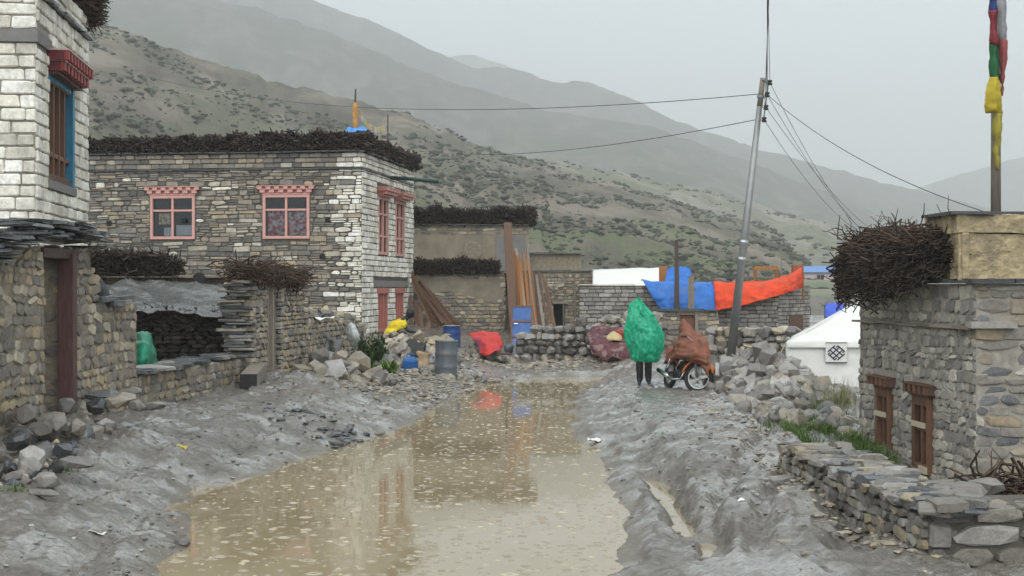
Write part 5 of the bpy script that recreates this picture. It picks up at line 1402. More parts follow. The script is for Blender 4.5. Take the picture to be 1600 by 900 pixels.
dst = thing('dung_stack', (-6.0, 26.6, .7), 'black stack of dried dung cakes and brushwood behind the yard wall', 'dung stack')
pc = Pieces()
for z in np.arange(.7, 1.75, .075):
    x = -7.2
    while x < -4.85:
        w = random.uniform(.14, .26)
        if z < 1.72 - .1 * random.random(): pc.put('rub', (x + w / 2, 26.4 + random.uniform(-.05, .05), z + .035), Matrix.Rotation(random.uniform(-.15, .15), 3, 'Y') @ Matrix.Rotation(random.uniform(-.3, .3), 3, 'Z'), (w, .35, .085), M['dung'])
        x += w
pc.finish(dst, name='dung_cake', rest='dung_cakes')
MB().obox((-7.2, 26.5, .6), (2.3, 0, 0), (0, .9, 0), (0, 0, 1.05)).build('stack_core', M['dung'], dst)
brush('sticks', dst, [(Vector((-7.1, 26.25, 0)), Vector((1, 0, 0)), 2.2, Vector((0, -1, 0)), .4, 1.45, 1.78, 420)], M['twig'], (.006, .014), (.2, .5))
M['clear_plastic'] = plastic_mat('clear_plastic_sheet', (.22, .225, .22), .35, .25, .12, 7)
pl = [[(160, 447, 28.3), (200, 437, 28.6), (250, 440, 28.7), (300, 442, 28.7), (340, 446, 28.5), (367, 455, 28.2)],
      [(168, 462, 27.4), (210, 455, 27.7), (255, 458, 27.8), (305, 460, 27.8), (340, 462, 27.6), (362, 470, 27.2)],
      [(188, 480, 26.4), (222, 478, 26.4), (258, 478, 26.5), (305, 480, 26.5), (335, 482, 26.4), (358, 486, 26.2)],
      [(204, 488, 26.0), (228, 489, 26.0), (260, 488, 26.1), (303, 492, 26.0), (330, 497, 26.0), (352, 494, 25.9)]]
tag(sheet('plastic_sheet', [[P(*q) for q in r_] for r_ in pl], M['clear_plastic'], k=12, fold=.05, fscale=2.2, seed=3, crease=.045), 'clear plastic sheet stretched over the dung stack and shed', 'plastic sheet')
M['green_tarp'] = mat('green_plastic', (.004, .155, .09), .28, .35, 6, .5, bdist=.03)
gt = [[(212, 520, 22.4), (222, 517, 22.3), (232, 519, 22.4), (236, 524, 22.6)], [(210, 538, 22.1), (222, 536, 21.8), (236, 536, 22.0), (243, 545, 22.4)], [(208, 556, 21.9), (222, 556, 21.6), (240, 556, 21.9), (247, 560, 22.3)], [(208, 574, 21.9), (222, 575, 21.6), (240, 572, 21.9), (249, 570, 22.3)]]
tag(sheet('green_bundle', [[P(*q) for q in r_] for r_ in gt], M['green_tarp'], k=8, fold=.07, fscale=4, seed=6, thick=.02), 'bundle wrapped in dark green plastic standing behind the yard wall', 'bundle')
bk = [[(150, 440, 19.3), (156, 437, 19.3), (162, 442, 19.4)], [(152, 455, 19.0), (160, 452, 18.95), (170, 458, 19.1)], [(155, 474, 18.9), (165, 474, 18.85), (176, 474, 19.0)]]
tag(sheet('black_sack', [[P(*q) for q in r_] for r_ in bk], M['black'], k=6, fold=.05, fscale=5, thick=.02), 'black plastic sack slumped on the stepped compound wall', 'sack')

# squared beam lying in the mud by the gate
bm0 = P(388, 612, 24.0); bm1 = P(404, 590, 25.6)
bm0.z = zg(bm0.x, bm0.y) + .02; bm1.z = zg(bm1.x, bm1.y) + .06
dv = (bm1 - bm0).normalized(); sd_ = dv.cross(Zv).normalized()
beam = thing('timber_beam', bm0, 'squared timber beam with a blackened end lying by the gateway', 'beam')
MB().obox(bm0 - sd_ * .14 + dv * .02, dv * (bm1 - bm0).length, sd_ * .28, Zv * .24).build('beam', M['grey_wood'], beam, bevel=.012)
MB().obox(bm0 - sd_ * .138 + Zv * .003, dv * .022, sd_ * .276, Zv * .234).build('charred_end', M['black'], beam)

# ================================================================ drums, canister, tarpaulins, timber
M['drum_grey'] = mat('worn_blue_grey_drum', (.115, .135, .155), .42, .2, 5, .15, metal=.3, dirt=((.17, .15, .125), 3.5, .75))
M['drum_blue'] = mat('blue_plastic_drum', (.015, .05, .16), .35, .2, 5, .1)
M['jerry_blue'] = mat('blue_canister', (.012, .085, .25), .32, .2, 6, .1)
def drum(name, label, base, r, h, m, lean=0, open_top=False):
    t = thing(name, base, label, 'drum'); M4 = Matrix.Translation(base) @ Matrix.Rotation(lean, 4, 'Y')
    prof = [(r * .96, 0), (r, .015), (r, .03), (r * .975, .04)]
    for f in (.33, .66): prof += [(r * .975, h * f - .03), (r * 1.015, h * f), (r * .975, h * f + .03)]
    prof += [(r * .975, h - .04), (r, h - .03), (r * 1.01, h - .008), (r * .99, h), (r * .95, h - .003), (r * .94, h - .025), (.02, h - .027)]
    MB().lathe(prof, 28, M4).build('barrel', m, t, smooth=True)
    MB().lathe([(.035, 0), (.035, .02), (.02, .024)], 10, M4 @ Matrix.Translation((r * .6, -.05, h - .026))).build('bung', M['steel'], t)
    mb = MB(); pts = [M4 @ Vector((r * .985 * math.cos(a), r * .985 * math.sin(a), h - .004)) for a in [i * math.pi / 14 for i in range(29)]]
    mb.tube(pts, .011, 6, False).build('rim', M['steel'] if not open_top else m, t, smooth=True)
    return t
dx, dy = -1.48, 32.9
drum('oil_drum', 'dented grey steel drum standing at the head of the puddle', (dx, dy, zg(dx, dy) - .02), .255, .88, M['drum_grey'], .02)
p_ = P(706, 527, 37.6); drum('plastic_drum', 'dark blue plastic drum behind the rubble heap', (p_.x, p_.y, p_.z - .25), .225, .55, M['drum_blue'])
cb = P(641, 589, 32.7); cb.z = zg(cb.x, cb.y) - .02
can = thing('water_canister', cb, 'bright blue ribbed plastic water canister beside the oil drum', 'canister')
MB().obox(cb + Vector((-.17, -.13, 0)), (.34, 0, 0), (0, .26, 0), (0, 0, .34)).build('body', M['jerry_blue'], can, smooth=False, bevel=.04)
MB().add([cb + Vector(v) for v in ((-.16, -.12, .335), (.16, -.12, .335), (.16, .12, .335), (-.16, .12, .335), (-.1, -.07, .40), (.1, -.07, .40), (.1, .07, .40), (-.1, .07, .40))], [[0, 1, 5, 4], [1, 2, 6, 5], [2, 3, 7, 6], [3, 0, 4, 7], [4, 5, 6, 7]]).build('shoulder', M['jerry_blue'], can, bevel=.01)
MB().tube([cb + Vector((-.08, 0, .39)), cb + Vector((-.07, 0, .45)), cb + Vector((.05, 0, .45)), cb + Vector((.06, 0, .39))], .018, 7).build('handle', M['jerry_blue'], can, smooth=True)
MB().lathe([(.035, .39), (.035, .45), (.03, .46)], 10, Matrix.Translation(cb + Vector((.11, 0, -.02)))).build('cap', M['black'], can)
for i in range(6): MB().obox(cb + Vector((-.15 + i * .052, -.138, .04)), (.022, 0, 0), (0, .012, 0), (0, 0, .25)).build('rib', M['jerry_blue'], can)

M['red_tarp'] = mat('red_tarpaulin', (.42, .03, .02), .6, .35, 5, .5, bdist=.02, dirt=((.20, .08, .18), 3.0, .7))
rt = [[(732, 523, 38.6), (745, 520, 38.7), (758, 519, 38.7), (772, 520, 38.6), (781, 524, 38.5)], [(738, 528, 38.2), (748, 526, 38.1), (760, 525, 38.1), (774, 527, 38.1), (783, 533, 38.2)], [(745, 536, 37.9), (752, 537, 37.7), (762, 537, 37.6), (774, 537, 37.7), (784, 540, 37.9)], [(748, 545, 37.7), (755, 548, 37.5), (764, 548, 37.4), (775, 546, 37.5), (783, 546, 37.8)], [(749, 552, 37.6), (756, 555, 37.4), (765, 554, 37.3), (776, 551, 37.4), (782, 550, 37.7)]]
tag(sheet('red_tarpaulin', [[P(*q) for q in r_] for r_ in rt], M['red_tarp'], k=7, fold=.10, fscale=3.5, seed=12, thick=.02, crease=.05), 'crumpled red tarpaulin thrown over rubble beside the leaning timber', 'tarpaulin')
mb = MB().obox(P(775, 555, 37.4), (.35, 0, 0), (0, .25, 0), (0, 0, .06)); tag(mb.build('scrap_board', M['plank'], bevel=.01), 'short scrap board lying in the mud below the red tarpaulin', 'board')

def plank(label, group, p0, p1, w, t, m, twist=0.0):
    d = (p1 - p0); L_ = d.length; d.normalize(); s = d.cross(Vector((0, 1, 0))).normalized(); s = Matrix.Rotation(twist, 3, d) @ s; n = d.cross(s)
    mb = MB(); k = 6
    for i in range(k):
        pass
    bow = random.uniform(-.02, .02)
    vs_ = []
    for i in range(k + 1):
        c = p0 + d * L_ * i / k + n * bow * math.sin(math.pi * i / k)
        ww = w * random.uniform(.96, 1.04)
        vs_ += [c - s * ww / 2 - n * t / 2, c + s * ww / 2 - n * t / 2, c + s * ww / 2 + n * t / 2, c - s * ww / 2 + n * t / 2]
    fs = [[3, 2, 1, 0], [k * 4, k * 4 + 1, k * 4 + 2, k * 4 + 3]]
    for i in range(k):
        for j in range(4): fs.append([i * 4 + j, i * 4 + (j + 1) % 4, (i + 1) * 4 + (j + 1) % 4, (i + 1) * 4 + j])
    o = mb.add(vs_, fs).build('plank', m)
    return tag(o, label, 'plank', group)
G1 = 'planks leaning against the corner of the two-storey house'
for i in range(13):
    plank('rust-brown plank leaning on the corner of the two-storey house', G1, P(672 + i * 3.9 + random.uniform(-3, 3), 508 + random.uniform(-4, 4), 43.2 - .05 * i), P(636 + i * 1.9 + random.uniform(-3, 3), 420 + i * 2 + random.uniform(-6, 14), 44.1 - .02 * i), random.uniform(.05, .11), .03, M['plank'], random.uniform(-.5, .5))
for i, (a, b, c, d) in enumerate(((652, 515, 650, 470), (660, 516, 655, 478), (643, 515, 641, 462), (668, 514, 676, 486))):
    plank('short upright board standing behind the crouching person', 'short boards by the house corner', P(a, b, 43), P(c, d, 43.6), .12, .04, M['plank'])
plank('broad tall dark plank leaning highest against the mud house', None, P(803, 522, 43.2), P(793, 348, 44.6), .24, .05, M['plank'], .15)
G2 = 'orange poles leaning against the mud house'
for i, (x0, x1, yt) in enumerate(((806, 808, 392), (812, 812, 400), (817, 817, 408), (821, 822, 396), (826, 823, 412), (831, 828, 405), (809, 815, 420))):
    plank('slim orange-brown timber pole leaning beside the broad plank', G2, P(x0 + 8, 520, 43.4), P(x1 - 4, yt, 44.9), random.uniform(.05, .09), .05, M['orange_wood'], random.uniform(-.4, .4))
G3 = 'dark planks fanned out beside the byre'
for i, (x0, x1, yt) in enumerate(((836, 826, 400), (840, 830, 415), (846, 834, 425), (851, 838, 430), (858, 842, 425), (864, 848, 428), (833, 824, 385), (869, 852, 440), (842, 836, 440), (826, 806, 388))):
    plank('brown plank in the fan of timber leaning beside the byre' if i % 3 else 'grey weathered plank in the fan of timber leaning beside the byre', G3, P(x0, 520, 43.4), P(x1, yt, 45.2), random.uniform(.04, .085), .04, M['plank'] if i % 3 else M['grey_wood'], random.uniform(-.4, .4))
# blue panelled metal door leaning on the timber
bdoor = thing('metal_door', P(813, 552, 42.6), 'blue metal door panel leaning against the stacked timber', 'door')
q = [P(797, 552, 42.4), P(831, 552, 42.4), P(831, 478, 42.9), P(799, 478, 42.9)]
bx, bz = (q[1] - q[0]).normalized(), (q[3] - q[0]).normalized(); bn_ = bx.cross(bz).normalized(); BW, BH = (q[1] - q[0]).length, (q[3] - q[0]).length
bn_ = bn_ if bn_.y < 0 else -bn_
mb = MB()
for (a0, a1, z0_, z1_) in ((0, .05, 0, BH), (BW - .05, BW, 0, BH), (.05, BW - .05, 0, .05), (.05, BW - .05, BH - .05, BH), (.05, BW - .05, BH * .32, BH * .36), (.05, BW - .05, BH * .64, BH * .68)):
    mb.obox(q[0] + bx * a0 + bz * z0_, bx * (a1 - a0), bz * (z1_ - z0_), bn_ * .05)
mb.build('frame', mat('rusty_brown_frame', (.12, .06, .045), .5, .3, 8, .2), bdoor)
for (z0_, z1_) in ((.05, BH * .32), (BH * .36, BH * .64), (BH * .68, BH - .05)): MB().obox(q[0] + bx * .05 + bz * z0_ + bn_ * .01, bx * (BW - .1), bz * (z1_ - z0_), bn_ * .02).build('panel', mat('blue_enamel', (.03, .10, .30), .4, .2, 5, .1, dirt=((.2, .2, .22), 4, .4)), bdoor)
MB().tube([q[0] + bx * .07 + bz * BH * .58 + bn_ * .03, q[0] + bx * .09 + bz * BH * .6 + bn_ * .1, q[0] + bx * .2 + bz * BH * .6 + bn_ * .1], .014, 6).build('handle', M['chrome'], bdoor)
bk_ = MB().lathe([(.10, 0), (.15, .22), (.14, .225), (.1, .03)], 14, Matrix.Translation(P(795, 553, 39.9) + Vector((0, 0, .02)))); tag(bk_.build('bucket', M['drum_grey'], smooth=True), 'small grey bucket at the end of the dry-stone wall', 'bucket')

# odds and ends on the rubble
for (px, py, D, w_, h_, lab, m_) in ((648, 545, 34.6, .42, .16, 'black plastic sheet caught in the rubble heap', M['black']), (662, 566, 33.9, .16, .26, 'brown cardboard piece leaning on the rubble heap', mat('cardboard', (.27, .19, .12), .8, .2, 8, .2)), (600, 562, 31.6, .3, .1, 'grey slate-coloured sheet lying beside the bright weed', M['cement']), (600, 588, 31.4, .28, .07, 'wet grey cloth lying on the gravel near the blue canister', M['mortar_grey']), (690, 530, 36.4, .3, .1, 'dirty tan cloth draped over rubble behind the oil drum', M['plaster']), (520, 548, 30.6, .2, .3, 'dark slate board propped against the garden wall', M['slate'])):
    c = P(px, py, D)
    tag(sheet('scrap', [[c + Vector((w_ * (i - 1.5) / 1.5 * random.uniform(.55, 1.05) + random.uniform(-.05, .05), -.12 * jj + random.uniform(-.06, .06), h_ * (1.5 - jj) / 1.5 + random.uniform(-.06, .06))) for i in range(4)] for jj in range(4)], m_, k=4, fold=.05, fscale=6, seed=int(px), thick=.012), lab, 'scrap')
# plastic bags
M['white_bag'] = plastic_mat('thin_white_bag', (.50, .53, .52), .18, .3, .3, 9)
bg = [[(543, 506, 32.4), (548, 503, 32.3), (555, 505, 32.3)], [(543, 520, 32.2), (551, 519, 32.0), (561, 519, 32.1)], [(545, 532, 32.2), (554, 532, 32.0), (565, 531, 32.1)], [(549, 543, 32.2), (557, 542, 32.1), (568, 538, 32.2)]]
tag(sheet('plastic_sack', [[P(*q) for q in r_] for r_ in bg], M['white_bag'], k=6, fold=.04, fscale=6, thick=.01), 'translucent white sack hanging from the garden wall above the weeds', 'sack')
wb = P(484, 566, 29.5)
tag(sheet('plastic_bag', [[wb + Vector((-.18 + .12 * i, -.15 + .1 * j, (.13 if 0 < i < 3 and 0 < j < 3 else 0) + .04 * ((i * 7 + j * 3) % 3 - 1))) for i in range(4)] for j in range(4)], M['white_paint'], k=5, fold=.06, fscale=7, thick=.01), 'small crumpled white bag among the tan boulders', 'bag')
wp = P(492, 492, 30)
tag(sheet('plastic_bag', [[wp + Vector((-.25 + .16 * i, -.1 + .12 * j, .05 * math.sin(i * 2) - .02 * i)) for i in range(5)] for j in range(3)], M['pale_cloth'], k=5, fold=.05, fscale=7, thick=.01), 'grey plastic scrap lying along the top of the garden wall', 'plastic scrap')
for (px, py, s, lab, m_) in ((930, 697, .09, 'white crumpled bottle at the right water edge', M['white_paint']), (150, 838, .06, 'white paper scrap in the mud on the left bank', M['white_paint']), (200, 720, .07, 'yellow leaf-like scrap on the left mud bank', mat('yellow_scrap', (.40, .34, .06), .6, .3, 20, .1)), (1160, 790, .05, 'pale plastic scrap among the tyre tracks', M['pale_cloth'])):
    D = CAM_H * F_PX / (py - CY)
    for _ in range(6): x = (px - CX) / F_PX * D; D = (CAM_H - zg(x, D)) * F_PX / (py - CY)
    c = Vector((x, D, zg(x, D) + .03))
    tag(sheet('litter', [[c + Vector((s * (i - 1), s * (j - 1), random.uniform(-.01, .04))) for i in range(3)] for j in range(3)], m_, k=4, fold=.03, fscale=20, thick=.004), lab, 'litter')

# ================================================================ weeds and grass
def blade_mesh(name, spots, m, parent=None, wid=.006):
    Vs, Fs, o_ = [], [], 0
    for (p, h, lean, w) in spots:
        a = random.uniform(0, 6.28); d = Vector((math.cos(a), math.sin(a), 0)); s = Vector((-d.y, d.x, 0))
        for k, (t, ww) in enumerate(((0, 1), (.5, .8), (1, .05))):
            c = p + Zv * h * (t - .25 * lean * t * t) + d * h * lean * t * t
            Vs += [c - s * w * ww, c + s * w * ww]
        Fs += [[o_, o_ + 1, o_ + 3, o_ + 2], [o_ + 2, o_ + 3, o_ + 5, o_ + 4]]; o_ += 6
    return np_mesh(name, np.array([tuple(v) for v in Vs]), np.array(Fs), m, parent)
M['grass'] = mat('grass_blade', (.075, .13, .028), .6, .3, 5, 0, trans=.3, piece=.4)
M['dry_grass'] = mat('dry_grass_blade', (.17, .17, .07), .6, .3, 5, 0, trans=.3, piece=.4)
def grass(name, label, areas, m, h=(.12, .35), lean=(.2, .9), w=(.004, .009)):
    sp = []
    for (cx, cy, rx, ry, n) in areas:
        for _ in range(n // 6):
            gx, gy = cx + random.gauss(0, rx * .5), cy + random.gauss(0, ry * .5); gz_ = zg(gx, gy)
            for _ in range(6): sp.append((Vector((gx + random.gauss(0, .05), gy + random.gauss(0, .05), gz_)), random.uniform(*h), random.uniform(*lean), random.uniform(*w)))
    return tag(blade_mesh(name, sp, m), label, 'grass', kind='stuff')
grass('green_grass', 'fresh green grass among the stones between tent and low wall', [(4.5, 21.6, .45, 1.3, 1900), (3.8, 19.8, .3, .9, 700), (4.75, 19.6, .2, 1.3, 900), (4.9, 23.5, .4, .8, 400), (5.0, 27.0, .3, .4, 160)], M['grass'], (.07, .26))
grass('dry_grass', 'tall thin grass by the tent and rock pile', [(5.1, 27.3, .4, .4, 160), (5.2, 31.2, .4, .3, 300), (5.4, 25.0, .6, 1.2, 300)], M['dry_grass'], (.25, .6), (.1, .5), (.003, .006))
grass('bank_grass', 'sparse grass tufts at the foot of the compound wall', [(-4.45, 13.0, .12, .25, 90), (-4.5, 25.2, .1, .2, 80), (-4.4, 14.6, .1, .2, 40)], M['grass'], (.04, .12))
def weed(label, base, h, rad, n, m, leaf=.05):
    t = thing('weed_plant', base, label, 'plant')
    A, B, L_ = [], [], []
    for i in range(n):
        a = random.uniform(0, 6.28); r_ = rad * math.sqrt(random.random()); hh = h * random.uniform(.5, 1) * (1 - .4 * r_ / rad)
        p0 = base + Vector((r_ * .5 * math.cos(a), r_ * .5 * math.sin(a), 0)); p1 = base + Vector((r_ * math.cos(a) * 1.2, r_ * math.sin(a) * 1.2, hh))
        A.append(p0); B.append(p1)
        for k in range(16):
            f = random.uniform(.2, 1); c = p0.lerp(p1, f) + Vector((random.gauss(0, .04), random.gauss(0, .04), random.gauss(0, .03)))
            L_.append((c, random.uniform(.6, 1.4) * leaf, random.uniform(.3, 1.2), leaf * .28))
    o = sticks('stems', A, B, .006, m, t, .08, 3); o['kind'] = 'stuff'
    o = blade_mesh('leaves', L_, m, t); o['kind'] = 'stuff'
    return t
M['weed'] = mat('dark_weed_leaf', (.032, .062, .020), .6, .35, 5, 0, trans=.2, piece=.5)
M['weed_light'] = mat('bright_weed_leaf', (.10, .17, .03), .6, .3, 5, 0, trans=.3, piece=.4)
wbz = P(578, 578, 31.5); wbz.z = zg(wbz.x, wbz.y)
weed('tall dark green weed clump growing by the garden wall', wbz, 1.0, .34, 60, M['weed'], .10)
wb2 = P(600, 582, 31.0); wb2.z = zg(wb2.x, wb2.y)
weed('bright green leafy weed beside the dark weed clump', wb2, .32, .22, 22, M['weed_light'], .11)

# ================================================================ people
def skin_body(name, verts, edges, radii, m, parent=None, sub=2):
    base = WL[parent] if parent is not None else Vector((0, 0, 0))
    me = bpy.data.meshes.new(name); me.from_pydata([Vector(v) - base for v in verts], edges, []); me.update()
    o = link_mesh(name, me, m, parent, base)
    md = o.modifiers.new('skin', 'SKIN'); md.use_smooth_shade = True
    for i, r_ in enumerate(radii): me.skin_vertices[0].data[i].radius = (r_, r_) if not hasattr(r_, '__len__') else r_
    me.skin_vertices[0].data[0].use_root = True
    s = o.modifiers.new('sub', 'SUBSURF'); s.levels = s.render_levels = sub
    return o
def hand(vs_, es, rs, wrist, d, side, curl, r_=.009):
    """palm and five fingers added to a skin graph; wrist = index"""
    d = d.normalized(); s = side.normalized(); n = d.cross(s)
    w = Vector(vs_[wrist]); palm = len(vs_)
    vs_.append(w + d * .05); es.append((wrist, palm)); rs.append((.026, .018))
    for k, (off, L_) in enumerate(((-.03, .075), (-.01, .085), (.012, .08), (.032, .062))):
        i0 = len(vs_)
        vs_.append(w + d * .09 + s * off); es.append((palm, i0)); rs.append(r_)
        vs_.append(w + d * (.09 + L_ * .5) + s * off * 1.1 + n * curl * .02); es.append((i0, i0 + 1)); rs.append(r_ * .95)
        vs_.append(w + d * (.09 + L_ * .85) + s * off * 1.1 + n * curl * .055); es.append((i0 + 1, i0 + 2)); rs.append(r_ * .8)
    i0 = len(vs_)
    vs_.append(w + d * .045 - s * .04 + n * curl * .01); es.append((palm, i0)); rs.append(r_ * 1.1)
    vs_.append(w + d * .085 - s * .055 + n * curl * .03); es.append((i0, i0 + 1)); rs.append(r_ * .9)

M['skin'] = mat('skin', (.25, .14, .095), .5, .1, 9, .05)
M['trouser'] = mat('black_trousers', (.012, .012, .014), .6, .3, 9, .3)
M['coat'] = mat('dark_coat', (.018, .03, .028), .7, .3, 9, .3)
M['hair'] = mat('black_hair', (.010, .009, .009), .5, .3, 30, .3)
M['shoe'] = mat('dark_shoe', (.02, .02, .022), .5, .3, 12, .2)
gb = Vector(((1006 - CX) / F_PX * 30.4, 30.4, 0)); gb.z = zg(gb.x, gb.y) + .035
person = thing('person', gb, 'person standing in a hooded green plastic sheet and black trousers', 'person')
def B_(x, y, z): return gb + Vector((x, y, z))
vs_, es, rs = [], [], []
def j(p, r_, par=None):
    vs_.append(p); rs.append(r_)
    if par is not None: es.append((par, len(vs_) - 1))
    return len(vs_) - 1
pel = j(B_(0, 0, .92), (.16, .12)); ab = j(B_(0, 0, 1.08), (.145, .105), pel); ch = j(B_(0, 0, 1.30), (.17, .115), ab); nk = j(B_(0, -.01, 1.45), .06, ch); hd_ = j(B_(0, -.03, 1.54), (.085, .095), nk); ht = j(B_(0, -.02, 1.64), (.07, .08), hd_)
for s in (-1, 1):
    hp = j(B_(s * .09, 0, .86), .095, pel); kn = j(B_(s * .09, -.02, .48), .085, hp); an = j(B_(s * .088 + .005, .0, .10), .072, kn); j(B_(s * .10, -.10, .05), (.04, .03), an)
    sh = j(B_(s * .18, 0, 1.37), .062, ch); el = j(B_(s * .24, -.06, 1.10), .048, sh); wr = j(B_(s * .15, -.10, .95), .034, el)
    hand(vs_, es, rs, wr, Vector((-s * .5, -.1, -.4)), Vector((0, 1, 0)), 1)
skin_body('body', vs_, es, rs, M['trouser'], person)
for s in (-1, 1):
    a = B_(s * .10, -.02, .0)
    mb = MB(); rows = [(.09, .035, .06), (.03, .042, .075), (-.06, .046, .06), (-.13, .045, .045), (-.17, .03, .03)]
    v2, f2 = [], []
    for (yy, hw, hh) in rows: v2 += [a + Vector((-hw, yy, 0)), a + Vector((hw, yy, 0)), a + Vector((hw * .8, yy, hh + .02)), a + Vector((-hw * .8, yy, hh + .02))]
    for i in range(4):
        for q_ in range(4): f2.append([i * 4 + q_, i * 4 + (q_ + 1) % 4, (i + 1) * 4 + (q_ + 1) % 4, (i + 1) * 4 + q_])
    f2 += [[3, 2, 1, 0], [16, 17, 18, 19]]
    mb.add(v2, f2).build('shoe', M['shoe'], person, subsurf=1, smooth=True)
MB().lathe([(.02, -.12), (.085, -.08), (.098, 0), (.085, .07), (.03, .115)], 14, Matrix.Translation(B_(0, .01, 1.6))).build('hair', M['hair'], person, smooth=True)
prof = [(577, 1009, 12), (576, 1009, 17), (572, 1008, 22), (563, 1008, 25), (552, 1007, 28), (540, 1006, 29.5), (528, 1005, 28), (516, 1003, 25), (506, 1002, 21), (498, 1000, 17), (491, 999, 12.5), (484, 998, 8), (478, 997, 3.5), (475, 997, 1.2)]
ring = 110; fine = cr_line([(a, b, c) for a, b, c in prof], 9)
Vp = []
for (yy, cx_, hw) in fine:
    z = gb.z + (612 - yy) / 75.7; hw = max(hw, 1) / 75.7
    for k in range(ring):
        a = 2 * math.pi * k / ring
        fo_ = float(fbm(np.array([math.cos(a) * 2.2 + 4]), np.array([z * 2.6 + math.sin(a) * 2.2]), 61, 4)[0]) * .10 + float((1 - abs(vnoise(np.array([a * 2.4 + z * 1.5]), np.array([z * 3.5]), 63)[0]) * 3).clip(0, 1)) * .03
        rr = hw * (1 + fo_ / max(hw, .1) * min(1, hw / .12))
        Vp.append((gb.x + (cx_ - 1006) / 75.7 + rr * math.cos(a), gb.y + rr * .78 * math.sin(a), z + .012 * math.sin(a * 5) * (1 if yy > 570 else 0)))
nf = len(fine); ix = np.arange(nf * ring).reshape(nf, ring)
Q = np.stack([ix[:-1], np.roll(ix, -1, 1)[:-1], np.roll(ix, -1, 1)[1:], ix[1:]], -1).reshape(-1, 4)
M['poncho'] = plastic_mat('green_poncho_plastic', (.03, .56, .33), .12, .42, .2, 14)
Vp = np.array(Vp); ag = np.tile(np.arange(ring) * 2 * math.pi / ring, nf); zz_ = Vp[:, 2]
cz1 = np.clip(1 - np.abs(fbm(np.cos(ag) * 2.5 + zz_ * 1.2, np.sin(ag) * 2.5 + zz_ * 2.2, 91, 3)) * 5, 0, 1) * .035 + np.clip(1 - np.abs(fbm(np.cos(ag) * 5 - zz_ * 2, np.sin(ag) * 5 + zz_ * 5, 95, 2)) * 4, 0, 1) * .014
Vp[:, 0] += np.cos(ag) * (cz1 - .02) * np.clip((gb.z + 1.75 - zz_) * 4, 0, 1); Vp[:, 1] += np.sin(ag) * (cz1 - .02)
np_mesh('plastic_cloak', Vp, Q, M['poncho'], person, smooth=True)
hood = [[P(984, 513, 30.03), P(996, 509, 29.98), P(1012, 504, 30.0)], [P(986, 517, 29.97), P(998, 514, 29.93), P(1015, 508, 29.97)], [P(986, 520, 30.02), P(999, 517, 29.98), P(1016, 512, 30.0)]]

# crouching person at the rubble heap
cbp = P(622, 530, 37.2); cz = zg(cbp.x, cbp.y); cbp.z = max(cz, cbp.z - .05)
crouch = thing('person', cbp, 'person in a yellow jacket crouching over the rubble by the pink doors', 'person')
def C_(px, py, dd=0): return P(px, py, 37.2 + dd)
vs_, es, rs = [], [], []
pel = j(C_(608, 524), .14); ab = j(C_(616, 514), .145, pel); ch = j(C_(626, 505), .14, ab); nk = j(C_(633, 498), .055, ch); hd_ = j(C_(639, 493, -.02), (.085, .09), nk); j(C_(643, 489, -.02), (.075, .08), hd_)
for s in (-1, 1):
    hp = j(C_(610, 527, s * .1), .09, pel); kn = j(C_(634, 520, s * .16), .07, hp); an = j(C_(622, 545, s * .14), .048, kn); j(C_(632, 549, s * .14), .04, an)
    sh = j(C_(628, 504, s * .18), .06, ch); el = j(C_(638, 517, s * .2), .046, sh); wr = j(C_(652, 520, s * .12), .034, el)
    hand(vs_, es, rs, wr, Vector((.8, 0, -.5)), Vector((0, 1, 0)), 1)
skin_body('body', vs_, es, rs, M['coat'], crouch)
M['yellow'] = mat('yellow_rain_jacket', (.58, .44, .012), .35, .25, 6, .4, bdist=.02)
jk = [[(606, 522, -.05), (604, 516, -.28), (612, 511, -.33), (618, 509, 0)], [(612, 514, -.1), (612, 511, -.3), (620, 507, -.34), (624, 503, 0)], [(620, 503, -.1), (622, 507, -.3), (628, 505, -.32), (632, 501, -.05)], [(628, 499, -.1), (630, 503, -.28), (634, 505, -.28), (637, 502, -.1)]]
jk = [[C_(601, 522, .1), C_(604, 512, .15), C_(612, 503, .16), C_(622, 498, .15), C_(632, 498, .1)], [C_(602, 523, -.1), C_(607, 513, -.16), C_(615, 504, -.18), C_(624, 500, -.18), C_(634, 500, -.1)], [C_(603, 525, -.2), C_(610, 517, -.26), C_(618, 510, -.28), C_(627, 506, -.27), C_(636, 505, -.18)], [C_(606, 528, -.2), C_(613, 523, -.26), C_(621, 517, -.28), C_(629, 513, -.26), C_(635, 512, -.18)]]
sheet('jacket', jk, M['yellow'], crouch, k=6, fold=.05, fscale=6, thick=.02, seed=31)
MB().lathe([(.02, -.13), (.095, -.09), (.11, 0), (.09, .08), (.03, .12)], 14, Matrix.Translation(C_(641, 489, -.02))).build('hair', M['hair'], crouch, smooth=True)

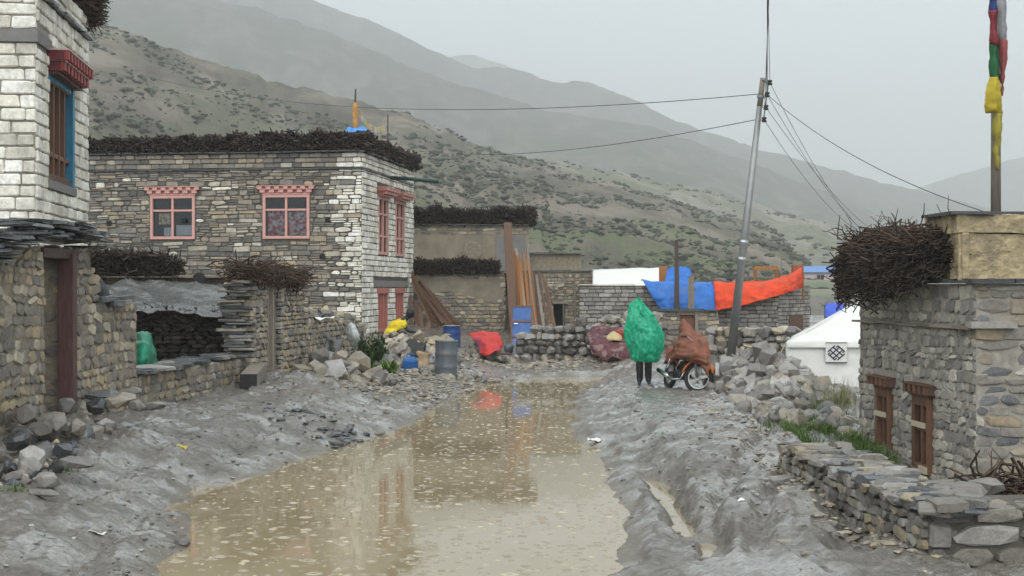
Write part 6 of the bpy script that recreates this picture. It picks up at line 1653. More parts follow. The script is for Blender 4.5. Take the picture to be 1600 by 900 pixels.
# ================================================================ motorcycles
def torus_into(mb, M4, R_, r_, n=28, k=10):
    vs2, fs = [], []
    for i in range(n):
        a = 2 * math.pi * i / n
        for q_ in range(k):
            b = 2 * math.pi * q_ / k
            vs2.append(M4 @ Vector(((R_ + r_ * math.cos(b)) * math.cos(a), r_ * math.sin(b) * .9, (R_ + r_ * math.cos(b)) * math.sin(a))))
    for i in range(n):
        for q_ in range(k):
            fs.append([i * k + q_, ((i + 1) % n) * k + q_, ((i + 1) % n) * k + (q_ + 1) % k, i * k + (q_ + 1) % k])
    mb.add(vs2, fs)
def motorcycle(label, loc, heading, lean, steer):
    t = thing('motorcycle', loc, label, 'motorcycle')
    MW = Matrix.Translation(loc) @ Matrix.Rotation(heading, 4, 'Z') @ Matrix.Rotation(lean, 4, 'X')
    ST = MW @ Matrix.Translation((.5, 0, 0)) @ Matrix.Rotation(steer, 4, 'Z') @ Matrix.Translation((-.5, 0, 0))
    def wheel(M4, c, R_, tw):
        w = bpy.data.objects.new('wheel', None); COL.objects.link(w); w.parent = t; wc_ = M4 @ Vector(c); w.location = wc_ - WL[t]; WL[w] = wc_
        W4 = M4 @ Matrix.Translation(c)
        mb = MB(); torus_into(mb, W4, R_ - tw, tw); mb.build('tyre', M['black'], w, smooth=True)
        mb = MB(); torus_into(mb, W4, R_ - tw * 2.05, .022, 28, 8); mb.build('rim', M['alloy'], w, smooth=True)
        for i in range(5):
            a = 2 * math.pi * i / 5 + .3; d = Vector((math.cos(a), 0, math.sin(a))); s = Vector((-math.sin(a), 0, math.cos(a)))
            mb = MB(); r1 = R_ - tw * 2.1
            mb.add([W4 @ (d * .04 + s * .035 + Vector((0, .02, 0))), W4 @ (d * r1 + s * .02 + Vector((0, .012, 0))), W4 @ (d * r1 - s * .02 + Vector((0, .012, 0))), W4 @ (d * .04 - s * .035 + Vector((0, .02, 0))), W4 @ (d * .04 + s * .035 - Vector((0, .02, 0))), W4 @ (d * r1 + s * .02 - Vector((0, .012, 0))), W4 @ (d * r1 - s * .02 - Vector((0, .012, 0))), W4 @ (d * .04 - s * .035 - Vector((0, .02, 0)))],
                   [[0, 1, 2, 3], [7, 6, 5, 4], [0, 4, 5, 1], [2, 6, 7, 3]])
            mb.build('spoke', M['alloy'], w)
        mb = MB().tube([W4 @ Vector((0, -.07, 0)), W4 @ Vector((0, .07, 0))], .05, 12); mb.build('hub', M['alloy'], w, smooth=False)
        mb = MB().tube([W4 @ Vector((0, .035, 0)), W4 @ Vector((0, .042, 0))], .12, 20); mb.build('brake_disc', M['steel'], w)
    wheel(ST, (.63, 0, .31), .31, .046); wheel(MW, (-.63, 0, .30), .30, .055)
    def fender(M4, c, R_, a0, a1, w_, m_):
        vs2, fs = [], []; n = 12
        for i in range(n + 1):
            a = R(a0 + (a1 - a0) * i / n); d = Vector((math.cos(a), 0, math.sin(a)))
            for (yy, dr) in ((-w_, -.03), (-w_ * .6, .012), (0, .02), (w_ * .6, .012), (w_, -.03)): vs2.append(M4 @ (Vector(c) + d * (R_ + dr) + Vector((0, yy, 0))))
        for i in range(n):
            for q_ in range(4): fs.append([i * 5 + q_, i * 5 + q_ + 1, (i + 1) * 5 + q_ + 1, (i + 1) * 5 + q_])
        MB().add(vs2, fs).build('fender', m_, t, smooth=True, solid=.008)
    OR = M['bike_orange']
    fender(ST, (.63, 0, .31), .345, 25, 175, .075, OR); fender(MW, (-.63, 0, .30), .37, 10, 150, .08, M['black'])
    def bar(M4, name, pts, r_, m_, n=8): MB().tube([M4 @ Vector(p) for p in pts], r_, n).build(name, m_, t, smooth=True)
    for s in (-1, 1):
        bar(ST, 'fork_leg', [(.63, s * .095, .31), (.46, s * .095, .88)], [.03, .022], M['steel'])
        bar(MW, 'shock_absorber', [(-.6, s * .13, .33), (-.42, s * .13, .66)], .032, M['chrome'])
        bar(MW, 'swingarm', [(-.63, s * .1, .30), (-.12, s * .09, .36)], .025, M['black'])
        bar(ST, 'handgrip', [(.34, s * .27, 1.06), (.28, s * .38, 1.04)], .02, M['black'])
        MB().lathe([(.01, -.03), (.028, -.02), (.028, .02), (.01, .03)], 10, ST @ Matrix.Translation((.5, s * .17, .86)) @ Matrix.Rotation(R(90), 4, 'Y')).build('indicator', OR, t, smooth=True)
        bar(MW, 'footrest', [(-.1, s * .1, .30), (-.1, s * .26, .30)], .014, M['black'])
    bar(ST, 'handlebar', [(.28, -.37, 1.04), (.34, -.26, 1.06), (.42, -.1, .98), (.42, .1, .98), (.34, .26, 1.06), (.28, .37, 1.04)], .013, M['chrome'])
    for z in (.72, .88): bar(ST, 'fork_clamp', [(.5 if z < .8 else .455, -.13, z), (.5 if z < .8 else .455, .13, z)], .03, M['black'])
    MB().lathe([(.02, -.09), (.085, -.05), (.10, .03), (.095, .05), (.03, .055)], 16, ST @ Matrix.Translation((.56, 0, .82)) @ Matrix.Rotation(R(90), 4, 'Y')).build('headlamp', M['chrome'], t, smooth=True)
    mb = MB(); v8 = [ST @ Vector(v) for v in ((1.0, -.09, .42), (1.0, .09, .42), (.955, .09, .66), (.955, -.09, .66), (1.008, -.09, .422), (1.008, .09, .422), (.963, .09, .662), (.963, -.09, .662))]
    mb.add(v8, [[3, 2, 1, 0], [4, 5, 6, 7], [0, 1, 5, 4], [1, 2, 6, 5], [2, 3, 7, 6], [3, 0, 4, 7]]).build('number_plate', M['plate_white'], t)
    bar(ST, 'plate_bracket', [(.93, 0, .52), (.985, 0, .54)], .012, M['black'], 6)
    def blob(name, rows, m_, sub=2):
        vs2, fs = [], []
        for (x, hw, zl, zh) in rows: vs2 += [MW @ Vector((x, -hw, zl)), MW @ Vector((x, hw, zl)), MW @ Vector((x, hw, zh)), MW @ Vector((x, -hw, zh))]
        k = len(rows)
        for i in range(k - 1):
            for q_ in range(4): fs.append([i * 4 + q_, i * 4 + (q_ + 1) % 4, (i + 1) * 4 + (q_ + 1) % 4, (i + 1) * 4 + q_])
        fs += [[3, 2, 1, 0], [4 * k - 4, 4 * k - 3, 4 * k - 2, 4 * k - 1]]
        MB().add(vs2, fs).build(name, m_, t, smooth=True, subsurf=sub)
    blob('fuel_tank', [(.40, .05, .72, .84), (.34, .13, .68, .94), (.15, .15, .66, .96), (-.02, .10, .68, .86), (-.06, .06, .70, .8)], M['bike_red'])
    blob('seat', [(0, .08, .70, .80), (-.1, .11, .68, .80), (-.4, .12, .70, .82), (-.7, .11, .74, .86), (-.78, .06, .77, .84)], M['black'])
    blob('side_panel', [(-.05, .12, .48, .66), (-.2, .14, .46, .68), (-.42, .11, .54, .70)], M['bike_red'])
    blob('tail', [(-.7, .09, .66, .76), (-.85, .06, .70, .78), (-.92, .04, .72, .76)], M['bike_red'])
    blob('engine', [(.24, .10, .24, .42), (.16, .16, .20, .46), (-.05, .17, .20, .46), (-.22, .13, .24, .42)], M['engine'], 1)
    for i in range(7):
        z = .44 + i * .032
        MB().obox(MW @ Vector((.02, -.10, z)), MW.to_3x3() @ Vector((.20, 0, .05)), MW.to_3x3() @ Vector((0, .20, 0)), MW.to_3x3() @ Vector((0, 0, .014))).build('cooling_fin', M['engine'], t)
    bar(MW, 'cylinder_head', [(.12, 0, .43), (.16, 0, .67)], [.075, .065], M['engine'], 12)
    bar(MW, 'downtube', [(.44, 0, .84), (.30, 0, .45), (.14, 0, .22)], .025, M['black']); bar(MW, 'top_tube', [(.44, 0, .84), (-.1, 0, .68), (-.6, 0, .70)], .022, M['black'])
    bar(MW, 'exhaust_pipe', [(.20, -.08, .55), (.34, -.11, .42), (.26, -.14, .22), (-.1, -.16, .20), (-.3, -.18, .24)], [.022, .022, .022, .026, .03], M['chrome'], 10)
    bar(MW, 'muffler', [(-.3, -.18, .24), (-.36, -.18, .25), (-.82, -.2, .34), (-.86, -.2, .35)], [.03, .052, .055, .03], M['chrome'], 12)
    bar(MW, 'crash_bar', [(.30, -.06, .62), (.30, -.24, .58), (.24, -.27, .42), (.20, -.12, .26)], .014, M['chrome']); bar(MW, 'crash_bar', [(.30, .06, .62), (.30, .24, .58), (.24, .27, .42), (.20, .12, .26)], .014, M['chrome'])
    bar(MW, 'side_stand', [(-.05, .12, .24), (-.12, .30, .02)], .013, M['black'], 6)
    return t
M['bike_orange'] = mat('orange_bike_paint', (.55, .15, .02), .3, .1, 6, 0, dirt=((.2, .17, .13), 6, .3))
M['bike_red'] = mat('red_bike_paint', (.22, .02, .015), .3, .15, 6, 0, dirt=((.2, .17, .13), 6, .3))
M['plate_white'] = mat('white_plate', (.66, .66, .64), .4, .05, 9, 0)
M['engine'] = mat('black_engine', (.035, .035, .035), .4, .3, 20, .1, metal=.5)
fw_ = Vector(((1082 - CX) / F_PX * 28.75, 28.75, 0)); hdg = math.atan2(-1.2, .34)
mc = fw_ - Vector((math.cos(hdg), math.sin(hdg), 0)) * .63; mc.z = zg(fw_.x, fw_.y) - .015
moto = motorcycle('orange-fendered motorcycle draped in brown tarpaulin beside the rock pile', mc, hdg, R(-11), R(44))
M['brown_tarp'] = mat('brown_tarpaulin', (.15, .05, .026), .5, .35, 6, .5, bdist=.02, dirt=((.22, .15, .11), 4, .5))
ct = [[(1060, 505, 29.95), (1067, 498, 29.75), (1075, 505, 29.55), (1088, 519, 29.3), (1100, 530, 29.1), (1107, 537, 28.95)],
      [(1061, 522, 29.7), (1067, 517, 29.4), (1077, 523, 29.15), (1091, 535, 28.95), (1103, 545, 28.7), (1110, 553, 28.6)],
      [(1054, 540, 29.6), (1063, 537, 29.15), (1075, 543, 28.85), (1090, 551, 28.6), (1102, 560, 28.4), (1110, 570, 28.4)],
      [(1050, 550, 29.6), (1060, 550, 29.1), (1072, 555, 28.8), (1086, 561, 28.55), (1098, 569, 28.38), (1107, 583, 28.35)],
      [(1044, 560, 29.7), (1052, 560, 29.2), (1070, 562, 28.85), (1086, 568, 28.6), (1098, 576, 28.4), (1107, 592, 28.36)]]
tag(sheet('tarpaulin', [[P(*q_) for q_ in r_] for r_ in ct], M['brown_tarp'], k=7, fold=.06, fscale=5, seed=17, thick=.012, crease=.05), 'brown tarpaulin draped over the handlebars of the orange-fendered motorcycle', 'tarpaulin')
rcl = [[(1040, 545, 30.1), (1047, 540, 30.0), (1055, 540, 29.8)], [(1040, 555, 30.0), (1047, 553, 29.7), (1056, 552, 29.5)], [(1043, 565, 30.0), (1049, 566, 29.7), (1054, 563, 29.6)]]
tag(sheet('red_cloth', [[P(*q_) for q_ in r_] for r_ in rcl], mat('dull_red_cloth', (.24, .07, .055), .6, .3, 7, .4), k=6, fold=.06, fscale=6, seed=19, thick=.01), 'dull red cloth over the seat of the orange-fendered motorcycle', 'cloth')
# a second machine under a maroon blanket, further up the street
def copy_tree(o, parent=None):
    c = o.copy(); COL.objects.link(c); c.parent = parent
    for ch_ in list(o.children): copy_tree(ch_, c)
    return c
m2 = copy_tree(moto); l2 = P(956, 568, 37.9); l2.z = zg(l2.x, l2.y) - .02
m2.location = l2; m2.scale = (.84,) * 3; m2.rotation_euler = (0, 0, R(35)); tag(m2, 'motorcycle hidden under a maroon patterned blanket by the dry-stone wall', 'motorcycle')
M['blanket'] = curtain_mat('maroon_blanket', [(.075, .018, .026), (.055, .015, .02), (.10, .03, .035), (.065, .016, .022), (.16, .10, .09)], 9)
bl = [[(915, 520, 38.6), (928, 512, 38.6), (942, 510, 38.7), (956, 512, 38.7), (974, 513, 38.6), (990, 522, 38.4)], [(921, 534, 37.5), (932, 533, 37.4), (944, 536, 37.4), (957, 537, 37.4), (972, 536, 37.4), (986, 540, 37.5)], [(924, 547, 37.2), (934, 549, 37.0), (946, 552, 37.0), (958, 550, 37.0), (972, 551, 37.0), (985, 552, 37.2)], [(928, 556, 37.1), (936, 558, 36.95), (947, 563, 36.9), (958, 559, 36.9), (972, 562, 36.95), (984, 562, 37.1)]]
tag(sheet('blanket', [[P(*q_) for q_ in r_] for r_ in bl], M['blanket'], k=7, fold=.09, fscale=3.5, seed=23, thick=.02, crease=.04), 'maroon patterned blanket thrown over the motorcycle by the dry-stone wall', 'blanket')
sb = [[(950, 524, 38.0), (960, 519, 38.0), (970, 522, 38.0)], [(948, 529, 37.6), (960, 527, 37.5), (972, 529, 37.6)], [(952, 533, 37.5), (961, 532, 37.35), (970, 533, 37.5)]]
tag(sheet('straw_sack', [[P(*q_) for q_ in r_] for r_ in sb], mat('straw_sack', (.40, .31, .16), .7, .2, 8, .3), k=5, fold=.04, fscale=6, thick=.04), 'flat straw-coloured sack lying on the maroon blanket', 'sack')

# ================================================================ far side of the street: brick wall, tarps, tents
bwo = P(905, 450, 42.0); bwo.z = 0; bwu = Vector((1, 0, 0)); bwn = Vector((0, -1, 0)); BWL_ = (1216 - 905) / F_PX * 42
brick = thing('compound_wall', (bwo.x + 3, 42.3, .5), 'pale coursed stone compound wall under the blue and orange tarpaulins', 'wall')
mb = MB(); wall_panel(mb, bwo, bwu, bwn, BWL_, .3, 2.22); be = bwo + bwu * BWL_; bwr = Vector((.62, 1, 0)).normalized(); bwrn = Vector((bwr.y, -bwr.x, 0))
wall_panel(mb, be, bwr, bwrn, 2.5, .3, 2.22); wall_panel(mb, bwo + Vector((0, .4, 0)), bwu, -bwn, BWL_ - .1, .3, 2.22)
mb.add([bwo + Zv * 2.22, be + Zv * 2.22, be + Vector((0, .4, 2.22)), bwo + Vector((0, .4, 2.22))], [[0, 1, 2, 3]])
mb.build('wall', M['mortar'], brick)
pc = Pieces()
stone_face(pc, bwo, bwu, bwn, BWL_, .7, 2.2, (.10, .14), (.18, .42), M['brick'], proud=.02, joint=.016, depth=.12)
stone_face(pc, be, bwr, bwrn, 2.5, .7, 2.2, (.10, .14), (.22, .42), M['brick'], openings=[(.8, 1.9, .7, 1.35)], proud=.02, joint=.016, depth=.12)
pc.finish(brick)
slate_ledge(brick, bwo, bwu, bwn, 1.6, 2.225, .08, .04, M['white_stone'])
MB().obox(be + bwr * .8 + Zv * .7 + bwrn * .01, bwr * 1.1, Zv * .62, bwrn * .02).build('brown_shutter', M['brown_wood'], brick)
fwl = thing('rubble_wall', P(1060, 520, 40) , 'low rubble forecourt wall with a brown doorway below the blue tarpaulin', 'wall')
fo2 = P(1012, 450, 40.0); fo2.z = 0; FL2 = (1122 - 1012) / F_PX * 40
mb = MB(); dop2 = [(.88, 1.28, .5, 1.42)]
wall_panel(mb, fo2, bwu, bwn, FL2, .4, 1.52, dop2, .3); mb.add([fo2 + Zv * 1.52, fo2 + bwu * FL2 + Zv * 1.52, fo2 + bwu * FL2 + Vector((0, .45, 1.52)), fo2 + Vector((0, .45, 1.52))], [[0, 1, 2, 3]])
wall_panel(mb, fo2 + bwu * FL2, -bwn, bwu, .45, .4, 1.52); wall_panel(mb, fo2, -bwn, -bwu, .45, .4, 1.52)
mb.build('wall', M['mortar_tan'], fwl)
pc = Pieces(); stone_face(pc, fo2, bwu, bwn, FL2, .5, 1.5, (.09, .15), (.14, .4), RB, 'rub', openings=dop2, proud=.03, depth=.16, jit=.2); pc.finish(fwl)
slate_ledge(fwl, fo2, bwu, bwn, FL2, 1.525, .14, .05)
MB().obox(fo2 + bwu * .88 + Zv * .5 + Vector((0, .12, 0)), bwu * .4, Zv * .92, Vector((0, .03, 0))).build('door', mat('red_brown_door', (.19, .09, .06), .6, .3, 5, .3), fwl)
MB().obox(fo2 + bwu * 1.28 + Zv * .5 + bwn * .05, bwu * .09, Zv * 1.0, Vector((0, .12, 0))).build('post', M['grey_wood'], fwl)

M['orange_tarp'] = mat('orange_tarpaulin', (.52, .045, .010), .65, .3, 4, .6, bdist=.03, dirt=((.30, .10, .05), 2.2, .5))
M['blue_tarp2'] = mat('blue_awning', (.018, .12, .40), .55, .3, 4, .7, bdist=.04, dirt=((.10, .16, .30), 2.2, .4))
bt = [[(1001, 438, 42.3), (1025, 440, 42.3), (1050, 440, 42.3), (1080, 441, 42.3), (1114, 441, 42.3)], [(1006, 443, 41.8), (1028, 445, 41.8), (1052, 446, 41.8), (1082, 446, 41.8), (1115, 446, 41.8)], [(1018, 462, 41.6), (1036, 463, 41.5), (1056, 464, 41.5), (1084, 464, 41.5), (1117, 466, 41.6)], [(1032, 484, 41.5), (1044, 484, 41.35), (1060, 484, 41.35), (1086, 484, 41.3), (1119, 490, 41.5)]]
tag(sheet('blue_tarpaulin', [[P(*q_) for q_ in r_] for r_ in bt], M['blue_tarp2'], k=9, fold=.07, fscale=2.6, seed=41, thick=.01, crease=.03), 'blue tarpaulin hanging over the pale compound wall', 'tarpaulin')
bf = [[(1042, 420, 42.9), (1055, 417, 42.9), (1070, 416, 42.9), (1079, 420, 42.9)], [(1041, 430, 42.7), (1055, 430, 42.7), (1070, 430, 42.7), (1081, 432, 42.7)], [(1038, 443, 42.4), (1055, 443, 42.4), (1070, 443, 42.4), (1084, 444, 42.4)]]
tag(sheet('blue_tarpaulin', [[P(*q_) for q_ in r_] for r_ in bf], M['blue_tarp2'], k=6, fold=.06, fscale=3, seed=43, thick=.01), 'upper flap of blue sheeting standing up behind the compound wall post', 'tarpaulin')
ot = [[(1113, 440, 42.3), (1140, 440, 42.3), (1170, 441, 42.3), (1200, 440, 42.3), (1230, 430, 42.6), (1254, 416, 43.6)], [(1115, 446, 41.8), (1142, 446, 41.8), (1172, 446, 41.8), (1202, 445, 41.8), (1230, 437, 42.1), (1255, 424, 43.1)], [(1117, 466, 41.6), (1142, 463, 41.5), (1172, 460, 41.5), (1202, 455, 41.5), (1230, 448, 41.9), (1254, 436, 42.9)], [(1117, 488, 41.5), (1142, 481, 41.4), (1172, 474, 41.4), (1202, 466, 41.4), (1228, 458, 41.8), (1252, 449, 42.8)]]
tag(sheet('orange_tarpaulin', [[P(*q_) for q_ in r_] for r_ in ot], M['orange_tarp'], k=9, fold=.08, fscale=2.4, seed=45, thick=.01, crease=.04), 'orange tarpaulin hanging over the right end of the compound wall', 'tarpaulin')
def post(name, label, a, b_, r_, m_, n=8, cat='post'): return tag(MB().tube([a, a.lerp(b_, .5) + Vector((.01, 0, 0)), b_], r_, n).build(name, m_, None), label, cat)
post('wooden_post', 'dark tarred post standing in front of the blue tarpaulin', P(1057, 500, 41.2), P(1057, 375, 41.2), [.075, .065, .05], M['dark_wood'])
post('wooden_post', 'shorter grey post beside the dark tarred post', P(1079, 500, 41.1), P(1080, 431, 41.1), [.09, .085, .08], M['grey_wood'], 4)
post('wooden_post', 'thin pale post holding the end of the orange tarpaulin', P(1254, 470, 42.9), P(1254, 412, 42.9), [.03, .03, .03], M['orange_wood'], 6)
rp_ = MB().obox(P(1238, 446, 43.8), (.30, 0, 0), (0, .2, 0), (0, 0, .62)); tag(rp_.build('brick_pier', mat('red_brick_pier', (.25, .085, .045), .7, .3, 8, .4), bevel=.02), 'reddish pier rising behind the orange tarpaulin', 'pier')
fr0 = P(1178, 442, 43.2); frm = thing('window_frame', fr0, 'bare orange-brown timber window frame standing on the compound wall', 'frame')
for (a, b_, c, d) in ((0, .1, 0, .5), (.62, .72, 0, .5), (0, .72, .38, .48), (.1, .62, .02, .08)): MB().obox(fr0 + Vector((a, 0 if d > .49 else -.01, c)), (b_ - a, 0, 0), (0, .1, 0), (0, 0, d - c)).build('rail' if d < .5 else 'upright', M['orange_wood'], frm, bevel=.006)

M['canvas'] = mat('white_canvas', (.72, .72, .69), .75, .05, 3, .3, bdist=.02, dirt=((.55, .52, .46), 1.2, .3), trans=.2)
tent2 = thing('canvas_tent', P(980, 447, 46), 'white canvas tent roof showing above the compound wall', 'tent')
r0 = [P(926, 446, 44.5), P(950, 447, 44.5), P(1000, 447, 44.5), P(1048, 443, 44.5)]; r1 = [P(926, 430, 45.5), P(950, 429, 45.5), P(1000, 428, 45.5), P(1045, 428, 45.5)]; r2 = [P(926, 421, 46.5), P(950, 420, 46.5), P(1000, 419, 46.5), P(1038, 417, 46.5)]
sheet('roof', [r0, r1, r2], M['canvas'], tent2, k=6, fold=.03, fscale=2, thick=.01)
sheet('back_roof', [[p + Vector((0, .01, .0)) for p in r2], [p + Vector((0, 1.0, -.35)) for p in r2], [p + Vector((0, 2.0, -.75)) for p in r2]], M['canvas'], tent2, k=5, fold=.03, fscale=2, thick=.01)
sheet('side_wall', [[p.copy() for p in r0], [p - Zv * .5 for p in r0], [p - Zv * 1.5 for p in r0]], M['canvas'], tent2, k=5, fold=.03, fscale=2, thick=.01)
o_ = MB().obox(P(1030, 448, 43.3), (.24, 0, 0), (0, .1, 0), (0, 0, .6)); tag(o_.build('door_leaf', M['orange_wood'], bevel=.01), 'upright orange-brown timber leaf next to the white tent roof', 'timber')

# tent on the right with the knot panel
t0 = P(1228, 535, 29.0); TZ0 = zg(t0.x, t0.y) - .1; TW, TD_ = 3.9, 4.2
tent = thing('canvas_tent', (t0.x + 1.9, 31, TZ0), 'white canvas ridge tent marked with a dark knot panel', 'tent')
te = t0.z; pk0 = Vector((t0.x + 1.95, 31.1, 1.90)); pk1 = Vector((t0.x + 3.4, 31.1, 1.90))
tu = Vector((1, .02, 0)); fl0 = Vector((t0.x, 29, te))
def trow(z, out=0): return [fl0 + tu * (TW * k / 7) + Vector((0, -out, z - te)) for k in range(8)]
sheet('front_wall', [trow(te), trow(te - .3, .02), trow(te - .65, .05), trow(TZ0, .10)], M['canvas'], tent, k=6, fold=.018, fscale=2.4, seed=51, crease=.02)
bl0 = fl0 + Vector((.95, TD_, 0))
sheet('end_wall', [[fl0.lerp(bl0, k / 4) + Vector((0, 0, dz)) for k in range(5)] for dz in (0, -.4, TZ0 - te)], M['canvas'], tent, k=6, fold=.03, fscale=2.4, seed=52)
fr1 = fl0 + tu * TW; eav = [fl0.lerp(fr1, k / 5) for k in range(6)]; rdg = [fl0.lerp(pk0, 1) if k == 0 else pk0.lerp(pk1, k / 5) for k in range(6)]
mid = [a.lerp(b, .5) - Zv * .04 for a, b in zip(eav, rdg)]
sheet('roof', [[p + Vector((0, -.04, .0)) for p in eav], mid, rdg], M['canvas'], tent, k=7, fold=.02, fscale=1.6, seed=53)
hip = [[fl0 + Vector((0, -.04, 0)), fl0.lerp(bl0, .5), bl0], [fl0.lerp(pk0, .5) - Zv * .04, fl0.lerp(bl0, .5).lerp(pk0, .5), bl0.lerp(pk0, .5) - Zv * .04], [pk0, pk0 + Vector((0, .01, 0)), pk0 + Vector((0, .02, 0))]]
sheet('hip_roof', hip, M['canvas'], tent, k=6, fold=.015, fscale=1.6, seed=54)
sheet('valance', [[p + Vector((0, -.055, .01)) for p in eav], [p + Vector((0, -.07, -.05)) for p in eav], [p + Vector((0, -.075, -.10)) for p in eav]], M['canvas'], tent, k=6, fold=.02, fscale=3, seed=55)
MB().tube([fl0 + Vector((.0, 0, .0)), fl0 + Vector((-.55, -.35, TZ0 - te + .05))], .008, 5).build('guy_rope', M['pale_wood'], tent)
pn0 = P(1290, 567, 28.935); pw_, ph_ = .42, .40
panel = MB().obox(pn0, (pw_, 0, 0), (0, .006, 0), (0, 0, ph_)).build('knot_panel', M['canvas'], tent)
M['navy'] = mat('navy_cloth', (.02, .028, .06), .7, .2, 9, .1)
MB().obox(pn0 + Vector((-.005, -.006, ph_ - .012)), (pw_ + .01, 0, 0), (0, .006, 0), (0, 0, .016)).build('panel_border', M['navy'], tent)
MB().obox(pn0 + Vector((-.005, -.006, 0)), (pw_ + .01, 0, 0), (0, .006, 0), (0, 0, .016)).build('panel_border', M['navy'], tent)
cn = pn0 + Vector((pw_ / 2, -.008, ph_ / 2)); S_ = .088
knot = MB()
def seg(a, b_, w=.011):
    a, b_ = Vector((a[0], 0, a[1])), Vector((b_[0], 0, b_[1])); d = (b_ - a).normalized(); s = Vector((-d.z, 0, d.x)) * w
    knot.obox(cn + a - s - d * w, (b_ - a) + d * 2 * w, s * 2, Vector((0, .005, 0)))
rt2 = lambda i, k: ((i - k) * S_ * .72, (i + k) * S_ * .62)
for i in (-1.5, -.5, .5, 1.5):
    seg(rt2(i, -1.5 if abs(i) < 1 else -1.0), rt2(i, 1.5 if abs(i) < 1 else 1.0)); seg(rt2(-1.5 if abs(i) < 1 else -1.0, i), rt2(1.5 if abs(i) < 1 else 1.0, i))
for (a, b_) in (((-.5, 1.5), (.5, 1.5)), ((-.5, -1.5), (.5, -1.5)), ((1.5, -.5), (1.5, .5)), ((-1.5, -.5), (-1.5, .5)), ((-1.5, -1.0), (-1.0, -1.0)), ((1.0, 1.0), (1.5, 1.0)), ((-1.5, 1.0), (-1.0, 1.0)), ((1.0, -1.0), (1.5, -1.0))): seg(rt2(*a), rt2(*b_), .009)
kn_ = knot.build('knot_emblem', M['navy'], tent)
bt2 = [[(1290, 474, 36), (1304, 473, 36), (1318, 473, 36)], [(1289, 484, 35.6), (1304, 484, 35.6), (1318, 484, 35.6)], [(1290, 496, 35.4), (1304, 497, 35.4), (1318, 497, 35.4)]]
tag(sheet('blue_tarpaulin', [[P(*q_) for q_ in r_] for r_ in bt2], mat('royal_blue_tarp', (.03, .07, .42), .4, .2, 4, .3), k=5, fold=.04, fscale=3, thick=.01), 'royal blue tarpaulin awning behind the white knot-marked tent', 'tarpaulin')
tag(MB().tube([P(1284, 476, 36), P(1320, 474, 36)], .03, 6).build('awning_pole', M['grey_wood']), 'horizontal pole carrying the royal blue awning', 'pole')
for px_ in (1290, 1318): tag(MB().tube([P(px_, 560, 36.05), P(px_, 473, 36.05)], .035, 6).build('awning_post', M['grey_wood']), 'upright post carrying the royal blue awning', 'post', 'posts of the royal blue awning')
gbn = P(1213, 560, 30.5); gbn.z = zg(gbn.x, gbn.y)
tag(sheet('green_bundle', [[gbn + Vector((-.2 + .13 * i, -.15 + .1 * jj, (.34 if 0 < i < 3 and 0 < jj < 3 else .02))) for i in range(4)] for jj in range(4)], mat('pale_green_sack', (.10, .22, .17), .5, .3, 6, .3), k=5, fold=.05, fscale=5, thick=.02), 'pale green sack on the ground at the tent corner', 'sack')

# ================================================================ utility pole and wires
pb0, pb1 = P(1141, 565, 31.0), P(1192, 122, 31.0)
pole = thing('utility_pole', pb0, 'leaning grey utility pole with stacked insulators among the rocks', 'utility pole')
MB().tube([pb0, pb0.lerp(pb1, .5), pb0.lerp(pb1, .9)], [.095, .08, .06], 12).build('steel_shaft', M['steel'], pole, smooth=True)
MB().tube([pb0.lerp(pb1, .9), pb1], [.062, .055], 10).build('wooden_top', M['grey_wood'], pole, smooth=True)
for f in (.42, .36, .93): MB().tube([pb0.lerp(pb1, f), pb0.lerp(pb1, f + .008)], .095 if f < .5 else .08, 12).build('clamp_band', M['chrome'] if f < .5 else M['steel'], pole)
insul = [P(1203, 129, 30.9), P(1199, 148, 30.9), P(1197, 168, 30.9), P(1194, 187, 30.9)]
MB().tube([P(1191, 125, 30.95), insul[0] + Vector((-.03, 0, -.02)), insul[3] + Vector((-.02, 0, -.05))], .012, 6).build('bracket', M['black'], pole)
for p in insul:
    MB().tube([p - Vector((.09, 0, 0)), p], .012, 6).build('insulator_arm', M['steel'], pole)
    MB().lathe([(.02, -.055), (.05, -.05), (.055, -.02), (.03, 0), (.05, .02), (.05, .05), (.02, .055)], 10, Matrix.Translation(p)).build('insulator', mat('dark_porcelain', (.02, .018, .018), .25, .2, 9, 0) if p is insul[0] else bpy.data.materials['dark_porcelain'], pole, smooth=True)
M['wire'] = mat('weathered_wire', (.06, .065, .065), .6, .1, 9, 0)
def wire(label, group, a, b_, sag, r_=.009):
    pts = [a.lerp(b_, t) - Zv * sag * 4 * t * (1 - t) for t in [i / 24 for i in range(25)]]
    return tag(MB().tube(pts, r_, 5).build('power_line', M['wire']), label, 'power line', group)
wire('long sagging wire from the pole top past the roof mast', None, P(1185, 147, 31), P(230, 120, 60), .75, .009)
wire('lower sagging wire running from the pole across the hillside', None, P(1181, 187, 31), P(560, 215, 75), .8, .009)
ORD = ('topmost', 'second', 'third', 'lowest')
for i, p in enumerate(insul):
    wire('overhead street wire from the %s insulator of the leaning pole' % ORD[i], 'overhead wires above the street', p, Vector((.62 + .07 * i, 4, 6.9 - .05 * i)), .15, .006)
for i, (px_, py_, D) in enumerate(((1348, 360, 52), (1362, 372, 52), (1382, 372, 56), (1350, 366, 50))):
    wire('service wire slanting down to the tents from the %s insulator' % ORD[i], 'service wires behind the brushwood heap', insul[min(3, i)] , P(px_, py_, D), .35, .006)
wire('service wire slanting from the pole to the clay-parapet house', None, insul[1], P(1545, 333, 19.2), .25, .007)

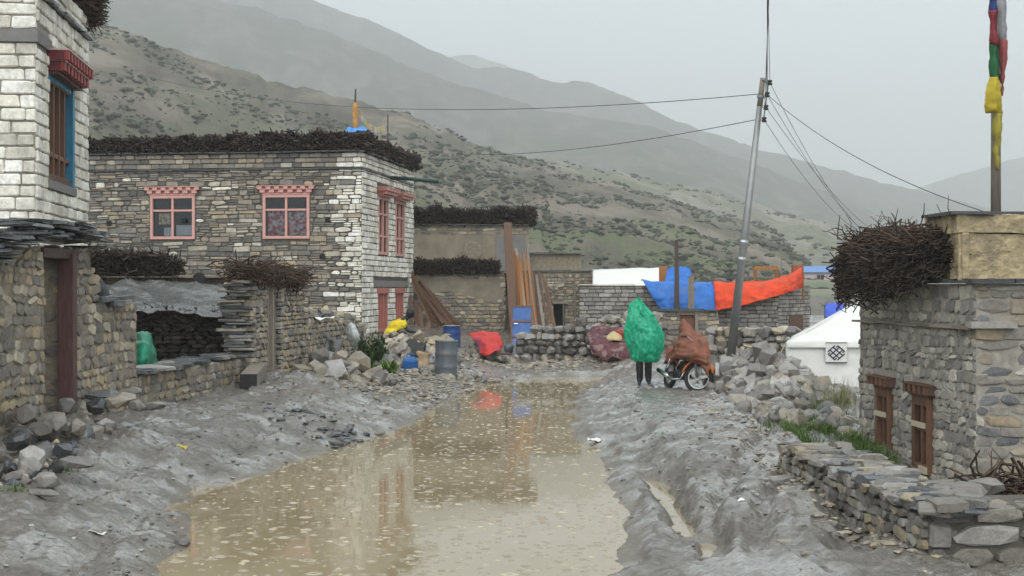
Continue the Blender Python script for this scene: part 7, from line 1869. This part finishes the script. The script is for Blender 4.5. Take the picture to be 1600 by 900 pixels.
# ================================================================ far valley: pale house, thin poles
ph = P(1258, 441, 170); ph.z = zg(ph.x, ph.y) - .5
ph_top = P(1258, 426, 170).z
pink = thing('field_house', ph, 'small pale pink house with a blue metal roof far behind the tents', 'house')
pw2 = (1345 - 1258) / F_PX * 170
MB().obox(ph, (pw2, .5, 0), (0, 4, 0), (0, 0, ph_top - ph.z)).build('wall', mat('pale_pink_wall', (.52, .42, .44), .8, .1, 2, .1), pink)
MB().add([Vector((ph.x - .3, 169.6, ph_top + .02)), Vector((ph.x + pw2 + .3, 170.1, ph_top + .02)), Vector((ph.x + pw2 + .3, 172.5, ph_top + .75)), Vector((ph.x - .3, 172, ph_top + .75)), Vector((ph.x - .3, 174.6, ph_top)), Vector((ph.x + pw2 + .3, 174.6, ph_top))], [[0, 1, 2, 3], [3, 2, 5, 4]]).build('roof', mat('blue_metal_roof', (.10, .20, .42), .5, .1, 2, 0), pink, solid=.08)
for px_ in (1277, 1283, 1318):
    w_ = P(px_, 438, 169.9); MB().obox(Vector((w_.x, 169.94 + (w_.x - ph.x) / pw2 * .5, w_.z)), (.36, .02, 0), (0, .05, 0), (0, 0, .62)).build('window', M['dark'], pink)
for (px_, y0, y1, D) in ((1221, 432, 390, 110), (1018, 425, 400, 130)):
    a = P(px_, y0, D); a.z = zg(a.x, a.y) - .2
    tag(MB().tube([a, P(px_, y1, D)], .05, 6).build('field_pole', M['grey_wood']), 'thin bare pole standing alone in the far field', 'pole', 'thin field poles')
fb = thing('field_bank', (18, 62, 1), 'grey earth bank with rough stones behind the tents', 'bank')
pts_ = [(11.5, 58), (16, 60), (22, 63), (30, 66)]
Vb, Fb = [], []
for i, t in enumerate(np.linspace(0, 1, 60)):
    x = np.interp(t * 3, range(4), [p[0] for p in pts_]); y = np.interp(t * 3, range(4), [p[1] for p in pts_])
    for k, (dy_, dz) in enumerate(((-1.6, 0), (-1.2, .4), (-.6, .8), (0, .95), (.8, .9), (2.5, .1))):
        nz = float(fbm(np.array([x * .9]), np.array([y * .9 + k * 1.7]), 71, 3)[0]) * .3
        Vb.append((x + nz, y + dy_ + nz, zg(x, y) - .2 + dz * (1 + nz)))
Fb = [[i * 6 + k, (i + 1) * 6 + k, (i + 1) * 6 + k + 1, i * 6 + k + 1] for i in range(59) for k in range(5)]
np_mesh('earth', np.array(Vb), np.array(Fb), mat('grey_earth', (.13, .125, .11), .9, .3, 1.5, .8, bdist=.2), fb, smooth=True)
